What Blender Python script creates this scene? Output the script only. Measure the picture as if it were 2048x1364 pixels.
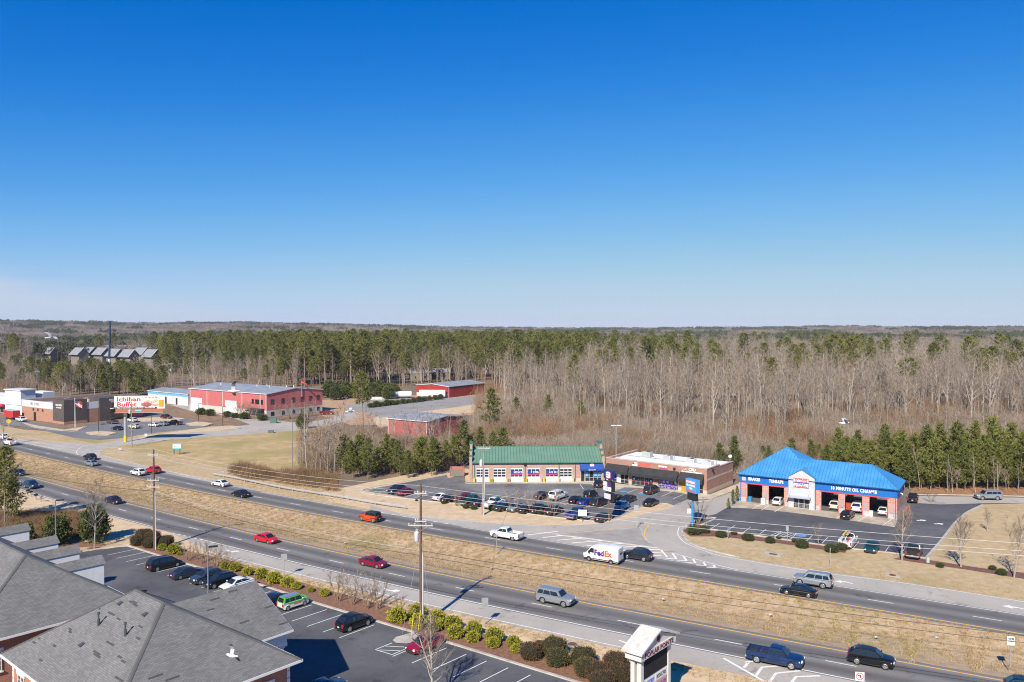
import bpy, bmesh, math, random
import numpy as np
from mathutils import Vector, Matrix, noise, geometry

# ------------------------------------------------------------------ scene, camera, sky, sun, exposure
scene = bpy.context.scene
for _o in list(bpy.data.objects):
 bpy.data.objects.remove(_o)
R = math.radians
random.seed(11)
COL = scene.collection
CAM_H = 36.5
LENS = 28.0
FPX = 2048 * LENS / 36.0
PITCH = math.atan(32.0 / FPX)

cam_data = bpy.data.cameras.new('camera')
cam_data.lens = LENS
cam_data.sensor_width = 36.0
cam_data.clip_start = 0.5
cam_data.clip_end = 30000.0
cam = bpy.data.objects.new('camera', cam_data)
cam.location = (0, 0, CAM_H)
cam.rotation_euler = (math.pi / 2 - PITCH, 0, 0)
COL.objects.link(cam)
scene.camera = cam

SUN_EL = R(38.5)
SHADOW_AZ = R(21.0)            # shadows fall away from the camera, a little to its right
SKY_STRENGTH = 0.1
world = bpy.data.worlds.new('World')
scene.world = world
world.use_nodes = True
wn, wl = world.node_tree.nodes, world.node_tree.links
wn.clear()
w_out = wn.new('ShaderNodeOutputWorld')
w_bg = wn.new('ShaderNodeBackground')
w_bg.inputs['Strength'].default_value = SKY_STRENGTH
sky = wn.new('ShaderNodeTexSky')
sky.sky_type = 'NISHITA'
sky.sun_disc = False
sky.sun_elevation = SUN_EL
sky.sun_rotation = math.pi + SHADOW_AZ
sky.altitude = 250.0
sky.air_density = 0.7
sky.dust_density = 0.0
sky.ozone_density = 4.0
# the clear, deep winter blue of the photograph: tone curve on the whole sky alike
def wscale(src, k):
 n = wn.new('ShaderNodeVectorMath'); n.operation = 'SCALE'; n.inputs['Scale'].default_value = k
 wl.new(src, n.inputs[0]); return n.outputs[0]
crv = wn.new('ShaderNodeRGBCurve')
crv.mapping.use_clip = False
for ch, pts in ((0, ((0, 0), (0.09, 0.0), (0.18, 0.058), (0.28, 0.15), (0.47, 0.288), (0.78, 0.39), (1.3, 0.5))),
    (1, ((0, 0), (0.178, 0.122), (0.32, 0.245), (0.49, 0.36), (0.75, 0.452), (0.98, 0.485), (1.3, 0.55))),
    (2, ((0, 0), (0.2, 0.30), (0.363, 0.465), (0.6, 0.59), (0.8, 0.62), (1.0, 0.59), (1.3, 0.59)))):
 cu_ = crv.mapping.curves[ch]
 cu_.points[0].location = pts[0]; cu_.points[1].location = pts[-1]
 for q in pts[1:-1]: cu_.points.new(*q)
crv.mapping.update()
wl.new(wscale(sky.outputs[0], 0.1), crv.inputs['Color'])
sky_col = wscale(crv.outputs['Color'], 0.92 / SKY_STRENGTH)
# thin cirrus bank low in the sky
tc = wn.new('ShaderNodeTexCoord')
sep = wn.new('ShaderNodeSeparateXYZ')
wl.new(tc.outputs['Generated'], sep.inputs[0])
def wmath(op, a=None, b=None, clamp=False):
 n = wn.new('ShaderNodeMath'); n.operation = op; n.use_clamp = clamp
 for i, q in enumerate((a, b)):
  if q is None: continue
  if isinstance(q, (int, float)): n.inputs[i].default_value = q
  else: wl.new(q, n.inputs[i])
 return n.outputs[0]
az = wmath('ARCTAN2', sep.outputs[0], sep.outputs[1])
wmap = wn.new('ShaderNodeMapping'); wmap.inputs['Scale'].default_value = (5.0, 5.0, 70.0)
wmap.inputs['Rotation'].default_value = (0, R(-6), 0)
wl.new(tc.outputs['Generated'], wmap.inputs[0])
wnoise = wn.new('ShaderNodeTexNoise'); wnoise.inputs['Scale'].default_value = 1.6; wnoise.inputs['Detail'].default_value = 6
wl.new(wmap.outputs[0], wnoise.inputs['Vector'])
nz = wmath('MULTIPLY', wmath('SUBTRACT', wnoise.outputs['Fac'], 0.5), 0.035)
edge = wmath('MINIMUM', wmath('SUBTRACT', -0.036, wmath('MULTIPLY', az, 0.175)), 0.085)
cm = wmath('MULTIPLY', wmath('SUBTRACT', wmath('ADD', edge, nz), sep.outputs[2]), 42.0, True)
cm = wmath('MULTIPLY', cm, 0.62)
mixc = wn.new('ShaderNodeMixRGB')
mixc.inputs['Color2'].default_value = (4.0, 4.5, 5.35, 1)
wl.new(cm, mixc.inputs['Fac'])
wl.new(sky_col, mixc.inputs['Color1'])
wl.new(mixc.outputs[0], w_bg.inputs['Color'])
wl.new(w_bg.outputs[0], w_out.inputs['Surface'])

sun_data = bpy.data.lights.new('sun', 'SUN')
sun_data.energy = 4.6
sun_data.angle = R(0.53)
sun_data.color = (1.0, 0.92, 0.79)
sun = bpy.data.objects.new('sun', sun_data)
_to = Vector((math.sin(SHADOW_AZ) * math.cos(SUN_EL), math.cos(SHADOW_AZ) * math.cos(SUN_EL), -math.sin(SUN_EL)))
sun.rotation_euler = _to.to_track_quat('-Z', 'Y').to_euler()
sun.location = (0, -50, 200)
COL.objects.link(sun)

scene.view_settings.view_transform = 'Standard'
scene.view_settings.look = 'None'
scene.view_settings.exposure = 0.57
scene.view_settings.gamma = 1.0
scene.render.engine = 'CYCLES'
cy = scene.cycles
cy.max_bounces = 6
cy.diffuse_bounces = 2
cy.glossy_bounces = 2
cy.transmission_bounces = 2
cy.transparent_max_bounces = 6
cy.volume_bounces = 0
cy.caustics_reflective = False
cy.caustics_refractive = False
cy.sample_clamp_indirect = 4.0
cy.use_denoising = True
cy.pixel_filter_type = 'BLACKMAN_HARRIS'
cy.filter_width = 1.1
try:
 cy.denoiser = 'OPENIMAGEDENOISE'
 cy.denoising_prefilter = 'NONE'
except Exception:
 pass

# ------------------------------------------------------------------ measuring helpers (photo pixel -> place on the ground)
_cp, _sp = math.cos(PITCH), math.sin(PITCH)
def ray(px, py):
 cx, cyy = px - 1024.0, 682.0 - py
 return Vector((cx, cyy * _sp + FPX * _cp, cyy * _cp - FPX * _sp))
def G(px, py, z=0.0):
 d = ray(px, py)
 t = (z - CAM_H) / d.z
 return Vector((d.x * t, d.y * t, z))
def at(px, py, Y):
 d = ray(px, py)
 t = Y / d.y
 return Vector((d.x * t, Y, CAM_H + d.z * t))
NV = Vector((-0.645, -0.764, 0)).normalized()    # office lot: away from the road
UV = Vector((-0.764, 0.645, 0)).normalized()     # office lot: along the road, leftwards

# ------------------------------------------------------------------ materials
MATS = {}
def mat(name, c, c2=None, rough=0.8, scale=1.0, metal=0.0, coat=0.0, bump=0.0, bscale=None, stretch=None, detail=5.0,
  lo=0.35, hi=0.65, spec=0.5, c3=None, scale3=0.05, lo3=0.45, hi3=0.6):
 if name in MATS: return MATS[name]
 m = bpy.data.materials.new(name); m.use_nodes = True
 nt = m.node_tree; b = nt.nodes['Principled BSDF']
 b.inputs['Roughness'].default_value = rough
 b.inputs['Metallic'].default_value = metal
 b.inputs['Coat Weight'].default_value = coat
 b.inputs['Coat Roughness'].default_value = 0.06
 b.inputs['Specular IOR Level'].default_value = spec
 b.inputs['Base Color'].default_value = (*c, 1)
 if c2 is not None or bump:
  t = nt.nodes.new('ShaderNodeTexCoord')
  mp = nt.nodes.new('ShaderNodeMapping')
  if stretch: mp.inputs['Scale'].default_value = stretch
  nt.links.new(t.outputs['Object'], mp.inputs[0])
  n = nt.nodes.new('ShaderNodeTexNoise')
  n.inputs['Scale'].default_value = scale; n.inputs['Detail'].default_value = detail
  n.inputs['Roughness'].default_value = 0.62
  nt.links.new(mp.outputs[0], n.inputs['Vector'])
  if c2 is not None:
   r = nt.nodes.new('ShaderNodeValToRGB')
   r.color_ramp.elements[0].position = lo; r.color_ramp.elements[1].position = hi
   r.color_ramp.elements[0].color = (*c, 1); r.color_ramp.elements[1].color = (*c2, 1)
   nt.links.new(n.outputs['Fac'], r.inputs[0])
   col = r.outputs[0]
   if c3 is not None:
    n3 = nt.nodes.new('ShaderNodeTexNoise')
    n3.inputs['Scale'].default_value = scale3; n3.inputs['Detail'].default_value = 6
    nt.links.new(t.outputs['Object'], n3.inputs['Vector'])
    r3 = nt.nodes.new('ShaderNodeMapRange')
    r3.inputs['From Min'].default_value = lo3; r3.inputs['From Max'].default_value = hi3
    nt.links.new(n3.outputs['Fac'], r3.inputs['Value'])
    mx = nt.nodes.new('ShaderNodeMixRGB')
    nt.links.new(r3.outputs[0], mx.inputs['Fac'])
    nt.links.new(col, mx.inputs['Color1']); mx.inputs['Color2'].default_value = (*c3, 1)
    col = mx.outputs[0]
   nt.links.new(col, b.inputs['Base Color'])
  if bump:
   nb = n
   if bscale:
    nb = nt.nodes.new('ShaderNodeTexNoise')
    nb.inputs['Scale'].default_value = bscale; nb.inputs['Detail'].default_value = 4
    nt.links.new(mp.outputs[0], nb.inputs['Vector'])
   bp = nt.nodes.new('ShaderNodeBump'); bp.inputs['Strength'].default_value = bump
   bp.inputs['Distance'].default_value = 0.1
   nt.links.new(nb.outputs['Fac'], bp.inputs['Height'])
   nt.links.new(bp.outputs[0], b.inputs['Normal'])
 MATS[name] = m
 return m

def brick_mat(name, c1, c2, mortar, bw=0.4, bh=0.14, msize=0.012):
 if name in MATS: return MATS[name]
 m = bpy.data.materials.new(name); m.use_nodes = True
 nt = m.node_tree; b = nt.nodes['Principled BSDF']; b.inputs['Roughness'].default_value = 0.88
 t = nt.nodes.new('ShaderNodeTexCoord'); s = nt.nodes.new('ShaderNodeSeparateXYZ'); c = nt.nodes.new('ShaderNodeCombineXYZ')
 nt.links.new(t.outputs['Object'], s.inputs[0])
 a = nt.nodes.new('ShaderNodeMath'); a.operation = 'ADD'
 nt.links.new(s.outputs[0], a.inputs[0]); nt.links.new(s.outputs[1], a.inputs[1])
 nt.links.new(a.outputs[0], c.inputs[0]); nt.links.new(s.outputs[2], c.inputs[1])
 br = nt.nodes.new('ShaderNodeTexBrick')
 br.inputs['Scale'].default_value = 1.0
 br.inputs['Brick Width'].default_value = bw; br.inputs['Row Height'].default_value = bh
 br.inputs['Mortar Size'].default_value = msize
 br.inputs['Color1'].default_value = (*c1, 1); br.inputs['Color2'].default_value = (*c2, 1); br.inputs['Mortar'].default_value = (*mortar, 1)
 nt.links.new(c.outputs[0], br.inputs['Vector'])
 n = nt.nodes.new('ShaderNodeTexNoise'); n.inputs['Scale'].default_value = 0.7; n.inputs['Detail'].default_value = 5
 nt.links.new(t.outputs['Object'], n.inputs['Vector'])
 hsv = nt.nodes.new('ShaderNodeHueSaturation')
 mr = nt.nodes.new('ShaderNodeMapRange'); mr.inputs['To Min'].default_value = 0.75; mr.inputs['To Max'].default_value = 1.25
 nt.links.new(n.outputs['Fac'], mr.inputs['Value']); nt.links.new(mr.outputs[0], hsv.inputs['Value'])
 nt.links.new(br.outputs['Color'], hsv.inputs['Color']); nt.links.new(hsv.outputs[0], b.inputs['Base Color'])
 MATS[name] = m
 return m

def rib_mat(name, c, pitch=0.3, axis=0, rough=0.5, metal=0.0, depth=0.6, c2=None):
 """ribbed sheet metal: fine relief across one axis"""
 if name in MATS: return MATS[name]
 m = bpy.data.materials.new(name); m.use_nodes = True
 nt = m.node_tree; b = nt.nodes['Principled BSDF']
 b.inputs['Roughness'].default_value = rough; b.inputs['Metallic'].default_value = metal
 t = nt.nodes.new('ShaderNodeTexCoord'); s = nt.nodes.new('ShaderNodeSeparateXYZ')
 nt.links.new(t.outputs['Object'], s.inputs[0])
 src = s.outputs[axis] if axis < 3 else None
 if axis == 3:
  a = nt.nodes.new('ShaderNodeMath'); a.operation = 'ADD'
  nt.links.new(s.outputs[0], a.inputs[0]); nt.links.new(s.outputs[1], a.inputs[1]); src = a.outputs[0]
 w = nt.nodes.new('ShaderNodeMath'); w.operation = 'PINGPONG'; w.inputs[1].default_value = pitch / 2
 nt.links.new(src, w.inputs[0])
 bp = nt.nodes.new('ShaderNodeBump'); bp.inputs['Strength'].default_value = depth; bp.inputs['Distance'].default_value = 0.15
 nt.links.new(w.outputs[0], bp.inputs['Height']); nt.links.new(bp.outputs[0], b.inputs['Normal'])
 n = nt.nodes.new('ShaderNodeTexNoise'); n.inputs['Scale'].default_value = 0.35; n.inputs['Detail'].default_value = 7
 nt.links.new(t.outputs['Object'], n.inputs['Vector'])
 r = nt.nodes.new('ShaderNodeValToRGB')
 c2 = c2 or tuple(min(1, q * 0.8) for q in c)
 r.color_ramp.elements[0].position = 0.35; r.color_ramp.elements[1].position = 0.65
 r.color_ramp.elements[0].color = (*c2, 1); r.color_ramp.elements[1].color = (*c, 1)
 nt.links.new(n.outputs['Fac'], r.inputs[0]); nt.links.new(r.outputs[0], b.inputs['Base Color'])
 MATS[name] = m
 return m

def road_mat(name, c, c2, track=0.0, period=3.65, crack=0.0):
 """asphalt: coordinates come from UV (u metres along, v metres across); wheel tracks follow the lanes"""
 if name in MATS: return MATS[name]
 m = bpy.data.materials.new(name); m.use_nodes = True
 nt = m.node_tree; b = nt.nodes['Principled BSDF']; b.inputs['Roughness'].default_value = 0.85
 b.inputs['Specular IOR Level'].default_value = 0.3
 t = nt.nodes.new('ShaderNodeTexCoord')
 mp = nt.nodes.new('ShaderNodeMapping'); mp.inputs['Scale'].default_value = (0.035, 0.55, 1) if track else (0.09, 0.09, 0.09)
 nt.links.new(t.outputs['UV' if track else 'Object'], mp.inputs[0])
 n = nt.nodes.new('ShaderNodeTexNoise'); n.inputs['Scale'].default_value = 1.0; n.inputs['Detail'].default_value = 8; n.inputs['Roughness'].default_value = 0.65
 nt.links.new(mp.outputs[0], n.inputs['Vector'])
 r = nt.nodes.new('ShaderNodeValToRGB')
 r.color_ramp.elements[0].position = 0.32; r.color_ramp.elements[1].position = 0.68
 r.color_ramp.elements[0].color = (*c, 1); r.color_ramp.elements[1].color = (*c2, 1)
 nt.links.new(n.outputs['Fac'], r.inputs[0]); col = r.outputs[0]
 if track:
  s = nt.nodes.new('ShaderNodeSeparateXYZ'); nt.links.new(t.outputs['UV'], s.inputs[0])
  w = nt.nodes.new('ShaderNodeMath'); w.operation = 'PINGPONG'; w.inputs[1].default_value = period / 2
  nt.links.new(s.outputs[1], w.inputs[0])
  d = nt.nodes.new('ShaderNodeMapRange'); d.interpolation_type = 'SMOOTHSTEP'
  d.inputs['From Min'].default_value = 0.15; d.inputs['From Max'].default_value = period * 0.42
  d.inputs['To Min'].default_value = 1.0 + track * 0.45; d.inputs['To Max'].default_value = 1.0 - track
  nt.links.new(w.outputs[0], d.inputs['Value'])
  hsv = nt.nodes.new('ShaderNodeHueSaturation'); nt.links.new(col, hsv.inputs['Color']); nt.links.new(d.outputs[0], hsv.inputs['Value'])
  col = hsv.outputs[0]
 f = nt.nodes.new('ShaderNodeTexNoise'); f.inputs['Scale'].default_value = 6.0; f.inputs['Detail'].default_value = 3
 nt.links.new(t.outputs['Object'], f.inputs['Vector'])
 fr = nt.nodes.new('ShaderNodeMapRange'); fr.inputs['To Min'].default_value = 0.82; fr.inputs['To Max'].default_value = 1.18
 nt.links.new(f.outputs['Fac'], fr.inputs['Value'])
 h2 = nt.nodes.new('ShaderNodeHueSaturation'); nt.links.new(col, h2.inputs['Color']); nt.links.new(fr.outputs[0], h2.inputs['Value'])
 col = h2.outputs[0]
 st = nt.nodes.new('ShaderNodeTexNoise'); st.inputs['Scale'].default_value = 0.42; st.inputs['Detail'].default_value = 5; st.inputs['Distortion'].default_value = 0.6
 nt.links.new(t.outputs['Object'], st.inputs['Vector'])
 sr = nt.nodes.new('ShaderNodeMapRange'); sr.inputs['From Min'].default_value = 0.60; sr.inputs['From Max'].default_value = 0.72
 sr.inputs['To Min'].default_value = 1.0; sr.inputs['To Max'].default_value = 0.66
 nt.links.new(st.outputs['Fac'], sr.inputs['Value'])
 h3 = nt.nodes.new('ShaderNodeHueSaturation'); nt.links.new(col, h3.inputs['Color']); nt.links.new(sr.outputs[0], h3.inputs['Value'])
 col = h3.outputs[0]
 if crack:
  v = nt.nodes.new('ShaderNodeTexVoronoi'); v.feature = 'DISTANCE_TO_EDGE'; v.inputs['Scale'].default_value = 0.11
  wv = nt.nodes.new('ShaderNodeTexNoise'); wv.inputs['Scale'].default_value = 0.5; wv.inputs['Detail'].default_value = 4
  nt.links.new(t.outputs['Object'], wv.inputs['Vector'])
  av = nt.nodes.new('ShaderNodeMixRGB'); av.blend_type = 'LINEAR_LIGHT'; av.inputs['Fac'].default_value = 0.9
  nt.links.new(t.outputs['Object'], av.inputs['Color1']); nt.links.new(wv.outputs['Color'], av.inputs['Color2'])
  nt.links.new(av.outputs[0], v.inputs['Vector'])
  cr = nt.nodes.new('ShaderNodeMapRange'); cr.inputs['From Min'].default_value = 0.0015; cr.inputs['From Max'].default_value = 0.005
  cr.inputs['To Min'].default_value = crack; cr.inputs['To Max'].default_value = 0.0
  nt.links.new(v.outputs['Distance'], cr.inputs['Value'])
  mx = nt.nodes.new('ShaderNodeMixRGB'); nt.links.new(cr.outputs[0], mx.inputs['Fac']); nt.links.new(col, mx.inputs['Color1'])
  mx.inputs['Color2'].default_value = (c[0] * 0.55, c[1] * 0.55, c[2] * 0.55, 1); col = mx.outputs[0]
 nt.links.new(col, b.inputs['Base Color'])
 MATS[name] = m
 return m

def shingle_mat(name, dark, light):
 if name in MATS: return MATS[name]
 m = bpy.data.materials.new(name); m.use_nodes = True
 nt = m.node_tree; b = nt.nodes['Principled BSDF']; b.inputs['Roughness'].default_value = 0.92
 t = nt.nodes.new('ShaderNodeTexCoord')
 br = nt.nodes.new('ShaderNodeTexBrick'); br.inputs['Scale'].default_value = 1.0
 br.inputs['Brick Width'].default_value = 0.42; br.inputs['Row Height'].default_value = 0.15; br.inputs['Mortar Size'].default_value = 0.012
 br.inputs['Bias'].default_value = -0.1
 br.inputs['Color1'].default_value = (*dark, 1); br.inputs['Color2'].default_value = (*light, 1)
 br.inputs['Mortar'].default_value = (dark[0] * 0.7, dark[1] * 0.7, dark[2] * 0.7, 1)
 nt.links.new(t.outputs['UV'], br.inputs['Vector'])
 n = nt.nodes.new('ShaderNodeTexNoise'); n.inputs['Scale'].default_value = 0.5; n.inputs['Detail'].default_value = 8
 nt.links.new(t.outputs['Object'], n.inputs['Vector'])
 mr = nt.nodes.new('ShaderNodeMapRange'); mr.inputs['To Min'].default_value = 0.72; mr.inputs['To Max'].default_value = 1.28
 nt.links.new(n.outputs['Fac'], mr.inputs['Value'])
 hsv = nt.nodes.new('ShaderNodeHueSaturation'); nt.links.new(mr.outputs[0], hsv.inputs['Value']); nt.links.new(br.outputs['Color'], hsv.inputs['Color'])
 nt.links.new(hsv.outputs[0], b.inputs['Base Color'])
 bp = nt.nodes.new('ShaderNodeBump'); bp.inputs['Strength'].default_value = 0.35; bp.inputs['Distance'].default_value = 0.03
 nt.links.new(br.outputs['Fac'], bp.inputs['Height']); bp.invert = True
 nt.links.new(bp.outputs[0], b.inputs['Normal'])
 MATS[name] = m
 return m

def glass_mat(name, c=(0.012, 0.016, 0.02), rough=0.06):
 return mat(name, c, rough=rough, spec=0.8)
def paint(name, c, metal=0.0, rough=0.28):
 return mat('paint_' + name, c, rough=rough, metal=metal, coat=0.4)

# ------------------------------------------------------------------ mesh builder
class MB:
 def __init__(s): s.v = []; s.f = []; s.m = []; s.uv = None
 def quad(s, a, b, c, d, mi=0):
  i = len(s.v); s.v += [tuple(a), tuple(b), tuple(c), tuple(d)]; s.f.append((i, i + 1, i + 2, i + 3)); s.m.append(mi); return s
 def tri(s, a, b, c, mi=0):
  i = len(s.v); s.v += [tuple(a), tuple(b), tuple(c)]; s.f.append((i, i + 1, i + 2)); s.m.append(mi); return s
 def poly(s, pts, mi=0):
  i = len(s.v); s.v += [tuple(p) for p in pts]; s.f.append(tuple(range(i, i + len(pts)))); s.m.append(mi); return s
 def box(s, x0, x1, y0, y1, z0, z1, mi=0, M=None):
  i = len(s.v)
  p = [(x0, y0, z0), (x1, y0, z0), (x1, y1, z0), (x0, y1, z0), (x0, y0, z1), (x1, y0, z1), (x1, y1, z1), (x0, y1, z1)]
  if M is not None: p = [tuple(M @ Vector(q)) for q in p]
  s.v += p
  for q in ((3, 2, 1, 0), (4, 5, 6, 7), (0, 1, 5, 4), (1, 2, 6, 5), (2, 3, 7, 6), (3, 0, 4, 7)):
   s.f.append(tuple(i + k for k in q)); s.m.append(mi)
  return s
 def prism(s, pts, vec, mi=0):
  """closed polygon pts swept by vec"""
  n = len(pts); i = len(s.v); vec = Vector(vec)
  s.v += [tuple(p) for p in pts] + [tuple(Vector(p) + vec) for p in pts]
  s.f.append(tuple(range(i, i + n))[::-1]); s.m.append(mi)
  s.f.append(tuple(range(i + n, i + 2 * n))); s.m.append(mi)
  for k in range(n):
   k2 = (k + 1) % n
   s.f.append((i + k, i + k2, i + n + k2, i + n + k)); s.m.append(mi)
  return s
 def tube(s, pts, rad, n=6, mi=0, cap=True):
  pts = [Vector(p) for p in pts]
  rings = []
  for k, p in enumerate(pts):
   a = pts[max(0, k - 1)]; b = pts[min(len(pts) - 1, k + 1)]
   d = (b - a)
   if d.length < 1e-9: d = Vector((0, 0, 1))
   d.normalize()
   e = d.orthogonal() if abs(d.z) > 0.999 else d.cross(Vector((0, 0, 1)))
   e.normalize(); g = d.cross(e)
   r = rad[k] if isinstance(rad, (list, tuple)) else rad
   ring = []
   for j in range(n):
    t = 2 * math.pi * j / n
    ring.append(len(s.v)); s.v.append(tuple(p + (e * math.cos(t) + g * math.sin(t)) * r))
   rings.append(ring)
  for k in range(len(rings) - 1):
   A, B = rings[k], rings[k + 1]
   for j in range(n):
    j2 = (j + 1) % n
    s.f.append((A[j], A[j2], B[j2], B[j])); s.m.append(mi)
  if cap and n > 2:
   s.f.append(tuple(rings[0][::-1])); s.m.append(mi)
   s.f.append(tuple(rings[-1])); s.m.append(mi)
  return s
 def ball(s, c, rx, ry, rz, nu=12, nv=8, mi=0, fn=None):
  c = Vector(c); base = len(s.v)
  for i in range(nv + 1):
   ph = math.pi * i / nv
   for j in range(nu):
    th = 2 * math.pi * j / nu
    d = Vector((math.sin(ph) * math.cos(th), math.sin(ph) * math.sin(th), math.cos(ph)))
    k = fn(d) if fn else 1.0
    s.v.append((c.x + d.x * rx * k, c.y + d.y * ry * k, c.z + d.z * rz * k))
  for i in range(nv):
   for j in range(nu):
    j2 = (j + 1) % nu
    s.f.append((base + i * nu + j, base + (i + 1) * nu + j, base + (i + 1) * nu + j2, base + i * nu + j2)); s.m.append(mi)
  return s
 def mesh(s, name, mats, smooth=None):
  me = bpy.data.meshes.new(name)
  me.from_pydata(s.v, [], s.f)
  for m in (mats if isinstance(mats, (list, tuple)) else [mats]): me.materials.append(m)
  if any(s.m): me.polygons.foreach_set('material_index', s.m)
  if smooth is not None:
   me.polygons.foreach_set('use_smooth', [True] * len(s.f))
   me.set_sharp_from_angle(angle=R(smooth))
  me.update()
  return me
 def build(s, name, mats, parent=None, smooth=None, link=True):
  o = bpy.data.objects.new(name, s.mesh(name, mats, smooth))
  if link: COL.objects.link(o)
  if parent is not None: o.parent = parent
  return o

def link(o, parent=None):
 COL.objects.link(o)
 if parent is not None: o.parent = parent
 return o
def tag(o, label, cat, group=None):
 o['label'] = label; o['category'] = cat
 if group: o['group'] = group
 return o
def thing(name, label, cat, loc=(0, 0, 0), rz=0.0, group=None):
 o = bpy.data.objects.new(name, None); o.empty_display_size = 0.5
 COL.objects.link(o); o.location = loc; o.rotation_euler = (0, 0, rz)
 return tag(o, label, cat, group)
def struct(o):
 o['kind'] = 'structure'; return o
def stuff(o, label, cat):
 o['kind'] = 'stuff'; return tag(o, label, cat)
KIDS = {}
def copy_tree(o, parent=None):
 c = o.copy(); COL.objects.link(c)
 if parent is not None: c.parent = parent
 for ch in KIDS.get(o.name) or KIDS.setdefault(o.name, list(o.children)):
  copy_tree(ch, c)
 return c
def box_part(name, m, parent, *b):
 return MB().box(*b).build(name, m, parent)

def tess(pts):
 return geometry.tessellate_polygon([[Vector((p[0], p[1], 0)) for p in pts]])
def sheet(name, pts, z, m, parent=None):
 """flat polygon laid on the ground"""
 me = bpy.data.meshes.new(name)
 me.from_pydata([(p[0], p[1], z) for p in pts], [], [tuple(t) for t in tess(pts)])
 me.materials.append(m); me.update()
 o = bpy.data.objects.new(name, me); COL.objects.link(o)
 uvl = me.uv_layers.new(name='UVMap')
 for lp in me.loops:
  co = me.vertices[lp.vertex_index].co; uvl.data[lp.index].uv = (co.x, co.y)
 if parent is not None: o.parent = parent
 return o
def gp(*px): return [G(x, y) for x, y in px]
def smooth_line(pts, step=1.5):
 """Catmull-Rom through points"""
 P = [Vector(p) for p in pts]; out = []
 for i in range(len(P) - 1):
  p0 = P[max(0, i - 1)]; p1 = P[i]; p2 = P[i + 1]; p3 = P[min(len(P) - 1, i + 2)]
  n = max(1, int((p2 - p1).length / step))
  for k in range(n):
   t = k / n
   out.append(0.5 * ((2 * p1) + (p2 - p0) * t + (2 * p0 - 5 * p1 + 4 * p2 - p3) * t * t + (3 * p1 - p0 - 3 * p2 + p3) * t ** 3))
 out.append(P[-1]); return out
def normals2(pts):
 N = []
 for k in range(len(pts)):
  d = pts[min(len(pts) - 1, k + 1)] - pts[max(0, k - 1)]
  d.z = 0; d.normalize(); N.append(Vector((-d.y, d.x, 0)))
 return N
def ribbon(name, pts, o0, o1, z, m, parent=None):
 """strip between two offsets (metres, to the left of travel) along pts"""
 pts = [Vector(p) for p in pts]; N = normals2(pts)
 f0 = o0 if callable(o0) else (lambda k: o0); f1 = o1 if callable(o1) else (lambda k: o1)
 v, f, uv = [], [], []; s = 0
 for k, p in enumerate(pts):
  if k: s += (pts[k] - pts[k - 1]).length
  a, b = f0(k), f1(k)
  for q in (a, b):
   w = p + N[k] * q; v.append((w.x, w.y, z)); uv.append((s, q))
 for k in range(len(pts) - 1):
  f.append((2 * k, 2 * k + 2, 2 * k + 3, 2 * k + 1))
 me = bpy.data.meshes.new(name); me.from_pydata(v, [], f); me.materials.append(m); me.update()
 ul = me.uv_layers.new(name='UVMap')
 for lp in me.loops: ul.data[lp.index].uv = uv[lp.vertex_index]
 o = bpy.data.objects.new(name, me); COL.objects.link(o)
 if parent is not None: o.parent = parent
 return o
def kerb(name, pts, m, parent, w=0.32, h=0.14, step=1.2):
 pts = smooth_line(pts, step); N = normals2(pts); b = MB()
 for k, p in enumerate(pts):
  n = N[k] * (w / 2)
  for q, z in ((p + n, -0.02), (p + n * 0.85, h), (p - n * 0.85, h), (p - n, -0.02)): b.v.append((q.x, q.y, z))
 for k in range(len(pts) - 1):
  for j in range(3):
   b.f.append((4 * k + j, 4 * k + j + 1, 4 * k + 4 + j + 1, 4 * k + 4 + j)); b.m.append(0)
 b.poly([b.v[3], b.v[2], b.v[1], b.v[0]]); L = 4 * (len(pts) - 1); b.poly([b.v[L], b.v[L + 1], b.v[L + 2], b.v[L + 3]])
 return b.build(name, m, parent)

# ------------------------------------------------------------------ lettering, made once
TEXTS = {}
def letters(body, size=1.0, bold=0.0, depth=0.02, shear=0.0, space=1.0):
 """mesh of the words, standing in the xz plane, facing -y, centred on x, baseline z = 0"""
 key = (body, size, bold, depth, shear, space)
 if key in TEXTS: return TEXTS[key]
 cu = bpy.data.curves.new('lettering', 'FONT'); cu.body = body; cu.size = size; cu.offset = bold
 cu.extrude = depth; cu.align_x = 'CENTER'; cu.shear = shear; cu.space_character = space
 cu.resolution_u = 2
 o = bpy.data.objects.new('lettering_curve', cu); COL.objects.link(o)
 dg = bpy.context.evaluated_depsgraph_get()
 me = bpy.data.meshes.new_from_object(o.evaluated_get(dg))
 bpy.data.objects.remove(o); bpy.data.curves.remove(cu)
 me.transform(Matrix(((1, 0, 0, 0), (0, 0, -1, 0), (0, 1, 0, 0), (0, 0, 0, 1))))
 me.name = 'lettering'; me.materials.clear(); me.materials.append(None)
 TEXTS[key] = me
 return me
def put_text(name, body, size, m, parent, loc, rot=(0, 0, 0), width=None, **kw):
 me = letters(body, size, **kw).copy(); me.materials[0] = m
 o = bpy.data.objects.new(name, me); COL.objects.link(o); o.parent = parent
 o.location = loc; o.rotation_euler = rot
 if width:
  xs = [v.co.x for v in me.vertices]; k = width / max(1e-6, max(xs) - min(xs)); o.scale = (k, 1, 1)
 return o
for _a in (('FedEx', 1.0, 0.035, 0.006), ('POPLAR POINTE', 0.6, 0.006, 0.015), ('BRAKES', 0.85, 0.03, 0.03)):
 letters(_a[0], _a[1], bold=_a[2], depth=_a[3])

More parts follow.
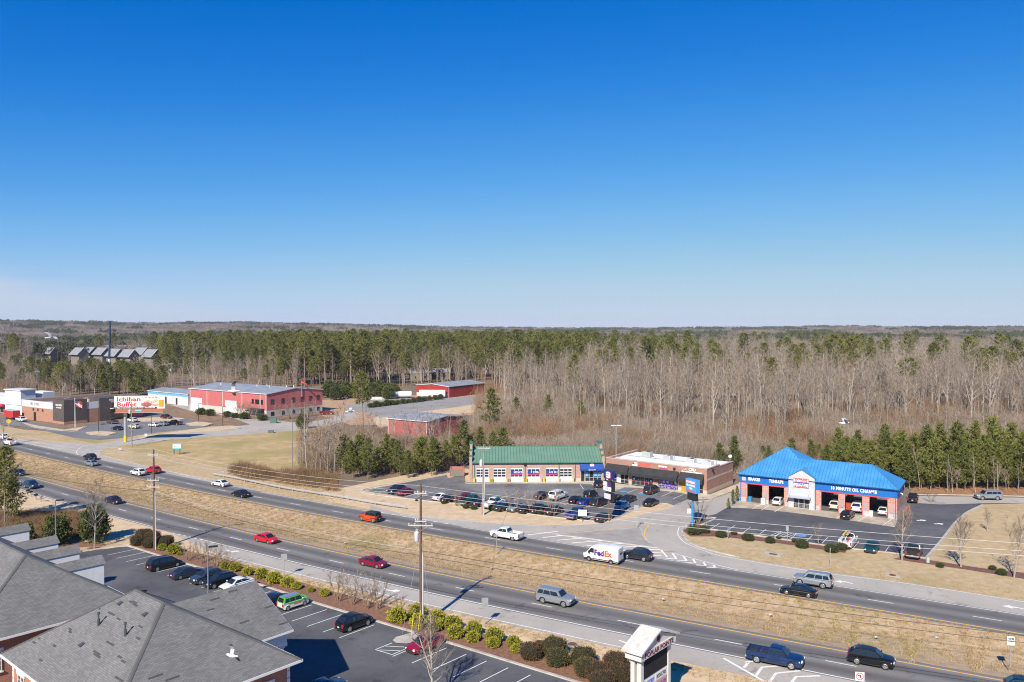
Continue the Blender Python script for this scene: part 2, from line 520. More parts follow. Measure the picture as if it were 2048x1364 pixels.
# ------------------------------------------------------------------ road lines measured along the lane dashes
K_FAR = [-1.438234365058562e-08, -3.0212759491968734e-06, 0.0005297921306496682, -0.6107451300379019, 133.32272758255647]
K_NEAR = [-1.8269583331446517e-08, -2.695806503868162e-06, 0.0008052226855644572, -0.5944015417357322, 105.34760225450673]
def road_curve(K, xa, xb, left, right, step=2.0):
 xs = np.arange(xa, xb, step); ys = np.polyval(K, xs)
 P = [Vector((float(x), float(y), 0)) for x, y in zip(xs, ys)]
 d = (P[0] - P[2]).normalized(); pre = [P[0] + d * q for q in range(left, 0, -6)]
 d = (P[-1] - P[-3]).normalized(); post = [P[-1] + d * q for q in range(6, right, 6)]
 return pre + P + post
FAR = road_curve(K_FAR, -146, 64, 160, 130)      # runs left to right; left of travel = away from the camera
NEAR = road_curve(K_NEAR, -118, 37, 140, 130)
def arc(P):
 s = [0]
 for k in range(1, len(P)): s.append(s[-1] + (P[k] - P[k - 1]).length)
 return s
def cut(P, s0, s1):
 S = arc(P); out = []
 def pt(s):
  for k in range(1, len(P)):
   if S[k] >= s:
    t = (s - S[k - 1]) / (S[k] - S[k - 1]); return P[k - 1].lerp(P[k], t)
  return P[-1].copy()
 out.append(pt(s0)); out += [P[k].copy() for k in range(len(P)) if s0 < S[k] < s1]; out.append(pt(s1)); return out
def s_of(P, q):
 S = arc(P); k = min(range(len(P)), key=lambda i: (P[i] - q).length_squared)
 d = (P[min(k + 1, len(P) - 1)] - P[max(k - 1, 0)]).normalized()
 return S[k] + (q - P[k]).dot(d)

# ------------------------------------------------------------------ terrain
MED = [(FAR[k * 2] if k * 2 < len(FAR) else FAR[-1]) for k in range(len(FAR) // 2)]
def seg_dist(p, P):
 best = 1e9
 for k in range(len(P) - 1):
  a, b = P[k], P[k + 1]; d = b - a; t = max(0, min(1, (p - a).dot(d) / d.length_squared))
  best = min(best, (a + d * t - p).length)
 return best
_N = normals2(FAR)
MEDC = [FAR[k] - _N[k] * 12.0 for k in range(0, len(FAR), 4)]
def sstep(a, b, x):
 t = max(0.0, min(1.0, (x - a) / (b - a))); return t * t * (3 - 2 * t)
def ridge(azd):
 """height of the far hills by bearing (degrees from straight ahead)"""
 pts = [(-70, 42), (-34, 40), (-30, 36), (-25, 30), (-20, 34), (-15, 26), (-9, 20), (-5, 10), (0, 4), (6, 2), (12, 4), (17, 8), (22, 14), (27, 11), (33, 10), (70, 10)]
 for (a, h), (b, g) in zip(pts, pts[1:]):
  if a <= azd <= b: return h + (g - h) * (azd - a) / (b - a)
 return 20
def terrain(x, y):
 r = math.hypot(x, y)
 if r < 600: return 0.0
 a = math.degrees(math.atan2(x, y)) if y > 0 else 70 * (1 if x > 0 else -1)
 n = noise.noise(Vector((x * 0.0011, y * 0.0011, 3.1))) * 9 + noise.noise(Vector((x * 0.004, y * 0.004, 1.3))) * 3
 base = sstep(2000, 3900, r) * (ridge(a) + n * 0.8) + sstep(600, 1300, r) * (1 - sstep(1800, 3000, r)) * (n * 0.55 - 1.0)
 return base * (1 - 0.5 * sstep(4600, 9000, r))
def grow(a, b, s0, k):
 out = [a]; s = s0
 while abs(out[-1] - a) < abs(b - a):
  out.append(out[-1] + (s if b > a else -s)); s *= k
 return out
xs = grow(-150, -5600, 4, 1.16)[::-1][:-1] + list(np.arange(-150, 110, 2.2)) + grow(110, 5600, 4, 1.16)
ys = grow(55, -600, 6, 1.4)[::-1][:-1] + list(np.arange(55, 270, 2.2)) + grow(270, 6000, 4, 1.13)
M_GROUND = mat('forest_floor', (0.17, 0.105, 0.06), (0.30, 0.20, 0.115), scale=0.35, rough=0.95, bump=0.6, bscale=1.5, detail=9,
    c3=(0.17, 0.13, 0.09), scale3=0.03)
gv, gf = [], []
for y in ys:
 for x in xs:
  z = terrain(x, y) - 0.08
  if -160 < x < 130 and 50 < y < 290:
   d = seg_dist(Vector((x, y, 0)), MEDC)
   z -= 1.5 * (1 - sstep(9, 12, d))
  gv.append((x, y, z))
nx = len(xs)
for j in range(len(ys) - 1):
 for i in range(nx - 1):
  a = j * nx + i; gf.append((a, a + 1, a + nx + 1, a + nx))
me = bpy.data.meshes.new('ground'); me.from_pydata(gv, [], gf); me.materials.append(M_GROUND)
me.polygons.foreach_set('use_smooth', [True] * len(gf)); me.update()
ground = struct(link(bpy.data.objects.new('ground', me)))

# ------------------------------------------------------------------ surfaces
M_MAIN = road_mat('main_road_asphalt', (0.15, 0.142, 0.133), (0.21, 0.20, 0.187), track=0.26, period=3.65)
M_SLIP = road_mat('pale_asphalt', (0.355, 0.325, 0.28), (0.46, 0.42, 0.365), crack=0.35)
M_LOT = road_mat('dark_lot_asphalt', (0.068, 0.07, 0.077), (0.135, 0.135, 0.14), crack=0.35)
M_LOTB = road_mat('worn_lot_asphalt', (0.09, 0.09, 0.095), (0.235, 0.23, 0.22), crack=0.4)
M_LOTC = road_mat('store_lot_asphalt', (0.15, 0.15, 0.155), (0.21, 0.21, 0.21))
M_CONC = mat('kerb_concrete', (0.36, 0.33, 0.29), (0.5, 0.46, 0.40), scale=0.8, rough=0.9, detail=8)
M_APRON = mat('stained_concrete', (0.34, 0.26, 0.17), (0.52, 0.46, 0.37), scale=0.35, rough=0.9, detail=8)
M_WHITE = mat('road_paint_white', (0.62, 0.61, 0.58), (0.80, 0.79, 0.76), scale=1.6, rough=0.7, lo=0.3, hi=0.5)
M_YEL = mat('road_paint_yellow', (0.72, 0.36, 0.03), (0.86, 0.47, 0.06), scale=1.6, rough=0.7, lo=0.3, hi=0.5)
M_BLUEP = mat('stall_paint_blue', (0.06, 0.22, 0.5), (0.16, 0.36, 0.62), scale=2.0, rough=0.7)
M_GRASS = mat('dry_grass', (0.40, 0.285, 0.15), (0.53, 0.40, 0.225), scale=0.8, rough=0.95, bump=0.7, bscale=5.0, detail=10,
    c3=(0.30, 0.25, 0.10), scale3=0.055, lo3=0.52, hi3=0.72)
M_MEDIAN = mat('median_grass', (0.34, 0.24, 0.135), (0.52, 0.385, 0.23), scale=0.55, rough=0.95, bump=0.9, bscale=3.5, detail=10, stretch=(1, 1.6, 1),
    c3=(0.27, 0.215, 0.085), scale3=0.06, lo3=0.54, hi3=0.74)
M_FIELD = mat('field_grass', (0.36, 0.25, 0.11), (0.52, 0.38, 0.185), scale=0.3, rough=0.95, bump=0.6, bscale=3.0, detail=9,
    c3=(0.32, 0.265, 0.095), scale3=0.05, lo3=0.46, hi3=0.64)
M_SAND = mat('pale_straw_verge', (0.50, 0.365, 0.215), (0.64, 0.49, 0.31), scale=0.5, rough=0.95, detail=9, bump=0.3, bscale=4.0)
M_MULCH = mat('brown_mulch', (0.17, 0.08, 0.046), (0.275, 0.145, 0.088), scale=2.2, rough=0.97, bump=0.8, bscale=7.0, detail=8)
M_MULCHR = mat('red_mulch', (0.13, 0.055, 0.045), (0.21, 0.095, 0.075), scale=1.5, rough=0.97, bump=0.8, bscale=6.0, detail=8)
M_DIRT = mat('red_clay_dirt', (0.36, 0.2, 0.11), (0.50, 0.34, 0.2), scale=0.35, rough=0.95, detail=8)

# grass verges under everything else
def lawn(name, m, z, *px): return struct(sheet(name, gp(*px), z, m))
verge_pts = ([p + n * 1.0 for p, n in zip(FAR, normals2(FAR))][14:])
lawn('field', M_FIELD, 0.0, (-120, 872), (60, 860), (250, 872), (430, 852), (600, 850), (690, 868), (700, 905), (640, 945), (520, 962), (360, 960), (190, 916), (60, 890), (-120, 880))
struct(ribbon('roadside_verge', FAR, 3.0, 17.0, 0.004, M_GRASS))
lawn('side_verge', M_SAND, 0.012, (640, 985), (760, 960), (895, 934), (940, 938), (945, 975), (1240, 985), (1360, 1000), (1360, 1020), (1200, 1050), (1010, 1050), (860, 1037), (760, 1022), (660, 1004))
lawn('corner_lawn', M_GRASS, 0.010, (1352, 1050), (1480, 1060), (1680, 1094), (1853, 1115), (1881, 1083), (1913, 1043), (1936, 1024), (1966, 1009), (2260, 1000), (2260, 1235), (2048, 1203), (1790, 1162), (1570, 1132), (1440, 1110), (1372, 1087))
struct(ribbon('near_verge', NEAR, -13.0, -3.0, 0.004, M_SAND))
lawn('office_grounds', M_GRASS, 0.0, (-60, 1000), (40, 985), (150, 1015), (330, 1068), (480, 1120), (900, 1240), (1240, 1316), (1500, 1420), (900, 1500), (-60, 1500), (-200, 1150))

# swale between the carriageways
PF = [p - n * 4.2 for p, n in zip(FAR, normals2(FAR))]
PN_ = normals2(NEAR)
PNl = [p + n * 4.2 for p, n in zip(NEAR, PN_)]
mv, mf, mi_ = [], [], []
cols = 13
A = [p for p in PF]
for k, p in enumerate(A):
 q = min(PNl, key=lambda t: (t - p).length_squared)
 for j in range(cols):
  t = j / (cols - 1); w = p.lerp(q, t)
  dep = -0.95 * math.sin(math.pi * min(1, max(0, t))) ** 1.3 + 0.12 * noise.noise(Vector((w.x * 0.22, w.y * 0.22, 0.5))) * math.sin(math.pi * t)
  mv.append((w.x, w.y, 0.012 + dep))
for k in range(len(A) - 1):
 for j in range(cols - 1):
  a = k * cols + j; mf.append((a, a + cols, a + cols + 1, a + 1)); mi_.append(1 if j >= cols - 3 else 0)
me = bpy.data.meshes.new('median'); me.from_pydata(mv, [], mf); me.materials.append(M_MEDIAN); me.materials.append(mat('bare_shoulder', (0.36, 0.25, 0.145), (0.50, 0.37, 0.225), scale=0.5, rough=0.95, detail=9, stretch=(1, 1.5, 1), bump=0.4, bscale=4.0)); me.polygons.foreach_set('material_index', mi_)
me.polygons.foreach_set('use_smooth', [True] * len(mf)); me.update()
struct(link(bpy.data.objects.new('median_ground', me)))

# side streets, slip lanes
far_road = struct(ribbon('highway_far_side', FAR, -4.4, 3.95, 0.024, M_MAIN))
near_road = struct(ribbon('highway_near_side', NEAR, -3.95, 4.4, 0.024, M_MAIN))
side_street = struct(sheet('side_street', gp((740, 1010), (800, 1027), (880, 1036), (966, 1044), (1030, 1048), (1112, 1052), (1198, 1047), (1250, 1039), (1290, 1028), (1330, 1020), (1350, 1013), (1336, 1006),
 (1300, 1000), (1395, 997), (1425, 993), (1478, 974), (1530, 962), (1540, 985), (1478, 1004), (1455, 1017), (1432, 1028), (1400, 1036), (1375, 1048), (1362, 1062), (1364, 1074), (1380, 1088), (1425, 1104), (1480, 1117), (1570, 1131.5), (1665, 1146), (1790, 1162), (1933, 1184),
 (2048, 1202), (2250, 1238), (2250, 1268), (2048, 1232), (1664, 1173), (1468, 1143), (1160, 1095), (975, 1064), (870, 1048), (740, 1025)), 0.016, M_SLIP))
west_street = struct(sheet('access_street', gp((-160, 852), (0, 874), (90, 884), (190, 888), (245, 879), (330, 868), (430, 858), (500, 849), (470, 838), (440, 830), (395, 826), (340, 810), (372, 806), (400, 822), (520, 838), (600, 846), (655, 838), (700, 822), (720, 832), (660, 852), (590, 862),
 (480, 869), (340, 880), (250, 891), (212, 897), (199, 905), (204, 912), (240, 921), (330, 942), (400, 955), (455, 967), (520, 981), (470, 980), (380, 962), (200, 924), (100, 900), (0, 882), (-160, 862)), 0.016, M_SLIP))
turn_lane = struct(ribbon('turn_lane', cut(NEAR, s_of(NEAR, G(330, 1047)), s_of(NEAR, G(1688, 1329)) + 40),
 lambda k: -3.7 - 4.3 * sstep(0, 14, k), -3.7, 0.018, M_SLIP))
# painted lines on the highways
for road, P, ysign in ((far_road, FAR, -1), (near_road, NEAR, 1)):
 ribbon('edge_line_yellow', P, ysign * 3.62 - 0.1, ysign * 3.62 + 0.1, 0.029, M_YEL, road)
s_a, s_b = s_of(FAR, G(520, 985)), s_of(FAR, G(745, 1025))
ribbon('edge_line', cut(FAR, s_a, s_b), 3.55, 3.70, 0.029, M_WHITE, far_road)
ribbon('edge_line', cut(FAR, s_of(FAR, G(905, 1060)), s_of(FAR, G(2048, 1245)) + 40), 3.55, 3.70, 0.029, M_WHITE, far_road)
ribbon('edge_line', cut(NEAR, 0, s_of(NEAR, G(335, 1047))), -3.70, -3.55, 0.029, M_WHITE, near_road)
ribbon('edge_line', cut(NEAR, s_of(NEAR, G(430, 1070)), s_of(NEAR, G(1688, 1329)) + 50), -3.72, -3.54, 0.029, M_WHITE, near_road)
ribbon('edge_line', cut(NEAR, s_of(NEAR, G(470, 1080)), s_of(NEAR, G(1370, 1270))), -7.55, -7.40, 0.029, M_WHITE, near_road)
for road, P, px in ((far_road, FAR, (984.6, 1077.4)), (near_road, NEAR, (793.6, 1150))):
 s0 = s_of(P, G(*px)); tot = arc(P)[-1]; per = 12.1
 s = s0 - int(s0 / per) * per
 while s < tot - 4:
  if 60 < s: ribbon('lane_dash', cut(P, s - 1.55, s + 1.55), -0.075, 0.075, 0.029, M_WHITE, road)
  s += per
def line(name, px, w, m, parent, z=0.030, smooth=True):
 P = gp(*px); P = smooth_line(P, 1.5) if smooth and len(px) > 2 else P
 return ribbon(name, P, -w / 2, w / 2, z, m, parent)
for q in range(7):      # skip marks where the slip lane leaves the highway
 a = (350 + q * 11.5, 945.5 + q * 2.75); line('skip_mark', [a, (a[0] + 5, a[1] + 1.2)], 0.2, M_WHITE, far_road)
 a = (762 + q * 21, 1025 + q * 3.55); line('skip_mark', [a, (a[0] + 8, a[1] + 1.4)], 0.2, M_WHITE, far_road)
for q in range(8):
 a = (345 + q * 11, 1066 + q * 2.6); line('skip_mark', [a, (a[0] + 5, a[1] + 1.2)], 0.2, M_WHITE, near_road)
 a = (40 + q * 9.3, 883.5 + q * 2.0); line('skip_mark', [a, (a[0] + 4, a[1] + 0.9)], 0.2, M_WHITE, far_road)
line('edge_line', [(205, 911), (240, 920), (330, 941), (400, 954.5), (440, 962)], 0.15, M_WHITE, west_street)
line('edge_line', [(190, 886), (165, 893), (153, 903), (156, 910)], 0.15, M_WHITE, west_street)
line('edge_line', [(800, 1029), (878, 1037), (966, 1044.8), (1060, 1051), (1130, 1051.5), (1198, 1047)], 0.15, M_WHITE, side_street)
line('edge_line', [(1358, 1055), (1356, 1070), (1372, 1087), (1412, 1103), (1444, 1112.5), (1566, 1133.5), (1662, 1148), (1790, 1164), (1933, 1185.5), (2048, 1204)], 0.15, M_WHITE, side_street)
line('centre_line_yellow', [(1337, 1103.5), (1322, 1099), (1305.5, 1090.6), (1291, 1076), (1289, 1062.5), (1300, 1049)], 0.18, M_YEL, side_street)
line('centre_line_yellow', [(1300, 1049.6), (1255, 1054), (1213, 1058.5), (1120, 1062.5)], 0.15, M_YEL, side_street)
# hatched gores
for k in range(9):
 t = k / 8; xa = 1056 + t * 235; ya = 1070 + t * 43
 xb = min(xa + 60 + 44 * t, 1330); yb = ya - 4 + 1.5 * t
 line('hatch_bar', [(xa, ya), (xb - 6 * t, yb - 3 * (1 - t))], 0.38, M_WHITE, side_street, 0.032)
line('gore_line', [(1045, 1064), (1110, 1067), (1190, 1084), (1325, 1101)], 0.16, M_WHITE, side_street, 0.031)
line('gore_line', [(1322, 1100), (1334, 1114)], 0.3, M_WHITE, side_street, 0.033)
for (x, y, w) in ((1345, 1107, 9), (1367, 1113, 7), (1386, 1119, 6), (1407, 1125, 5), (1427, 1130.5, 4)):
 line('gore_chevron', [(x, y), (x + w * 0.9, y + w * 1.25)], 0.34, M_WHITE, side_street, 0.032)
 line('gore_chevron', [(x + w * 0.9, y + w * 1.25), (x - 14, y + w * 1.1)], 0.3, M_WHITE, side_street, 0.034)
line('gore_line', [(1345, 1106), (1400, 1121), (1440, 1131.5), (1475, 1140)], 0.16, M_WHITE, side_street, 0.031)
for q in ([(1447, 1317), (1530, 1364)], [(1490, 1325), (1508, 1323)], [(1488, 1336), (1497, 1325)], [(1512, 1352), (1524, 1335), (1560, 1332)], [(1535, 1370), (1552, 1347), (1600, 1342)], [(1568, 1385), (1592, 1354), (1640, 1352)]):
 line('gore_bar', q, 0.3, M_WHITE, near_road, 0.034, smooth=False)
# turn arrows
def arrow(tip, tail, road, flip=1):
 a, b = G(*tip), G(*tail); d = (a - b).normalized(); n = Vector((-d.y, d.x, 0)) * flip
 L = (a - b).length; pts = [b + n * 0.12, b + d * (L * 0.45) + n * 0.15, b + d * (L * 0.62) + n * 0.55, b + d * (L * 0.55) + n * 0.95, b + d * L + n * 1.0, b + d * (L * 0.82) + n * -0.15, b + d * (L * 0.75) + n * 0.2, b + d * (L * 0.5) - n * 0.18, b - n * 0.12]
 return sheet('turn_arrow', pts, 0.033, M_WHITE, road)
arrow((1676, 1160), (1706, 1168), side_street); arrow((2010, 1209), (2060, 1222), side_street)
arrow((468, 1106), (452, 1100), near_road, 1); arrow((790, 1186), (768, 1177), near_road, 1); arrow((1274, 1294), (1238, 1281), near_road, 1)

island = struct(sheet('traffic_island', gp((1112, 1070), (1160, 1063.5), (1222, 1060.5), (1270, 1057), (1280, 1057), (1284, 1061), (1284.5, 1069), (1289, 1078), (1298, 1086), (1314, 1096), (1266, 1090), (1180, 1078)), 0.13, mat('rough_concrete', (0.27, 0.25, 0.22), (0.36, 0.335, 0.30), scale=0.5, rough=0.95, detail=9)))
kerb('island_kerb', gp((1112, 1070), (1180, 1078), (1266, 1090), (1314, 1096), (1298, 1086), (1289, 1078), (1284.5, 1069), (1284, 1061), (1280, 1057), (1222, 1060.5), (1112, 1070)), M_CONC, island, h=0.15)

# lots
lot_shops = struct(sheet('shops_car_park', gp((725, 981), (893, 950), (897, 956), (930, 948), (931, 966), (1190, 966.5), (1214, 975), (1232, 980), (1256, 973.5), (1315, 979), (1373, 987.5), (1378, 998), (1345, 1011), (1335, 1008), (1292, 1010), (1222, 1041), (1180, 1042), (1080, 1031), (1000, 1019), (930, 1009), (845, 1001)), 0.020, M_LOTB))
kerb('kerb_stone', gp((893, 950), (725, 981), (845, 1001), (930, 1009), (1000, 1019), (1080, 1031), (1180, 1042), (1222, 1041), (1292, 1010), (1335, 1008), (1346, 1012)), M_CONC, lot_shops, w=0.25)
lot_oil = struct(sheet('oil_change_car_park', gp((1432, 1028), (1470, 1006), (1500, 1018), (1790, 1042), (1822, 1030), (1818, 1010), (1830, 1003), (1880, 1008), (1950, 1006), (1966, 1010), (1935, 1025), (1912, 1045), (1880, 1085), (1853, 1116), (1790, 1106), (1680, 1094), (1560, 1077), (1470, 1064), (1415, 1057), (1402, 1046), (1408, 1035)), 0.020, M_LOT))
kerb('kerb_stone', gp((1966, 1010), (1935, 1025), (1912, 1045), (1880, 1085), (1853, 1116)), M_CONC, lot_oil, w=0.5)
kerb('kerb_stone', gp((1853, 1117), (1790, 1107), (1680, 1095), (1560, 1078), (1470, 1065), (1415, 1058)), M_CONC, lot_oil, w=0.3)
kerb('kerb_stone', gp((1368, 1055), (1364, 1066), (1380, 1086), (1425, 1102), (1480, 1115)), M_CONC, side_street, w=0.5)
kerb('kerb_stone', gp((1372, 1052), (1395, 1040), (1415, 1035), (1432, 1036), (1415, 1045), (1402, 1050)), M_CONC, side_street, w=0.4)
back_road = struct(sheet('service_road', gp((1818, 1000), (1840, 992), (1900, 993), (1960, 994), (2300, 1001), (2300, 1012), (2048, 1006), (1960, 1007), (1880, 1009), (1830, 1006)), 0.022, M_SLIP))
kerb('kerb_stone', gp((1835, 989), (1900, 990), (2048, 993), (2300, 999)), M_CONC, back_road, w=0.3)
struct(sheet('pine_straw_bank', gp((1820, 985), (1840, 958), (1950, 950), (2300, 955), (2300, 998), (2048, 992), (1900, 989)), 0.004, mat('rusty_pine_straw', (0.27, 0.125, 0.055), (0.38, 0.2, 0.095), scale=0.6, rough=0.95, bump=0.8, bscale=3.0, detail=9)))
apron = struct(sheet('garage_apron', gp((1458, 1015), (1478, 1001), (1795, 1038), (1790, 1054), (1786, 1054), (1700, 1041), (1590, 1026), (1515, 1018)), 0.026, M_APRON))
walk_shop = struct(sheet('shop_walkway', gp((931, 966), (938, 958), (1190, 959), (1215, 962), (1235, 968), (1420, 990), (1485, 965), (1495, 972), (1420, 1000), (1382, 1001), (1374, 988), (1315, 979.5), (1258, 974), (1232, 980.5), (1212, 975.5), (1190, 967)), 0.14, mat('walkway_concrete', (0.46, 0.38, 0.27), (0.58, 0.5, 0.38), scale=0.5, rough=0.9, detail=8)))
kerb('kerb_stone', gp((931, 967), (1190, 967.5), (1212, 976), (1232, 981), (1258, 974.5), (1315, 980), (1374, 988.5), (1382, 1001.5), (1420, 1000.5), (1495, 972.5)), M_CONC, walk_shop, w=0.25, h=0.15)
mulch_corner = struct(sheet('mulch_bed', gp((1366, 1062), (1380, 1050), (1412, 1042), (1428, 1049), (1414, 1060), (1470, 1067), (1560, 1080), (1640, 1091), (1695, 1098), (1690, 1106), (1560, 1087), (1440, 1073), (1380, 1073)), 0.018, M_MULCHR))
mulch_right = struct(sheet('mulch_bed', gp((1785, 1118), (1810, 1112), (1870, 1122), (1960, 1136), (2060, 1147), (2300, 1180), (2300, 1192), (2048, 1158), (1930, 1139)), 0.018, M_MULCHR))

lot_office = struct(sheet('office_car_park', gp((212, 1098), (240, 1094), (254, 1093), (310, 1110), (420, 1143), (520, 1171), (626, 1206), (760, 1246), (900, 1288), (1020, 1325), (1160, 1368), (1240, 1392), (1300, 1500), (300, 1500), (-100, 1250), (60, 1130), (130, 1108)), 0.020, M_LOT))
kerb('kerb_stone', gp((120, 1107), (170, 1102), (235, 1093), (256, 1092), (310, 1109), (420, 1142), (520, 1170), (626, 1205), (760, 1245), (900, 1287), (1020, 1324), (1160, 1367), (1240, 1391)), M_CONC, lot_office, w=0.4)
mulch_road = struct(sheet('mulch_bed', gp((258, 1089), (285, 1082), (330, 1090), (400, 1108), (450, 1118), (560, 1152), (640, 1176), (760, 1208), (860, 1238), (960, 1266), (1050, 1290), (1100, 1306), (1240, 1340), (1260, 1395), (1160, 1366), (1020, 1323), (900, 1286), (760, 1244), (626, 1204), (520, 1169), (420, 1141), (310, 1108)), 0.03, M_MULCH))
struct(sheet('mulch_bed', gp((60, 1106), (90, 1096), (140, 1085), (200, 1083), (215, 1090), (150, 1096), (100, 1106)), 0.024, M_MULCH))
struct(sheet('mulch_bed', gp((173, 1097), (185, 1093), (200, 1094), (207, 1097), (200, 1100), (180, 1101)), 0.026, M_MULCH))
struct(sheet('bank', gp((-40, 1085), (-20, 1030), (50, 1020), (130, 1024), (205, 1043), (212, 1060), (170, 1080), (90, 1093), (40, 1106)), 0.022, mat('weedy_bank', (0.16, 0.095, 0.045), (0.36, 0.25, 0.12), scale=0.5, rough=0.95, bump=1.0, bscale=2.5, detail=10)))
# stall lines
c = lambda x, y: (550 + x / 4.4875, 1060 + y / 4.4875)
stall0 = G(625.8, 1209.3); stall1 = G(750.6, 1249.3); dv = (stall1 - stall0) / 4
for k in range(-15, 14):
 if k in (5, 6): continue
 a = stall0 + dv * k; b = a + NV * 5.4
 if k < -3: b = a + NV * 4.9
 ribbon('stall_line', [a + NV * 0.15, b], -0.055, 0.055, 0.026, M_WHITE, lot_office)
nose = struct(sheet('kerb_island', [G(*c(*q)) for q in ((1055, 1000), (1085, 970), (1250, 925), (1400, 960), (1350, 1000), (1180, 1030), (1090, 1025))], 0.14, M_CONC))
for q in ([(900, 1075), (1050, 1015)], [(900, 1075), (1050, 1120)], [(1050, 1120), (1230, 1045)], [(940, 1078), (1120, 1086)], [(985, 1043), (1160, 1052)]):
 line('stall_line', [c(*w) for w in q], 0.11, M_WHITE, lot_office, 0.026)
c = lambda x, y: (800 + x / 5.12, 860 + y / 5.12)
SD = Vector((0.57, 0.82, 0)).normalized()         # stalls at the shops
for px in ((720, 984.5), (749, 988), (779, 990), (811, 993.5), (824, 997), (850, 1001), (1028, 1000), (1120, 1006), (1142, 1010), (1172, 1014), (1128, 1010), (1198, 1016), (1228, 1020), (1250, 1022), (1000, 997), (1158, 1043), (1180, 1039)):
 a = G(*px); ribbon('stall_line', [a, a + SD * 5.0], -0.06, 0.06, 0.027, M_WHITE, lot_shops)
for px in ((1254, 986), (1276, 988), (1300, 990), (1323, 993), (1346, 998)):
 a = G(*px); ribbon('stall_line', [a, a + SD * 5.2], -0.06, 0.06, 0.027, M_WHITE, lot_shops)
for q in ([(1160, 969), (1167, 978)], [(1184, 968), (1193, 978)]): line('stall_line', q, 0.12, M_WHITE, lot_shops, 0.027)
for px in ((1247, 983), (1286, 988)):
 a = G(*px); sheet('disabled_bay_mark', [a + Vector((math.cos(t) * 0.95, math.sin(t) * 0.95, 0)) for t in np.linspace(0, 6.2, 10)], 0.027, M_BLUEP, lot_shops)
sheet('access_aisle', gp((1274, 980), (1290, 977.5), (1296, 979.5), (1281, 982.5)), 0.026, mat('orange_paint', (0.45, 0.12, 0.05), rough=0.8), lot_shops)
OD = Vector((0.55, 0.835, 0)).normalized()
for k in range(13):
 t = k / 12; a = G(1422 + t * 380, 1057.5 + t * 51)
 if k in (9, 10): pass
 ribbon('stall_line', [a + OD * 0.2, a + OD * 4.6], -0.045, 0.045, 0.026, M_WHITE, lot_oil)
for k in range(5):
 a = G(1540 + k * 8, 1072 + k * 1.1); ribbon('aisle_bar', [a + OD * 0.6, a + OD * 3.6 + Vector((0.9, 0, 0))], -0.05, 0.05, 0.027, M_WHITE, lot_oil)
a = G(1602, 1071); sheet('disabled_bay_mark', [a + Vector((math.cos(t) * 0.95, math.sin(t) * 0.95, 0)) for t in np.linspace(0, 6.2, 10)], 0.027, M_BLUEP, lot_oil)
for px in ((1843, 1041), (1878, 1048)):
 a = G(*px); sheet('direction_arrow', [a + Vector(q) for q in ((-0.9, -0.25, 0), (0.1, -0.2, 0), (0.15, -0.6, 0), (1.0, 0.1, 0), (0.05, 0.7, 0), (0.1, 0.3, 0), (-0.9, 0.2, 0))], 0.026, M_WHITE, lot_oil)
for xa, ya, xb, yb in ((1505, 1018, 1521, 1009), (1522, 1021, 1538, 1011), (1549, 1024, 1567, 1013), (1672, 1037, 1690, 1026), (1716, 1043, 1735, 1031), (1765, 1051, 1783, 1039)):
 line('bay_line', [(xa, ya), (xb, yb)], 0.12, M_WHITE, apron, 0.031)

# package store lot and yards behind
lot_store = struct(sheet('store_car_park', gp((0, 838), (60, 842), (130, 858), (170, 850), (250, 840), (330, 828), (390, 842), (420, 850), (400, 856), (290, 868), (245, 876), (200, 880), (150, 876), (90, 862), (35, 852), (-60, 848)), 0.020, M_LOTC))
for k, q in enumerate((((45, 845), (70, 851), (128, 860), (172, 853), (155, 862), (120, 861), (70, 855)), ((172, 865), (200, 863), (232, 866), (215, 871), (180, 869)), ((278, 872), (320, 868), (400, 857), (460, 852), (478, 858), (400, 864), (320, 872), (285, 875)), ((372, 847), (395, 844), (424, 848), (410, 852), (380, 851)), ((250, 838), (330, 835), (368, 838), (350, 842), (262, 843)))):
 o = struct(sheet('planted_island', gp(*q), 0.13, M_SAND)); kerb('kerb_stone', gp(*(list(q) + [q[0]])), M_CONC, o, w=0.3)
for k in range(9):
 a = G(218 + k * 17, 851 + k * 0.2); ribbon('stall_line', [a, a + Vector((1.8, 4.6, 0))], -0.08, 0.08, 0.027, M_WHITE, lot_store)
yard = struct(sheet('hangar_yard', gp((700, 822), (735, 826), (760, 836), (820, 826), (930, 812), (990, 801), (1080, 800), (1080, 792), (985, 788), (890, 796), (800, 796), (740, 800), (690, 812)), 0.014, road_mat('yard_asphalt', (0.25, 0.235, 0.215), (0.35, 0.33, 0.305), crack=0.5)))
struct(sheet('clay_bank', gp((640, 800), (740, 794), (830, 790), (900, 786), (1080, 786), (1080, 806), (940, 830), (800, 850), (700, 850), (640, 830)), 0.006, M_DIRT))
struct(sheet('straw_bank', gp((740, 836), (830, 822), (930, 810), (980, 806), (960, 824), (860, 832), (760, 856)), 0.010, M_SAND))

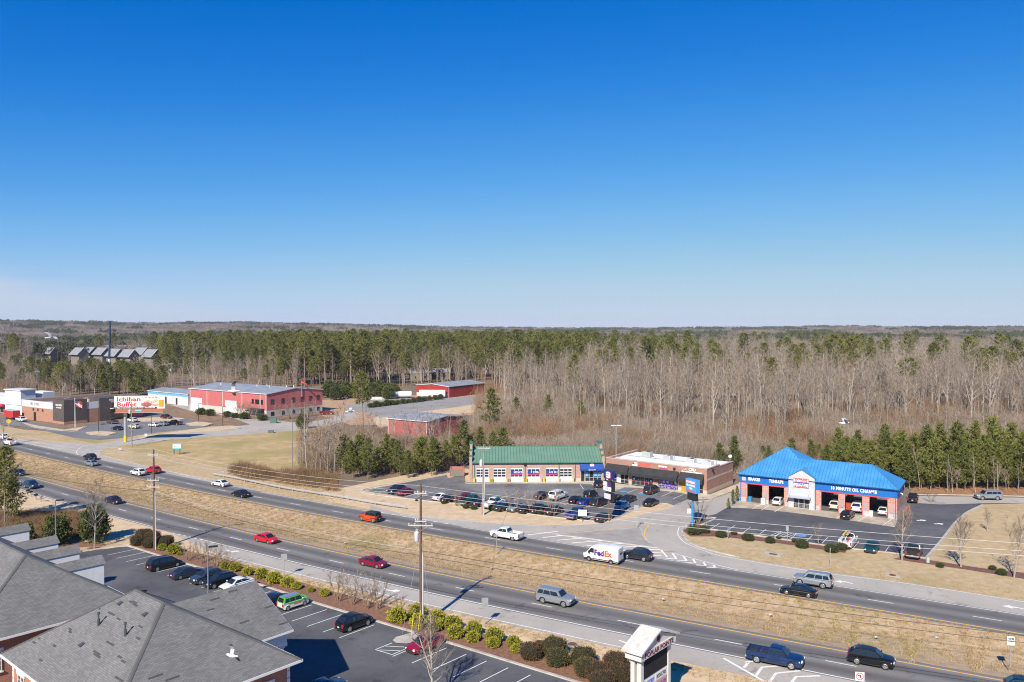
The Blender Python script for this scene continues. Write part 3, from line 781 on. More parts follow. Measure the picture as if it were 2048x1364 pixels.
# ------------------------------------------------------------------ building helpers
def wall_holes(b, x0, x1, z0, z1, y0, y1, holes=(), mi=0):
 xs_ = sorted({x0, x1, *[min(max(h[0], x0), x1) for h in holes], *[min(max(h[1], x0), x1) for h in holes]})
 zs_ = sorted({z0, z1, *[min(max(h[2], z0), z1) for h in holes], *[min(max(h[3], z0), z1) for h in holes]})
 for i in range(len(xs_) - 1):
  run = None
  for j in range(len(zs_) - 1):
   cx, cz = (xs_[i] + xs_[i + 1]) / 2, (zs_[j] + zs_[j + 1]) / 2
   hole = any(h[0] < cx < h[1] and h[2] < cz < h[3] for h in holes)
   if not hole:
    run = (run[0], zs_[j + 1]) if run else (zs_[j], zs_[j + 1])
   if (hole or j == len(zs_) - 2) and run:
    b.box(xs_[i], xs_[i + 1], y0, y1, run[0], run[1], mi); run = None
 return b
def piers(name, m, parent, x0, x1, z0, z1, y0, y1, holes):
 """one part for each stretch of wall between openings"""
 x = x0
 for a, c in sorted((h[0], h[1]) for h in holes if h[2] < z1 and h[3] > z0) + [(x1, x1)]:
  if a - x > 0.02: box_part(name, m, parent, x, a, y0, y1, z0, z1)
  x = c
def roof_mesh(name, faces, m, parent, thick=0.0):
 """faces: lists of points, first edge along the eave; UV in metres, v up the slope"""
 v, f, uv = [], [], []
 for pts in faces:
  P = [Vector(p) for p in pts]; e = (P[1] - P[0]).normalized(); n = e.cross(P[-1] - P[0]).normalized(); u = n.cross(e)
  i = len(v); v += [tuple(p) for p in P]; f.append(tuple(range(i, i + len(P))))
  uv += [((p - P[0]).dot(e), (p - P[0]).dot(u)) for p in P]
 me = bpy.data.meshes.new(name); me.from_pydata(v, [], f); me.materials.append(m); me.update()
 ul = me.uv_layers.new(name='UVMap')
 for lp in me.loops: ul.data[lp.index].uv = uv[lp.vertex_index]
 o = bpy.data.objects.new(name, me); COL.objects.link(o); o.parent = parent
 return o
def seams(b, pts, pitch, w=0.05, h=0.06, off=0.0):
 P = [Vector(p) for p in pts]; e = (P[1] - P[0]).normalized(); n = e.cross(P[-1] - P[0]).normalized()
 if n.z < 0: n = -n
 u = n.cross(e)
 q = [((p - P[0]).dot(e), (p - P[0]).dot(u)) for p in P]
 s0, s1 = min(a for a, _ in q), max(a for a, _ in q); s = s0 + pitch / 2 + off
 while s < s1:
  ts = []
  for (a, c), (a2, c2) in zip(q, q[1:] + q[:1]):
   if (a - s) * (a2 - s) < 0: ts.append(c + (c2 - c) * (s - a) / (a2 - a))
  if len(ts) >= 2:
   t0, t1 = min(ts), max(ts)
   A = P[0] + e * s + u * t0; B = P[0] + e * s + u * t1
   if (B - A).length > 0.2:
    k = e * (w / 2); hh = n * h
    i = len(b.v); b.v += [tuple(x) for x in (A - k, A + k, B + k, B - k, A - k + hh, A + k + hh, B + k + hh, B - k + hh)]
    for fq in ((4, 5, 6, 7), (0, 1, 5, 4), (1, 2, 6, 5), (3, 0, 4, 7)): b.f.append(tuple(i + z for z in fq)); b.m.append(0)
  s += pitch
def ridge_cap(b, pts, r=0.09): b.tube(pts, r, 5)
def marks(parent, x0, x1, z0, z1, y, m, seed=1, dense=0.8):
 """lettering too blurred to read: a run of letter-sized strokes facing -y"""
 r = random.Random(seed); b = MB(); h = z1 - z0; x = x0
 while x < x1 - h * 0.3:
  w = h * r.uniform(0.4, 0.7); t = h * 0.2
  b.box(x, x + t, y - 0.012, y, z0, z1)
  for q in r.sample((0, 0.4, 0.8), 2): b.box(x + t, x + w, y - 0.012, y, z0 + h * q, z0 + h * q + t)
  if r.random() < 0.5: b.box(x + w - t * 0.5, x + w + t * 0.5, y - 0.0125, y, z0 + (h * 0.4 if r.random() < 0.5 else 0), z0 + h * 0.9)
  x += w + h * (0.22 if r.random() < dense else 0.7)
 return b.build('lettering', m, parent)
GLASS = glass_mat('shop_glass', (0.02, 0.024, 0.03))
M_DARK = mat('dark_interior', (0.02, 0.02, 0.022), rough=0.9)
M_FRAME = mat('aluminium_frame', (0.55, 0.56, 0.58), rough=0.4, metal=0.3)
M_SIGNWHITE = mat('sign_white', (0.82, 0.82, 0.80), rough=0.5)
M_RED = mat('sign_red', (0.62, 0.03, 0.04), rough=0.5)
M_BLACK = mat('matt_black', (0.018, 0.018, 0.02), rough=0.7)
M_GALV = mat('galvanised_steel', (0.42, 0.43, 0.44), (0.52, 0.53, 0.54), scale=3, rough=0.45, metal=0.5)

# ------------------------------------------------------------------ blue roofed oil change garage
M_BLUE = mat('fascia_blue', (0.002, 0.125, 0.44), (0.004, 0.15, 0.50), scale=0.6, rough=0.55)
M_BROOF = rib_mat('blue_metal_roof', (0.07, 0.285, 0.54), 0.5, 0, rough=0.45, depth=0.05, c2=(0.04, 0.22, 0.45))
M_BROOFS = mat('blue_roof_seam', (0.025, 0.17, 0.42), rough=0.5)
M_OBRICK = brick_mat('orange_block', (0.50, 0.20, 0.15), (0.60, 0.27, 0.20), (0.62, 0.50, 0.44), 0.8, 0.4, 0.02)
M_GBLOCK = brick_mat('grey_block', (0.42, 0.42, 0.42), (0.50, 0.50, 0.50), (0.36, 0.36, 0.36), 0.8, 0.4, 0.015)
M_WSTUC = brick_mat('pale_block', (0.50, 0.50, 0.51), (0.55, 0.55, 0.56), (0.44, 0.44, 0.45), 0.8, 0.4, 0.012)
oil = thing('garage_building', 'blue roofed oil change garage with open bays and pale gabled entrance', 'building', (47.17, 164.69, 0), R(-32.156))
bays = [(1.65, 4.72), (5.99, 9.05), (16.15, 19.31), (20.52, 23.62), (24.88, 28.05)]
H_ = [(a, c, -1, 3.75) for a, c in bays] + [(10.03, 15.0, -1, 9)]
box_part('floor_slab', mat('garage_floor', (0.11, 0.11, 0.115), (0.18, 0.17, 0.16), scale=0.6, rough=0.6), oil, 0.1, 29.6, 0.02, 9.8, 0.0, 0.035)
piers('stone_base', M_GBLOCK, oil, 0, 29.7, 0, 0.9, 0, 0.35, H_)
for a, c in ((0.01, 10.03), (15.0, 29.69)): wall_holes(MB(), a, c, 0.9, 3.95, 0.01, 0.35, H_).build('brick_wall', M_OBRICK, oil)
piers('fascia', M_BLUE, oil, -0.02, 29.72, 3.95, 5.62, -0.03, 0.35, [(10.03, 15.0, -1, 9)])
for a, c in ((1.45, 9.25), (15.95, 28.25)): box_part('red_header', mat('red_trim', (0.62, 0.06, 0.09), rough=0.5), oil, a, c, -0.07, 0.3, 3.72, 3.94)
sd = MB(); sd.box(29.38, 29.70, 0.36, 9.9, 0, 0.9, 0).box(29.38, 29.69, 0.36, 9.9, 0.9, 3.95, 1).box(29.38, 29.72, 0.36, 9.9, 3.95, 5.62, 2)
sd.build('side_wall', [M_GBLOCK, M_OBRICK, M_BLUE], oil); sd = MB(); sd.box(0, 0.3, 0.36, 15.5, 0, 0.9, 0).box(0.01, 0.3, 0.36, 15.5, 0.9, 3.95, 1).box(-0.02, 0.3, 0.36, 15.5, 3.95, 5.62, 2)
sd.build('side_wall', [M_GBLOCK, M_OBRICK, M_BLUE], oil)
bk = MB(); wall_holes(bk, 15.7, 29.3, 0, 5.6, 9.9, 10.2, [(a, c, 1.2, 3.4) for a, c in bays[2:]]); bk.box(0.3, 15.7, 15.2, 15.5, 0, 5.6); bk.box(15.4, 15.7, 9.9, 15.2, 0, 5.6)
bk.build('back_wall', M_OBRICK, oil)
iw = MB(); iw.box(9.6, 9.8, 0.4, 15, 0.04, 4.2); iw.box(15.3, 15.5, 0.4, 9.8, 0.04, 4.2); iw.box(0.35, 9.6, 11, 11.1, 0.04, 4.2)
iw.build('partition', mat('dim_wall', (0.16, 0.16, 0.17), rough=0.9), oil)
box_part('ceiling', mat('dim_ceiling', (0.2, 0.2, 0.2), rough=0.9), oil, 0.35, 29.3, 0.4, 9.85, 4.3, 4.4)
ev = 5.62; pk = 0.64
A = [(-0.4, -0.4, ev), (16.2, -0.4, ev), (16.2, 16.2, ev), (-0.4, 16.2, ev)]; ap = (7.9, 7.9, ev + 8.3 * pk)
rr = ev + 5.4 * pk
Bf = [(16.2, -0.4, ev), (30.1, -0.4, ev), (24.7, 5.0, rr), (10.8, 5.0, rr)]; Br = [(30.1, -0.4, ev), (30.1, 10.4, ev), (24.7, 5.0, rr)]; Bb = [(30.1, 10.4, ev), (8.0, 10.4, ev), (8.0, 5.0, rr), (24.7, 5.0, rr)]
roof_faces = [[A[0], A[1], ap], [A[1], A[2], ap], [A[2], A[3], ap], [A[3], A[0], ap], Bf, Br, Bb]
oroof = roof_mesh('roof', roof_faces, M_BROOF, oil)
ob = MB()
for q in roof_faces:
 if q is Bb: continue
 seams(ob, q, 0.62, 0.07, 0.07)
for a, c in ((A[0], ap), ((10.8, 5.0, rr), ap), ((30.1, -0.4, ev), (24.7, 5, rr)), ((30.1, 10.4, ev), (24.7, 5, rr)), ((11, 5, rr), (24.7, 5, rr))): ridge_cap(ob, [a, c], 0.07)
o = ob.build('roof_seams', M_BROOFS, oroof); o['kind'] = 'stuff'
gb = MB()
for a, c in (((-0.45, -0.5), (30.15, -0.5)),): gb.box(a[0], c[0], -0.52, -0.38, ev - 0.12, ev + 0.04)
gb.box(30.06, 30.2, -0.5, 10.4, ev - 0.12, ev + 0.04); gb.box(-0.52, -0.38, -0.5, 16.2, ev - 0.12, ev + 0.04)
gb.build('gutter', mat('navy_trim', (0.01, 0.06, 0.22), rough=0.5), oil)
for x in (0.35, 9.92, 15.12, 29.45):
 box_part('downpipe', M_BLUE, oil, x - 0.06, x + 0.06, -0.16, -0.04, 0, ev - 0.1)
box_part('downpipe', M_BLUE, oil, 29.73, 29.85, 9.5, 9.65, 0, ev - 0.1)
# gabled entrance
g = MB()
door = (11.0, 14.0, -1, 2.05)
wall_holes(g, 10.0, 15.02, 0, 6.12, -0.45, 0.3, [door])
g.prism([(10.0, -0.45, 6.12), (15.02, -0.45, 6.12), (12.5, -0.45, 7.65)], (0, 0.75, 0))
g.build('entrance_gable', M_WSTUC, oil)
gr = roof_mesh('entrance_roof', [[(9.85, -0.55, 6.1), (9.85, 4.4, 6.1), (12.5, 4.4, 7.75), (12.5, -0.55, 7.75)], [(15.17, 4.4, 6.1), (15.17, -0.55, 6.1), (12.5, -0.55, 7.75), (12.5, 4.4, 7.75)]], M_BROOF, oil)
MB().box(11.0, 14.0, -0.32, -0.28, 0.05, 2.05).build('entrance_glass', GLASS, oil)
fr = MB()
for x in (11.0, 11.92, 12.02, 12.94, 13.04, 13.94): fr.box(x, x + 0.07, -0.42, -0.33, 0.03, 2.05)
for z in (0.03, 0.95, 1.98): fr.box(11.0, 14.0, -0.41, -0.34, z, z + 0.08)
fr.build('entrance_frame', M_FRAME, oil)
fr = MB()
for x0 in (11.07, 12.12, 13.12):
 for k in range(1, 3): fr.box(x0 + k * 0.28, x0 + k * 0.28 + 0.03, -0.34, -0.325, 0.1, 0.95)
 for z in (0.38, 0.66): fr.box(x0, x0 + 0.82, -0.34, -0.325, z, z + 0.03)
fr.build('glazing_bars', M_FRAME, oil)
can = MB(); can.prism([(10.0, -1.6, 2.28), (14.4, -1.6, 2.28), (14.4, -0.46, 2.45), (10.0, -0.46, 2.45)], (0, 0, 0.09)); can.box(10.0, 14.4, -1.66, -1.58, 2.2, 2.4)
can.build('canopy', mat('canopy_grey', (0.5, 0.53, 0.6), rough=0.4, metal=0.3), oil)
for x in (10.4, 14.0): MB().tube([(x, -0.5, 3.5), (x, -1.5, 2.35)], 0.025, 5).build('canopy_rod', M_GALV, oil)
for z0, z1, cc, nm in ((5.2, 6.02, (0.6, 0.06, 0.06), 'sign_panel'), (4.2, 5.1, (0.03, 0.12, 0.5), 'sign_panel')):
 s_ = MB().box(10.95, 13.9, -0.57, -0.46, z0, z1).build(nm, mat('sign_edge_%d' % int(z0 * 10), cc, rough=0.5), oil)
 MB().box(11.02, 13.83, -0.585, -0.57, z0 + 0.07, z1 - 0.07).build('sign_face', M_SIGNWHITE, s_)
 if z0 > 5:
  put_text('lettering', 'EXPRESS', 0.46, M_RED, s_, (12.43, -0.59, 5.62), bold=0.02, width=2.5)
  put_text('lettering', 'OIL CHANGE', 0.34, mat('sign_blue', (0.02, 0.1, 0.45), rough=0.5), s_, (12.43, -0.59, 5.29), bold=0.015, width=2.5)
 else:
  put_text('lettering', 'TIRE', 0.42, mat('sign_blue2', (0.04, 0.2, 0.6), rough=0.5), s_, (12.43, -0.59, 4.70), bold=0.02, width=1.3)
  put_text('lettering', 'ENGINEERS', 0.36, M_RED, s_, (12.43, -0.59, 4.30), bold=0.015, width=2.5)
put_text('lettering', 'BRAKES', 0.85, M_SIGNWHITE, oil, (3.08, -0.06, 4.52), bold=0.03, width=2.35)
put_text('lettering', 'TUNE-UPS', 0.85, M_SIGNWHITE, oil, (7.5, -0.06, 4.52), bold=0.03, width=2.85)
put_text('lettering', '10 MINUTE OIL CHANGE', 0.85, M_SIGNWHITE, oil, (22.05, -0.06, 4.42), bold=0.03, width=8.2, space=1.15)
box_part('vent_grille', M_FRAME, oil, 0.55, 1.35, -0.06, -0.02, 4.35, 5.1)
for x in (0.95, 5.35, 19.9, 24.25, 28.85):
 s_ = box_part('notice_board', M_GALV, oil, x - 0.36, x + 0.36, -0.08, -0.01, 1.15, 2.35)
 MB().tube([(x, -0.085, 1.75), (x, -0.10, 1.75)], 0.24, 12).build('notice_roundel', mat('faded_red', (0.6, 0.25, 0.22), rough=0.6), s_)
for x in (1.55, 4.85, 9.15, 16.05, 19.42, 23.72, 28.15): MB().tube([(x, -0.35, 0), (x, -0.35, 1.0)], 0.08, 8).build('bollard', mat('red_bollard', (0.6, 0.1, 0.1), rough=0.5), oil)
MB().tube([(29.9, 3.2, 4.4), (30.25, 3.2, 4.3), (30.25, 3.2, 4.1)], 0.12, 6).build('wall_light', M_SIGNWHITE, oil)
MB().box(25.3, 25.8, -0.5, -0.04, 4.75, 4.95).build('wall_light', M_SIGNWHITE, oil)
# things in and by the bays
def crate(name, label, cat, m, fr_, x, y, sx, sy, sz):
 p = fr_.matrix_basis @ Vector((x, y, 0.03)) if False else Vector(fr_.location) + Matrix.Rotation(fr_.rotation_euler.z, 3, 'Z') @ Vector((x, y, 0.035))
 t = thing(name, label, cat, p, fr_.rotation_euler.z)
 MB().box(-sx, sx, -sy, sy, 0, sz * 0.9).build('body', m, t)
 MB().box(-sx - 0.02, sx + 0.02, -sy - 0.02, sy + 0.02, sz * 0.9 + 0.003, sz).build('lid', m, t)
 return t
crate('waste_bin', 'bright blue waste bin standing inside the brakes bay', 'bin', mat('bin_blue', (0.02, 0.25, 0.6), rough=0.5), oil, 2.1, 0.7, 0.3, 0.3, 1.0)
crate('tool_cabinet', 'tall red tool cabinet inside the middle oil change bay', 'cabinet', mat('tool_red', (0.4, 0.07, 0.04), rough=0.5), oil, 20.9, 2.2, 0.5, 0.4, 1.6)
crate('service_board', 'white pedestal cabinet beside the pillar between brakes bays', 'cabinet', M_SIGNWHITE, oil, 5.1, -0.8, 0.4, 0.15, 1.25)
crate('service_cart', 'white service cart beside the pillar of the last oil bay', 'cart', M_SIGNWHITE, oil, 25.2, 0.2, 0.3, 0.3, 1.0)
for k in range(2):
 t = thing('bollard', 'red painted steel bollard at the side wall of the blue garage', 'bollard', Vector(oil.location) + Matrix.Rotation(oil.rotation_euler.z, 3, 'Z') @ Vector((30.6 + 0.5 * k, 6.5 + k * 0.8, 0)), 0, 'bollards at the garage side wall')
 MB().tube([(0, 0, 0), (0, 0, 1.15), (0, 0, 1.2)], [0.1, 0.1, 0.05], 8).build('post', mat('red_bollard', (0.6, 0.1, 0.1)), t)

# ------------------------------------------------------------------ green roofed repair shop
M_TBRICK = brick_mat('tan_rose_brick', (0.40, 0.235, 0.185), (0.47, 0.29, 0.23), (0.46, 0.36, 0.30), 0.4, 0.13, 0.012)
M_GROOF = rib_mat('green_metal_roof', (0.155, 0.265, 0.195), 0.5, 0, rough=0.5, depth=0.05, c2=(0.13, 0.23, 0.165))
M_GTRIM = mat('green_trim', (0.05, 0.18, 0.12), rough=0.5)
M_STONE = mat('cast_stone', (0.48, 0.39, 0.31), (0.56, 0.47, 0.38), scale=1.0, rough=0.9)
shop = thing('repair_shop', 'brick repair shop with green metal roof and six garage doors', 'building', (-9.61, 183.79, 0), R(1.6))
gd = [(1.27, 4.29), (5.26, 8.23), (9.2, 12.14), (13.13, 16.14), (17.37, 20.4), (20.66, 23.64)]
HG = [(a, c, -1, 3.5) for a, c in gd] + [(25.6, 30.5, -1, 2.9)]
piers('stone_base', M_STONE, shop, 0, 30.9, 0, 0.9, -0.02, 0.3, HG)
wall_holes(MB(), 0, 30.9, 0.9, 4.7, 0, 0.3, HG).build('front_wall', M_TBRICK, shop)
for x in (0.0, 30.6): MB().box(x, x + 0.3, 0.3, 13, 0, 4.9).prism([(x, 0.3, 4.9), (x, 13, 4.9), (x, 6.5, 7.2)], (0.3, 0, 0)).build('side_wall', M_TBRICK, shop)
box_part('back_wall', M_TBRICK, shop, 0.3, 30.6, 12.7, 13, 0, 4.7)
gf_ = [(0.35, -0.45, 4.68), (30.55, -0.45, 4.68), (30.55, 6.5, 7.3), (0.35, 6.5, 7.3)]; gbk = [(30.55, 13.4, 4.68), (0.35, 13.4, 4.68), (0.35, 6.5, 7.3), (30.55, 6.5, 7.3)]
sroof = roof_mesh('roof', [gf_, gbk], M_GROOF, shop)
sb = MB(); seams(sb, gf_, 0.72, 0.1, 0.07); ridge_cap(sb, [(0.35, 6.5, 7.32), (30.55, 6.5, 7.32)], 0.1)
o = sb.build('roof_seams', M_GTRIM, sroof); o['kind'] = 'stuff'
MB().box(0.3, 30.6, -0.58, -0.44, 4.55, 4.72).build('gutter', M_GTRIM, shop)
for x in (0.9, 12.63, 20.52, 24.3): box_part('downpipe', M_GTRIM, shop, x - 0.07, x + 0.07, -0.18, -0.03, 0, 4.6)
for x0, x1 in ((-0.25, 0.35), (30.55, 31.15)):       # stepped parapets
 for y0, y1, zt in ((-0.25, 1.6, 5.9), (1.6, 3.9, 6.9), (3.9, 9.1, 8.2), (9.1, 11.4, 6.9), (11.4, 13.2, 5.9)):
  p = MB().box(x0, x1, y0, y1, 0.0 if y0 < 0 else 4.9, zt).build('parapet_step', M_TBRICK, shop)
  MB().box(x0 - 0.08, x1 + 0.08, y0 - 0.06, y1 + 0.06, zt + 0.003, zt + 0.12).build('coping', M_STONE, p)
  MB().prism([(x0 - 0.12, y0 - 0.1, zt + 0.125), (x0 - 0.12, y1 + 0.1, zt + 0.125), (x0 - 0.12, (y0 + y1) / 2, zt + 0.45)], (x1 - x0 + 0.24, 0, 0)).build('cap', M_GTRIM, p)
def garage_door(parent, a, c, top, y, banner=None):
 w = c - a; d = MB().box(a, c, y, y + 0.06, 0.02, top).build('garage_door', mat('door_white', (0.62, 0.62, 0.62), rough=0.5), parent)
 z0 = 1.35; n = 3; hh = 0.42
 for r_ in range(n):
  for k in range(3):
   xa = a + 0.12 + k * (w - 0.14) / 3; z = z0 + r_ * (hh + 0.2)
   MB().box(xa, xa + (w - 0.14) / 3 - 0.12, y - 0.015, y + 0.01, z, z + hh).build('pane', GLASS, d)
 bb = MB()
 for z in (0.45, 0.9, 1.3): bb.box(a, c, y - 0.012, y, z, z + 0.03)
 bb.build('panel_joint', mat('joint_grey', (0.4, 0.4, 0.4), rough=0.7), d)
 if banner:
  bn = MB().box(a + 0.15, c - 0.1, y - 0.03, y - 0.018, z0 + 0.25, z0 + 1.35).build('banner', mat('banner_blue', (0.02, 0.06, 0.32), rough=0.6), d)
  MB().box(a + 0.15, c - 0.1, y - 0.036, y - 0.031, z0 + 0.27, z0 + 0.55).build('banner_strip', mat('banner_red', (0.4, 0.05, 0.12), rough=0.6), d)
  marks(d, (a + c) / 2 - 0.6, c - 0.25, z0 + 0.78, z0 + 1.2, y - 0.032, M_SIGNWHITE, len(banner))
for k, (a, c) in enumerate(gd): garage_door(shop, a, c, 3.5, 0.12, {2: 'A/C Care', 3: 'WHEEL', 4: 'BRAKES'}.get(k))
for x in (1.0, 4.55, 5.0, 8.5, 8.95, 12.4, 12.9, 16.4, 17.1, 20.53, 23.9):
 MB().tube([(x, -0.55, 0.14), (x, -0.55, 1.25)], 0.12, 8).build('bollard', mat('bollard_yellow', (0.72, 0.48, 0.03), rough=0.5), shop)
aw = MB(); aw.prism([(25.4, -0.05, 4.6), (25.4, -1.1, 3.15), (25.4, -1.1, 2.8), (25.4, -0.05, 2.8)], (5.45, 0, 0))
awn = aw.build('awning', mat('awning_blue', (0.004, 0.055, 0.26), rough=0.7), shop)
def shield(parent, x, y, z, s, tilt=0.0):
 pts = [(-1, 0.72), (-0.8, 0.9), (0, 1.02), (0.8, 0.9), (1, 0.72), (1, -0.72), (0.8, -0.9), (0, -1.02), (-0.8, -0.9), (-1, -0.72)]
 b1 = MB().prism([(x + px_ * s, y, z + pz * s) for px_, pz in pts], (0, -0.02, 0)).build('logo_badge', mat('logo_red', (0.62, 0.04, 0.12), rough=0.5), parent)
 MB().prism([(x + px_ * s * 0.86, y - 0.021, z + pz * s * 0.86) for px_, pz in pts], (0, -0.01, 0)).build('logo_face', M_SIGNWHITE, b1)
 return b1
b1 = shield(awn, 28.15, -0.62, 3.85, 0.55)
b1.location = (0, 0, 0)
marks(awn, 27.3, 29.0, 2.92, 3.12, -1.102, M_SIGNWHITE, 4)
gl = MB().box(25.65, 30.45, 0.1, 0.14, 0.16, 2.9).build('storefront_glass', GLASS, shop)
fm = MB()
for x in (25.6, 26.45, 26.6, 27.55, 28.5, 29.5, 30.4): fm.box(x, x + 0.09, 0.02, 0.12, 0.14, 2.9)
for z in (0.14, 0.95, 2.82): fm.box(26.6, 30.45, 0.03, 0.11, z, z + 0.08)
fm.build('storefront_frame', M_FRAME, shop)
for x, cc in ((26.75, (0.05, 0.35, 0.6)), (28.7, (0.05, 0.35, 0.6)), (29.65, (0.05, 0.15, 0.4))):
 MB().box(x, x + 0.65, -0.01, 0.015, 1.3, 2.4).build('window_poster', mat('poster_%d' % int(cc[1] * 100), cc, (0.3, 0.45, 0.6), scale=2.5, rough=0.6), shop)
MB().box(12.3, 12.95, -0.5, -0.05, 4.05, 4.25).build('wall_light', M_BLACK, shop)
# dumpster enclosure
en = thing('bin_enclosure', 'red brick bin enclosure with weathered plank gates beside repair shop', 'enclosure', G(914, 953), R(2))
MB().box(-1.75, -1.55, 0, 2.6, 0, 2.0).box(1.55, 1.75, 0, 2.6, 0, 2.0).box(-1.55, 1.55, 2.4, 2.6, 0, 2.0).build('wall', brick_mat('red_enclosure', (0.40, 0.12, 0.09), (0.46, 0.16, 0.12), (0.4, 0.25, 0.2)), en)
for k in range(10):
 x = -1.5 + k * 0.3; MB().box(x + 0.01, x + 0.29, -0.03 if k % 2 else -0.015, 0.03, 0.1, 1.75).build('plank', mat('weathered_plank', (0.16, 0.14, 0.12), (0.26, 0.23, 0.2), scale=3, stretch=(4, 1, 0.5), rough=0.95), en)
MB().box(-1.6, 1.6, -0.04, 0.0, 1.78, 1.95).build('gate_beam', mat('enclosure_beam', (0.42, 0.13, 0.1), rough=0.8), en)

# ------------------------------------------------------------------ flat roofed shop row
M_SBRICK = brick_mat('brown_rose_brick', (0.33, 0.165, 0.12), (0.41, 0.215, 0.155), (0.38, 0.26, 0.21), 0.4, 0.13, 0.012)
strip = thing('shop_row', 'flat roofed brick shop row with black awnings and white roof', 'building', (21.93, 185.09, 0), R(-36.93))
DEP = 14.9
HS = [(0.6, 5.95, 0.16, 2.9), (6.7, 12.05, 0.16, 2.9), (13.2, 18.15, 0.16, 2.9), (18.95, 24.0, 0.16, 2.9)]
piers('stone_base', M_STONE, strip, 0, 24.85, 0, 0.95, -0.02, 0.3, [h for h in HS if h[2] < 0.4])
wall_holes(MB(), 0, 24.83, 0.95, 5.5, 0, 0.3, HS).build('front_wall', M_SBRICK, strip)
sw = MB(); sw.box(24.55, 24.85, 0.3, DEP, 0, 0.95, 1).box(24.55, 24.83, 0.3, DEP, 0.95, 3.05, 0).box(24.55, 24.85, 0.3, DEP, 3.05, 3.45, 1).box(24.55, 24.83, 0.3, 7.0, 3.45, 5.5, 0).box(24.55, 24.83, 7.0, DEP, 3.45, 5.15, 0)
sw.build('side_wall', [M_SBRICK, M_STONE], strip); sw = MB(); sw.box(0, 0.3, 0.3, DEP, 0, 5.5, 0).box(0.3, 24.55, DEP - 0.3, DEP, 0, 4.9, 0); sw.build('side_wall', [M_SBRICK, M_STONE], strip)
cp = MB(); cp.box(-0.05, 24.9, -0.07, 0.35, 5.503, 5.68).box(24.5, 24.9, 0.35, 7.05, 5.503, 5.68).box(24.5, 24.9, 7.05, DEP, 5.153, 5.33).box(-0.05, 0.35, 0.35, DEP, 5.503, 5.68)
cp.build('coping', mat('pink_stone', (0.5, 0.36, 0.30), rough=0.8), strip)
box_part('flat_roof', mat('white_membrane', (0.74, 0.74, 0.73), (0.82, 0.82, 0.81), scale=0.4, rough=0.7), strip, 0.3, 24.55, 0.3, DEP - 0.3, 4.85, 5.1)
for x, y, w, h, cc in ((6.0, 9.0, 1.1, 1.3, (0.42, 0.46, 0.42)), (11.6, 8.5, 0.9, 1.1, (0.5, 0.5, 0.52)), (17.6, 8.0, 1.0, 1.0, (0.6, 0.6, 0.6)), (21.8, 7.6, 1.1, 0.9, (0.66, 0.66, 0.65))):
 u_ = box_part('rooftop_unit', mat('hvac_%d' % int(cc[0] * 100), cc, rough=0.5), strip, x - w, x + w, y - 0.8, y + 0.8, 5.1, 5.1 + h)
 b_ = MB()
 for k in range(5): b_.box(x - w + 0.1, x + w - 0.1, y - 0.83, y - 0.803, 5.25 + k * h / 6, 5.25 + k * h / 6 + 0.06)
 b_.build('louvre', mat('louvre_grey', (0.3, 0.31, 0.32), rough=0.6), u_)
 MB().tube([(x + 0.3, y, 5.1 + h + 0.001), (x + 0.3, y, 5.15 + h)], 0.45, 12).build('fan_ring', M_BLACK, u_)
MB().tube([(1.2, 8.2, 5.2), (24.0, 8.2, 5.2)], 0.07, 5).build('gas_pipe', mat('pipe_grey', (0.35, 0.33, 0.3)), strip)
for x, y in ((20.2, 10), (23.3, 8.8), (12.6, 9.8)): MB().tube([(x, y, 5.1), (x, y, 6.2)], 0.08, 6).build('roof_vent', M_GALV, strip)
M_AWB = mat('black_awning', (0.022, 0.023, 0.025), (0.035, 0.035, 0.037), scale=0.8, rough=0.85)
for x0, x1 in ((0.2, 6.15), (6.35, 18.35), (18.6, 24.25)):
 MB().prism([(x0, -0.02, 4.35), (x0, -1.25, 2.95), (x0, -1.25, 2.35), (x0, -1.18, 2.35), (x0, -1.18, 2.9), (x0, -0.02, 4.22)], (x1 - x0, 0, 0)).prism([(x0, -0.02, 4.3), (x0, -1.2, 2.92), (x0, -1.2, 2.36), (x0, -0.02, 2.36)], (0.04, 0, 0)).prism([(x1 - 0.04, -0.02, 4.3), (x1 - 0.04, -1.2, 2.92), (x1 - 0.04, -1.2, 2.36), (x1 - 0.04, -0.02, 2.36)], (0.04, 0, 0)).build('awning', M_AWB, strip)
for x0, x1, z0, z1 in HS:
 MB().box(x0, x1, 0.14, 0.18, z0, z1).build('storefront_glass', GLASS, strip)
 fm = MB(); n = max(3, round((x1 - x0) / 1.05))
 for k in range(n + 1): xx = x0 + (x1 - x0 - 0.07) * k / n; fm.box(xx, xx + 0.07, 0.05, 0.16, z0, z1)
 for z in (z0, 0.95, z1 - 0.07): fm.box(x0, x1, 0.06, 0.15, z, z + 0.07)
 fm.build('storefront_frame', M_FRAME, strip)
box_part('shop_door', M_SIGNWHITE, strip, 2.9, 3.85, 0.02, 0.045, 0.18, 2.2)
box_part('shop_door', mat('ochre_door', (0.48, 0.27, 0.03), rough=0.6), strip, 19.0, 20.9, 0.01, 0.045, 0.18, 2.7)
for k, x in enumerate((6.85, 7.9, 10.0, 11.1)):
 MB().box(x, x + 0.95, 0.03, 0.045, 1.0, 2.05).build('window_decal', mat('navy_decal', (0.02, 0.03, 0.09), rough=0.6), strip)
 MB().tube([(x + 0.48, 0.028, 1.5), (x + 0.48, 0.02, 1.5)], 0.22 if k in (0, 3) else 0.1, 8).build('decal_mark', M_SIGNWHITE, strip)
for z in (0.97, 2.1): MB().box(6.75, 12.0, 0.02, 0.03, z, z + 0.08).build('decal_stripe', M_RED, strip)
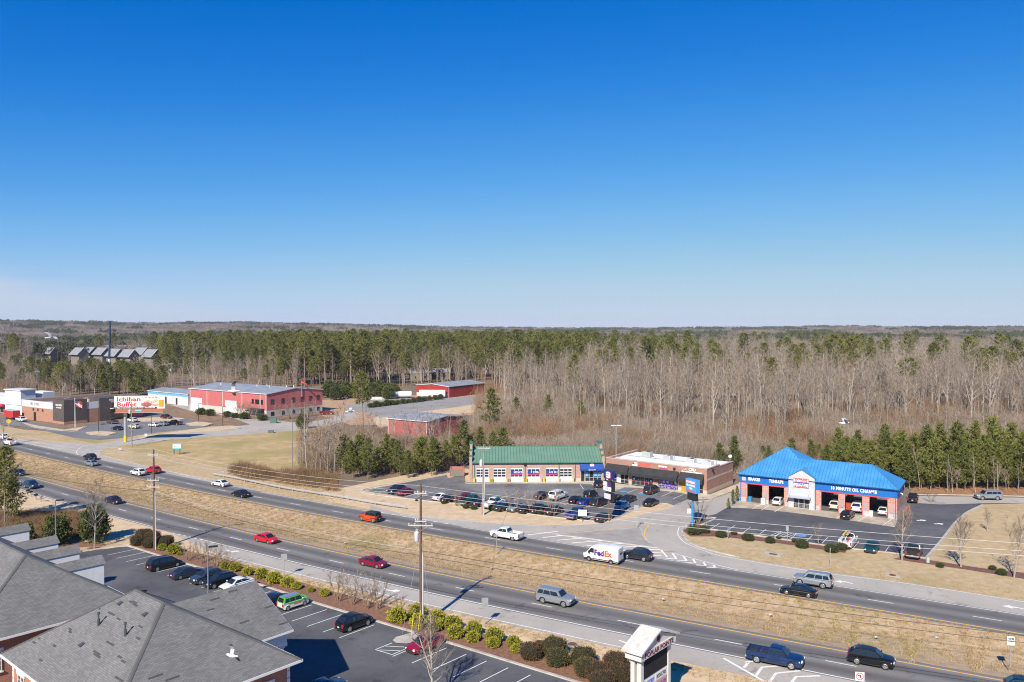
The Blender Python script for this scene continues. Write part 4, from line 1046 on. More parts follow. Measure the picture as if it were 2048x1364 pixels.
for k in range(5):
 x = 13.35 + k * 0.95
 MB().box(x, x + 0.8, 0.03, 0.045, 0.25, 0.9).build('window_decal', mat('purple_decal', (0.07, 0.02, 0.2), (0.35, 0.3, 0.45), scale=3.0, rough=0.6, lo=0.5, hi=0.55), strip)
 MB().box(x, x + 0.8, 0.03, 0.045, 1.1, 2.3).build('window_decal', mat('purple_poster', (0.09, 0.03, 0.26), rough=0.6), strip)
 MB().box(x + 0.15, x + 0.65, 0.02, 0.028, 1.45, 2.0).build('poster_panel', mat('orange_poster', (0.7, 0.25, 0.04), rough=0.6) if k in (0, 3) else M_SIGNWHITE, strip)
box_part('flag_sign', M_SIGNWHITE, strip, 6.9, 8.2, -0.06, -0.02, 4.5, 5.25)
box_part('flag_stripe', mat('flag_pink', (0.6, 0.2, 0.2)), strip, 7.35, 8.2, -0.075, -0.062, 4.65, 4.78); box_part('flag_stripe', mat('flag_pink', (0.6, 0.2, 0.2)), strip, 7.35, 8.2, -0.075, -0.062, 4.95, 5.08)
box_part('flag_canton', mat('flag_navy', (0.03, 0.05, 0.2)), strip, 6.93, 7.4, -0.075, -0.062, 4.85, 5.22)
marks(strip, 8.35, 11.6, 4.9, 5.28, -0.03, mat('neon_red', (0.75, 0.08, 0.06), rough=0.5), 7, 0.95)
marks(strip, 8.35, 11.5, 4.42, 4.74, -0.03, mat('neon_red', (0.75, 0.08, 0.06)), 9, 0.9)
put_text('lettering', 'metro', 0.7, M_SIGNWHITE, strip, (14.45, -0.05, 4.87), bold=0.035, width=2.0)
put_text('lettering', 'by T-Mobile', 0.32, mat('magenta', (0.7, 0.01, 0.25), rough=0.5), strip, (14.65, -0.05, 4.5), bold=0.03, width=1.7)
put_text('lettering', 'CBD', 0.8, M_SIGNWHITE, strip, (21.5, -0.05, 4.85), bold=0.02, width=1.7)
put_text('lettering', 'American Shaman', 0.48, M_SIGNWHITE, strip, (21.4, -0.05, 4.42), bold=0.02, width=4.8)
MB().prism([(19.3, -0.05, 4.85), (20.1, -0.05, 4.92), (20.55, -0.05, 5.3), (19.9, -0.05, 5.25)], (0, -0.04, 0)).build('logo_leaf', mat('leaf_mark', (0.45, 0.45, 0.4)), strip)
MB().box(17.1, 17.6, -0.4, -0.02, 4.75, 5.1).build('wall_light', M_BLACK, strip); MB().box(24.86, 25.2, 2.6, 3.1, 4.85, 5.2).build('wall_light', M_BLACK, strip)
# dish on a pole behind the shop row
t = thing('satellite_dish', 'white satellite dish on a short mast above the shop row', 'dish', G(1460, 956), 0)
MB().tube([(0, 0, 0), (0, 0, 4.9)], 0.06, 6).build('mast', M_GALV, t)
MB().ball((0, -0.15, 5.2), 0.45, 0.1, 0.4, 14, 8).build('reflector', M_SIGNWHITE, t, smooth=60)

# ------------------------------------------------------------------ office buildings with grey shingle roofs
M_SHING = shingle_mat('grey_shingle', (0.148, 0.146, 0.141), (0.205, 0.202, 0.196))
M_SHDARK = mat('replacement_shingle', (0.055, 0.055, 0.057), (0.075, 0.075, 0.078), scale=2.0, rough=0.95)
M_OFFBRICK = brick_mat('red_office_brick', (0.35, 0.11, 0.06), (0.44, 0.16, 0.09), (0.42, 0.30, 0.24), 0.22, 0.075, 0.01)
M_TRIM = mat('white_trim', (0.74, 0.74, 0.72), (0.80, 0.80, 0.78), scale=1.0, rough=0.6)
M_STUCCO = mat('pale_stucco', (0.76, 0.75, 0.72), (0.82, 0.81, 0.78), scale=1.5, rough=0.85)
OA = math.atan2(UV.y, UV.x)
EV, RZ = 7.7, 13.0
def hip_roof(parent, x1, y1, rx0, rx1, ev=EV, rz=RZ):
 ym = y1 / 2
 f = [[(x1, 0, ev), (0, 0, ev), (rx0, ym, rz), (rx1, ym, rz)], [(0, y1, ev), (x1, y1, ev), (rx1, ym, rz), (rx0, ym, rz)], [(0, 0, ev), (0, y1, ev), (rx0, ym, rz)], [(x1, y1, ev), (x1, 0, ev), (rx1, ym, rz)]]
 rf = roof_mesh('roof', f, M_SHING, parent)
 b = MB()
 for a, c in (((0, 0, ev), (rx0, ym, rz)), ((0, y1, ev), (rx0, ym, rz)), ((x1, 0, ev), (rx1, ym, rz)), ((x1, y1, ev), (rx1, ym, rz)), ((rx0, ym, rz), (rx1, ym, rz))):
  A_, B_ = Vector(a), Vector(c); n = int((B_ - A_).length / 0.32)
  side = (B_ - A_).cross(Vector((0, 0, 1))).normalized() * 0.17
  for k in range(n):
   p = A_.lerp(B_, k / n) + Vector((0, 0, 0.03)); q = A_.lerp(B_, (k + 1.15) / n) + Vector((0, 0, 0.055))
   if k >= n - 1: q = B_ + Vector((0, 0, 0.05))
   b.prism([p - side - Vector((0, 0, 0.08)), p, p + side - Vector((0, 0, 0.08))], q - p)
 b.build('ridge_caps', M_SHING, rf)['kind'] = 'stuff'
 g = MB(); g.box(-0.06, x1 + 0.06, -0.06, 0.08, ev - 0.22, ev - 0.01).box(-0.06, x1 + 0.06, y1 - 0.08, y1 + 0.06, ev - 0.22, ev - 0.01).box(-0.06, 0.08, 0.08, y1 - 0.08, ev - 0.22, ev - 0.01).box(x1 - 0.08, x1 + 0.06, 0.08, y1 - 0.08, ev - 0.22, ev - 0.01)
 g.build('fascia_board', M_TRIM, parent)
 box_part('soffit', M_TRIM, parent, 0.08, x1 - 0.08, 0.08, y1 - 0.08, ev - 0.2, ev - 0.14)
 return rf
def office_walls(parent, x1, y1, wx=(), wy0=(), wy1=()):
 i = 0.75
 for nm, (a, c, d, e) in (('wall', (i, x1 - i, i, i + 0.3)), ('wall', (i, x1 - i, y1 - i - 0.3, y1 - i)), ('wall', (i, i + 0.3, i + 0.3, y1 - i - 0.3)), ('wall', (x1 - i - 0.3, x1 - i, i + 0.3, y1 - i - 0.3))):
  box_part(nm, M_OFFBRICK, parent, a, c, d, e, 0, EV - 0.2)
 b = MB()
 for x in (i - 0.03, x1 - i - 0.27):
  for y in (i - 0.03, y1 - i - 0.27):
   for k in range(12): b.box(x, x + 0.55 * (1 if x < 5 else 1) - 0.25, y, y + 0.3, k * 0.62, k * 0.62 + 0.55)
 b.build('quoin', M_STUCCO, parent)
def sash(parent, x, y, z, w, h, axis, sgn):
 """window in a wall; axis 'x' = wall runs along x"""
 f = MB(); gl_ = MB()
 def bx(bb, u0, u1, z0, z1, d0, d1):
  d0, d1 = sorted((d0 * sgn, d1 * sgn))
  if axis == 'x': bb.box(x + u0, x + u1, y + d0, y + d1, z + z0, z + z1)
  else: bb.box(x + d0, x + d1, y + u0, y + u1, z + z0, z + z1)
 bx(gl_, -w / 2, w / 2, 0, h, 0.0, 0.03)
 for u in (-w / 2, -0.04, w / 2 - 0.08): bx(f, u, u + 0.08, 0, h, 0.03, 0.08)
 for q in (0, h / 2 - 0.03, h - 0.07): bx(f, -w / 2, w / 2, q, q + 0.07, 0.032, 0.082)
 for q in (0.25, 0.75): bx(f, -w / 2, w / 2, h * q, h * q + 0.025, 0.03, 0.05)
 bx(f, -w / 2 - 0.15, w / 2 + 0.15, h, h + 0.28, 0.02, 0.12); bx(f, -w / 2 - 0.1, w / 2 + 0.1, -0.12, -0.003, 0.02, 0.16)
 p = gl_.build('window', glass_mat('office_glass', (0.05, 0.06, 0.065)), parent); f.build('window_frame', M_TRIM, p)
B1 = thing('office_building', 'brick office building with patched grey shingle roof and white portico', 'building', (-18.1, 68.1, 0), OA)
rf1 = hip_roof(B1, 21.2, 16.4, 8.0, 13.2)
office_walls(B1, 21.2, 16.4)
wg = [[(6.3, 8.0, EV), (6.3, -3.4, EV), (12.6, -3.4, 11.05), (12.6, 8.0, 11.05)], [(18.9, -3.4, EV), (18.9, 8.0, EV), (12.6, 8.0, 11.05), (12.6, -3.4, 11.05)]]
roof_mesh('portico_roof', wg, M_SHING, B1)
pg = MB(); pg.prism([(6.6, -3.05, EV - 0.3), (18.6, -3.05, EV - 0.3), (12.6, -3.05, 10.8)], (0, 0.25, 0)); pg.box(6.7, 18.5, -3.0, 0.7, 6.4, EV - 0.22)
pg.build('pediment', M_STUCCO, B1)
pf = MB()
for x in (6.25, 18.8): pf.box(x, x + 0.16, -3.45, 0.0, EV - 0.2, EV - 0.01)
for s in (6.3, 18.9):
 A_ = Vector((s, -3.46, EV - 0.05)); B_ = Vector((12.6, -3.46, 11.0)); pf.prism([A_, B_, B_ + Vector((0, 0, -0.22)), A_ + Vector((0, 0, -0.22))], (0, 0.12, 0))
pf.build('portico_trim', M_TRIM, B1)
for x in (7.3, 10.7, 14.5, 17.9):
 col_ = MB().tube([(x, -2.7, 0), (x, -2.7, 5.9)], [0.36, 0.3], 14).build('column', M_TRIM, B1, smooth=40)
 MB().box(x - 0.45, x + 0.45, -3.15, -2.25, 6.1, 6.4).ball((x, -2.7, 5.98), 0.42, 0.42, 0.18, 12, 6).build('capital', M_TRIM, col_)
 MB().box(x - 0.45, x + 0.45, -3.15, -2.25, 0.02, 0.3).build('plinth', M_TRIM, col_)
for y in (3.2, 8.2, 13.2):
 for z in (0.9, 4.4): sash(B1, 0.75, y, z, 1.5, 1.9, 'y', -1)
for x in (3.0, 7.0, 11.0, 15.0, 18.4):
 for z in (0.9, 4.4): sash(B1, x, 15.65, z, 1.5, 1.9, 'x', 1)
# roof fittings and patched shingles on the broad slope, placed where the slope carries them
M1 = Matrix.Translation(B1.location) @ Matrix.Rotation(OA, 4, 'Z'); M1i = M1.inverted()
def on_face(px, py, pts):
 P = [Vector(p) for p in pts]; n = (P[1] - P[0]).cross(P[-1] - P[0]).normalized()
 if n.z < 0: n = -n
 o = M1i @ Vector((0, 0, CAM_H)); d = M1i.to_3x3() @ ray(px, py)
 t = (P[0] - o).dot(n) / d.dot(n); return o + d * t, n, (P[1] - P[0]).normalized()
FA = [(0, 16.4, EV), (21.2, 16.4, EV), (13.2, 8.2, RZ), (8.0, 8.2, RZ)]
FB = [(0, 0, EV), (0, 16.4, EV), (8.0, 8.2, RZ)]
FW = wg[0]
def patch(px, py, L, face, rows=1):
 p, n, e = on_face(px, py, face); u = n.cross(e)
 if u.z < 0: u = -u
 for r_ in range(rows):
  q = p + u * (0.17 * r_) + e * (0.35 * r_); k = e * (L / 2); w = u * 0.085
  MB().prism([q - k - w + n * 0.004, q + k - w + n * 0.004, q + k + w + n * 0.004, q - k + w + n * 0.004], n * 0.014).build('shingle', M_SHDARK, rf1)
M_FLUE = mat('flue_grey', (0.07, 0.075, 0.085), rough=0.5)
z2 = lambda x, y: (x / 4.4875, 1060 + y / 4.4875)
for x, y, L, r_ in ((1175, 645, 0.9, 1), (1210, 672, 1.4, 2), (1000, 752, 1.9, 1), (1065, 798, 1.1, 1), (630, 915, 1.0, 2), (305, 1010, 1.0, 1), (490, 1040, 0.9, 1), (990, 1018, 2.2, 1), (1262, 868, 1.1, 1), (1242, 972, 1.1, 1), (870, 1128, 2.0, 2), (1075, 1140, 1.1, 1), (1108, 1180, 1.2, 1), (365, 1168, 1.0, 1), (1070, 1338, 2.2, 1), (892, 708, 0.4, 1), (350, 975, 0.4, 1)):
 px, py = z2(x, y); patch(px, py, L * 0.62, FA, r_)
z3 = lambda x, y: (250 + x / 4.4875, 1060 + y / 4.4875)
for x, y, L in ((275, 1315, 1.6), (425, 1332, 1.6)): patch(*z3(x, y), L * 0.7, FB)
for x, y, L in ((968, 548, 1.2), (805, 620, 1.3), (768, 714, 1.0), (1290, 690, 1.2), (1072, 826, 1.3), (1420, 838, 1.2)): patch(*z3(x, y), L * 0.75, FW)
for x, y in ((885, 855), (1125, 950)):
 p, n, e = on_face(*z2(x, y), FA)
 vp = MB().tube([p, p + Vector((0, 0, 0.55)), p + Vector((0, 0, 0.56)), p + Vector((0, 0, 0.95))], [0.13, 0.11, 0.07, 0.07], 8).build('flue_pipe', M_FLUE, rf1)
 MB().tube([p + Vector((0, 0, 0.95)), p + Vector((0, 0, 1.12))], [0.13, 0.11], 8).build('flue_cap', M_FLUE, vp)
for x, y in ((1080, 660), (1305, 758), (735, 1030)):
 p, n, e = on_face(*z2(x, y), FA); u = n.cross(e)
 if u.z < 0: u = -u
 MB().prism([p - e * 0.22 - u * 0.22 + n * 0.16, p + e * 0.22 - u * 0.22 + n * 0.16, p + e * 0.22 + u * 0.22 + n * 0.05, p - e * 0.22 + u * 0.22 + n * 0.05], -n * 0.2).build('roof_vent', M_FLUE, rf1)
B2 = thing('office_building', 'grey shingled office building with four white gabled dormers towards the road', 'building', (-38.8, 82.4, 0), OA)
rf2 = hip_roof(B2, 37, 16.2, 7.6, 29.4)
office_walls(B2, 37, 16.2)
for t_ in (7.5, 14.0, 20.2, 29.5):
 w = 2.3; zr, ze = 11.05, 10.3
 dm = MB().box(t_ + 0.15, t_ + w - 0.15, 0.35, 4.0, 7.4, ze).prism([(t_ + 0.15, 0.35, ze), (t_ + w - 0.15, 0.35, ze), (t_ + w / 2, 0.35, zr - 0.12)], (0, 4.0, 0)).build('dormer', M_STUCCO, B2)
 yb = (zr - EV) / ((RZ - EV) / 8.1) + 0.3
 roof_mesh('dormer_roof', [[(t_ + 0.06, yb, ze - 0.04), (t_ + 0.06, 0.15, ze - 0.04), (t_ + w / 2, 0.15, zr), (t_ + w / 2, yb, zr)], [(t_ + w - 0.06, 0.15, ze - 0.04), (t_ + w - 0.06, yb, ze - 0.04), (t_ + w / 2, yb, zr), (t_ + w / 2, 0.15, zr)]], M_SHING, dm)
 MB().box(t_ + 0.9, t_ + w - 0.9, 0.3, 0.36, 8.3, 9.3).build('dormer_window', GLASS, dm)
for y in (3.2, 8.2, 13.2):
 for z in (0.9, 4.4): sash(B2, 0.75, y, z, 1.5, 1.9, 'y', -1)
B3 = thing('office_building', 'small grey roof corner of another office at the left picture edge', 'building', (-69.6, 109.8, 0), OA)
hip_roof(B3, 18, 14, 6.5, 11.5, EV, 11.8); office_walls(B3, 18, 14)

# ------------------------------------------------------------------ red metal buildings and neighbours
M_REDM = rib_mat('red_metal_wall', (0.54, 0.155, 0.15), 0.6, 3, rough=0.5, depth=0.25, c2=(0.48, 0.13, 0.125))
M_REDH = rib_mat('hangar_red', (0.40, 0.04, 0.03), 0.6, 3, rough=0.5, depth=0.25, c2=(0.33, 0.03, 0.025))
M_ROOFG = rib_mat('grey_metal_roof', (0.33, 0.35, 0.37), 0.9, 0, rough=0.5, depth=0.2, c2=(0.24, 0.25, 0.27))
M_WTRIM = mat('white_metal_trim', (0.62, 0.62, 0.63), rough=0.5)
M_BLOCKW = mat('pale_block_base', (0.46, 0.44, 0.41), (0.56, 0.54, 0.5), scale=1.0, rough=0.9)
def metal_shed(label, loc, rz, W, D, ev, rg, wall, base=0.0, ridge_y=None, name='metal_building', ridge_along='x'):
 """x along the long front, y depth; low gable"""
 t = thing(name, label, 'building', loc, rz)
 if base:
  MB().box(-0.02, W + 0.02, -0.02, 0.25, 0, base).box(-0.02, 0.25, 0.25, D, 0, base).box(W - 0.25, W + 0.02, 0.25, D, 0, base).build('block_base', M_BLOCKW, t)
 b = MB(); b.box(0, W, 0, 0.25, base, ev); b.box(0, W, D - 0.25, D, base, ev); b.box(0, 0.25, 0.25, D - 0.25, base, ev); b.box(W - 0.25, W, 0.25, D - 0.25, base, ev)
 if ridge_along == 'x':
  for x in (0, W - 0.25): b.prism([(x, 0, ev), (x, D, ev), (x, D / 2, rg)], (0.25, 0, 0))
  ends = [[(-0.3, -0.3, ev), (W + 0.3, -0.3, ev), (W + 0.3, D / 2, rg), (-0.3, D / 2, rg)], [(W + 0.3, D + 0.3, ev), (-0.3, D + 0.3, ev), (-0.3, D / 2, rg), (W + 0.3, D / 2, rg)]]
 else:
  for y in (0, D - 0.25): b.prism([(0, y, ev), (W, y, ev), (W / 2, y, rg)], (0, 0.25, 0))
  ends = [[(-0.3, D + 0.3, ev), (-0.3, -0.3, ev), (W / 2, -0.3, rg), (W / 2, D + 0.3, rg)], [(W + 0.3, -0.3, ev), (W + 0.3, D + 0.3, ev), (W / 2, D + 0.3, rg), (W / 2, -0.3, rg)]]
 b.build('wall', wall, t)
 rf = roof_mesh('roof', [[(x, y, z + 0.12) for x, y, z in q] for q in ends], M_ROOFG, t)
 tr = MB()
 if ridge_along == 'x':
  tr.box(-0.35, W + 0.35, -0.38, -0.28, ev - 0.15, ev + 0.14)
  for x in (-0.35, W + 0.27):
   for y0, z0, y1, z1 in ((-0.3, ev, D / 2, rg), (D / 2, rg, D + 0.3, ev)): tr.prism([(x, y0, z0 - 0.15), (x, y1, z1 - 0.15), (x, y1, z1 + 0.14), (x, y0, z0 + 0.14)], (0.08, 0, 0))
 else:
  tr.box(-0.38, -0.28, -0.35, D + 0.35, ev - 0.15, ev + 0.14); tr.box(W + 0.28, W + 0.38, -0.35, D + 0.35, ev - 0.15, ev + 0.14)
  for y in (-0.36,):
   for x0, z0, x1, z1 in ((-0.3, ev, W / 2, rg), (W / 2, rg, W + 0.3, ev)): tr.prism([(x0, y, z0 - 0.15), (x1, y, z1 - 0.15), (x1, y, z1 + 0.14), (x0, y, z0 + 0.14)], (0, 0.08, 0))
 tr.build('roof_trim', M_WTRIM, t)
 return t, rf
# big red building: origin at its left end, long side towards the camera
p0 = Vector((-138.8, 342.3, 0)); dirx = Vector((0.82, -0.57, 0)).normalized(); rzx = math.atan2(dirx.y, dirx.x)
red, redroof = metal_shed('large red metal building with grey low roof and white roller doors', p0, rzx, 51.4, 28.6, 9.3, 10.9, M_REDM, base=2.7)
for x in (0.6, 12.5, 23.2, 36, 47.5, 51.1): box_part('downpipe', M_WTRIM, red, x, x + 0.22, -0.15, -0.02, 0, 9.2)
for x, w in ((1.2, 7.8), (25.0, 7.6)): box_part('roller_door', mat('roller_white', (0.66, 0.67, 0.66), rough=0.6), red, x, x + w, -0.09, -0.025, 0, 5.5)
for x, w in ((42.2, 1.3), (44.4, 2.4), (47.9, 1.3)): box_part('window', GLASS, red, x, x + w, -0.06, -0.01, 5.0, 6.9)
for y in (2.0, 7.2, 12.4, 17.0, 21.4, 25.6):
 box_part('window', GLASS, red, 51.41, 51.47, y, y + 1.6, 5.0, 7.0); box_part('window', GLASS, red, 51.43, 51.47, y, y + 1.6, 0.5, 2.1)
MB().prism([(41, -0.03, 3.4), (41, -2.2, 2.4), (41, -2.2, 2.1), (41, -0.03, 2.1)], (9, 0, 0)).build('door_canopy', M_BLACK, red)
for x, y in ((8, 10), (30, 12), (34, 14), (38, 12), (44, 16), (46, 18)): MB().tube([(x, y, 9.8), (x, y, 11.4)], 0.25, 7).build('roof_vent', M_WTRIM, redroof)
ws = thing('windsock', 'orange red windsock on a mast above the large red building', 'windsock', p0 + Matrix.Rotation(rzx, 3, 'Z') @ Vector((51.8, 17, 0)), 0)
MB().tube([(0, 0, 7), (0, 0, 13.4)], 0.12, 6).build('mast', M_GALV, ws)
MB().tube([(0.1, 0, 13.0), (1.2, 0, 12.7), (2.3, 0, 12.0)], [0.45, 0.36, 0.22], 8).build('sock', mat('windsock_red', (0.65, 0.06, 0.04), rough=0.7), ws)
# hangar
p1 = Vector((-31.8, 399, 0)); dh = Vector((0.55, 0.83, 0)).normalized()
hang, hroof = metal_shed('bright red hangar with wide sliding door and pale low roof', p1, math.atan2(dh.y, dh.x), 31, 21, 5.6, 6.6, M_REDH, name='hangar')
box_part('hangar_door', rib_mat('door_red', (0.33, 0.03, 0.025), 1.0, 0, depth=0.4), hang, 1.6, 29.4, -0.12, -0.03, 0.05, 4.6)
box_part('door_rail', M_BLACK, hang, 1.2, 29.8, -0.25, -0.03, 4.65, 4.95)
box_part('block_base', M_BLOCKW, hang, -0.05, 0.0, 0.3, 20.9, 0, 1.9)
for x in (0.1, 30.7): box_part('corner_trim', M_WTRIM, hang, x, x + 0.25, -0.1, -0.02, 0, 5.5)
# barn among the trees
barn, _ = metal_shed('faded red metal barn half hidden by bare saplings', Vector((-40, 256, 0)), math.atan2(-9, 13.6), 16.3, 19.0, 6.5, 7.4, rib_mat('faded_red_wall', (0.46, 0.14, 0.13), 0.6, 3, depth=0.2, c2=(0.38, 0.11, 0.10)), name='barn', ridge_along='x')
for x in (0.1, 16.0): box_part('corner_trim', M_WTRIM, barn, x, x + 0.2, -0.08, -0.01, 0, 6.4)
# blue banded storage building
M_WMET = rib_mat('white_metal_wall', (0.62, 0.63, 0.64), 0.6, 3, depth=0.15, c2=(0.55, 0.56, 0.57))
pb = G(296, 803); pe = G(380, 812); d_ = (pe - pb).normalized()
stor, _ = metal_shed('white storage building with sky blue band behind the billboard', pb, math.atan2(d_.y, d_.x), 34, 16, 5.2, 6.2, M_WMET, name='storage_building')
box_part('blue_band', mat('sky_blue_band', (0.14, 0.42, 0.75), rough=0.5), stor, -0.05, 34.05, -0.06, -0.02, 3.9, 5.15); box_part('blue_band', mat('sky_blue_band', (0.14, 0.42, 0.75)), stor, -0.06, -0.02, 0.0, 16, 3.9, 5.15)
for x in (6, 15, 24): box_part('door', M_BLACK, stor, x, x + 1.4, -0.05, -0.01, 0, 3.0)

# ------------------------------------------------------------------ package store
M_PANEL = rib_mat('brown_metal_panel', (0.105, 0.085, 0.075), 0.3, 3, rough=0.6, depth=0.35, c2=(0.085, 0.07, 0.062))
M_STBRICK = brick_mat('orange_store_brick', (0.36, 0.165, 0.105), (0.42, 0.205, 0.13), (0.42, 0.3, 0.24), 0.4, 0.13, 0.012)
ps = Vector((-191, 309.8, 0)); pd = Vector((-164, 291.6, 0)) - ps; L1 = pd.length
store = thing('liquor_store', 'brown and brick package store with dark corner tower', 'building', ps, math.atan2(pd.y, pd.x))
D2 = 31.0
box_part('brick_wall', M_STBRICK, store, 0, L1 - 8.0, 0, 0.4, 0, 5.0); box_part('white_band', M_WTRIM, store, -0.02, L1 - 8.0, -0.03, 0.4, 5.0, 7.5)
box_part('brick_wall', M_STBRICK, store, L1 - 0.6, L1 - 0.2, 8.2, 12.6, 0, 5.0); box_part('white_band', M_WTRIM, store, L1 - 0.6, L1 - 0.18, 8.2, 12.6, 5.0, 7.5)
box_part('corner_tower', M_PANEL, store, L1 - 8.0, L1, -0.4, 8.2, 1.0, 8.9); box_part('tower_base', M_STBRICK, store, L1 - 8.0, L1 - 0.02, -0.37, 8.18, 0, 0.997)
box_part('entrance_tower', M_PANEL, store, L1 - 7.5, L1 + 0.3, 12.6, 17.0, 0, 8.7); box_part('entrance_tower', M_PANEL, store, L1 - 7.5, L1 + 0.3, 17.0, 25.0, 5.0, 8.7)
box_part('entrance_glass', GLASS, store, L1 - 1.2, L1 - 1.1, 17.0, 25.0, 0.1, 5.0); box_part('high_window', GLASS, store, L1 + 0.3, L1 + 0.36, 17.6, 20.8, 5.0, 6.3); box_part('high_window', GLASS, store, L1 + 0.3, L1 + 0.36, 21.2, 24.4, 5.0, 6.3)
box_part('canopy', M_WTRIM, store, L1 - 1, L1 + 1.9, 16.8, 26.5, 4.3, 4.6)
box_part('brick_wall', M_STBRICK, store, L1 - 0.9, L1 - 0.5, 25, D2, 0, 4.3); box_part('back_wall', M_PANEL, store, 0, L1 - 0.5, D2 - 0.4, D2, 0, 7.4); box_part('side_wall', M_STBRICK, store, 0, 0.4, 0.4, D2 - 0.4, 0, 7.4)
box_part('parapet', M_PANEL, store, L1 - 0.9, L1 - 0.5, 25, D2, 4.3, 7.4)
box_part('flat_roof', mat('dark_membrane', (0.28, 0.30, 0.33), rough=0.7), store, 0.4, L1 - 0.9, 0.4, D2 - 0.4, 5.8, 6.1)
for x, y in ((12, 10), (18, 14), (24, 12), (20, 22)): box_part('rooftop_unit', mat('hvac_beige', (0.55, 0.5, 0.42)), store, x, x + 2.2, y, y + 1.8, 6.1, 7.9)
for x in (8.5, 12.0, 15.6): box_part('window', GLASS, store, x, x + 1.2, -0.04, 0.02, 3.7, 4.7)
box_part('door', M_BLACK, store, 9.3, 11.2, -0.05, 0.02, 0, 3.2)
put_text('lettering', 'HIGH SPIRITS', 0.95, M_SIGNWHITE, store, (L1 - 3.6, -0.43, 6.6), width=4.4, bold=0.02); put_text('lettering', 'PACKAGE STORE', 0.55, M_SIGNWHITE, store, (L1 - 3.6, -0.43, 5.8), width=3.6, bold=0.02)
put_text('lettering', 'HIGH SPIRITS', 0.95, M_SIGNWHITE, store, (L1 + 0.33, 19.6, 7.4), rot=(0, 0, R(90)), width=6.4, bold=0.02); put_text('lettering', 'PACKAGE STORE', 0.5, M_SIGNWHITE, store, (L1 + 0.33, 19.6, 6.75), rot=(0, 0, R(90)), width=5.0, bold=0.02)
MB().tube([(L1 + 0.02, 5.2, 7.0), (L1 + 0.12, 5.2, 7.0)], 1.25, 18).build('roundel', mat('orange_roundel', (0.75, 0.13, 0.02), rough=0.5), store)
MB().tube([(L1 + 0.13, 5.2, 6.2), (L1 + 0.2, 5.2, 6.2)], 0.01, 6).box(L1 + 0.13, L1 + 0.2, 4.85, 5.55, 6.3, 7.3).box(L1 + 0.13, L1 + 0.2, 5.07, 5.33, 7.3, 7.75).build('bottle_mark', mat('bottle_grey', (0.55, 0.5, 0.48)), store)
marks(store, 7.0, 9.2, 5.9, 6.75, -0.04, mat('grey_letters', (0.13, 0.13, 0.14)), 2); marks(store, 9.8, 13.4, 5.9, 6.75, -0.04, mat('grey_letters', (0.13, 0.13, 0.14)), 5)
# strip at far left
fs = G(-40, 822); fe = G(42, 830); fd = (fe - fs).normalized(); FL = (fe - fs).length
row = thing('shop_row', 'white shop row with maroon awnings at the far left', 'building', fs - fd * 12, math.atan2(fd.y, fd.x))
box_part('front_wall', mat('white_render', (0.70, 0.70, 0.68), rough=0.8), row, 0, FL + 12, 0.3, 14, 0, 6.5)
box_part('raised_parapet', mat('white_render', (0.70, 0.70, 0.68)), row, FL + 12 - 11.5, FL + 11.9, 0.0, 6, 3.9, 9.8); box_part('cornice', M_WTRIM, row, FL + 0.2, FL + 12.3, -0.4, 6.3, 9.8, 10.2)
box_part('raised_parapet', mat('white_render', (0.70, 0.70, 0.68)), row, FL + 2, FL + 12, 9, 14, 6.5, 8.6)
for k in range(7):
 x = k * 3.9 + (FL + 12) % 3.9
 MB().prism([(x, -0.02, 3.9), (x, -1.1, 2.9), (x, -1.1, 2.7), (x, -0.02, 2.9)], (3.6, 0, 0)).build('awning', mat('maroon_awning', (0.3, 0.02, 0.05), rough=0.8), row)
 box_part('shop_window', GLASS, row, x + 0.3, x + 3.2, 0.24, 0.29, 0.2, 2.8); box_part('pier', mat('cream_pier', (0.6, 0.56, 0.48)), row, x - 0.35, x + 0.15, -0.3, 0.25, 0, 3.8)
tr = thing('box_trailer', 'red tarpaulin covered box trailer beside the package store', 'trailer', G(24, 838), R(-35))
MB().box(-4, 4, -1.3, 1.3, 0.9, 3.4).build('box', mat('tarp_red', (0.5, 0.03, 0.03), rough=0.6), tr); MB().box(-4.05, 4.05, -1.35, 1.35, 3.403, 3.55).build('roof', mat('trailer_grey', (0.42, 0.43, 0.45)), tr)
for x in (-2, -1, 2.5):
 for y in (-1.1, 1.1): MB().tube([(x, y - 0.12, 0.45), (x, y + 0.12, 0.45)], 0.45, 10).build('wheel', M_BLACK, tr)

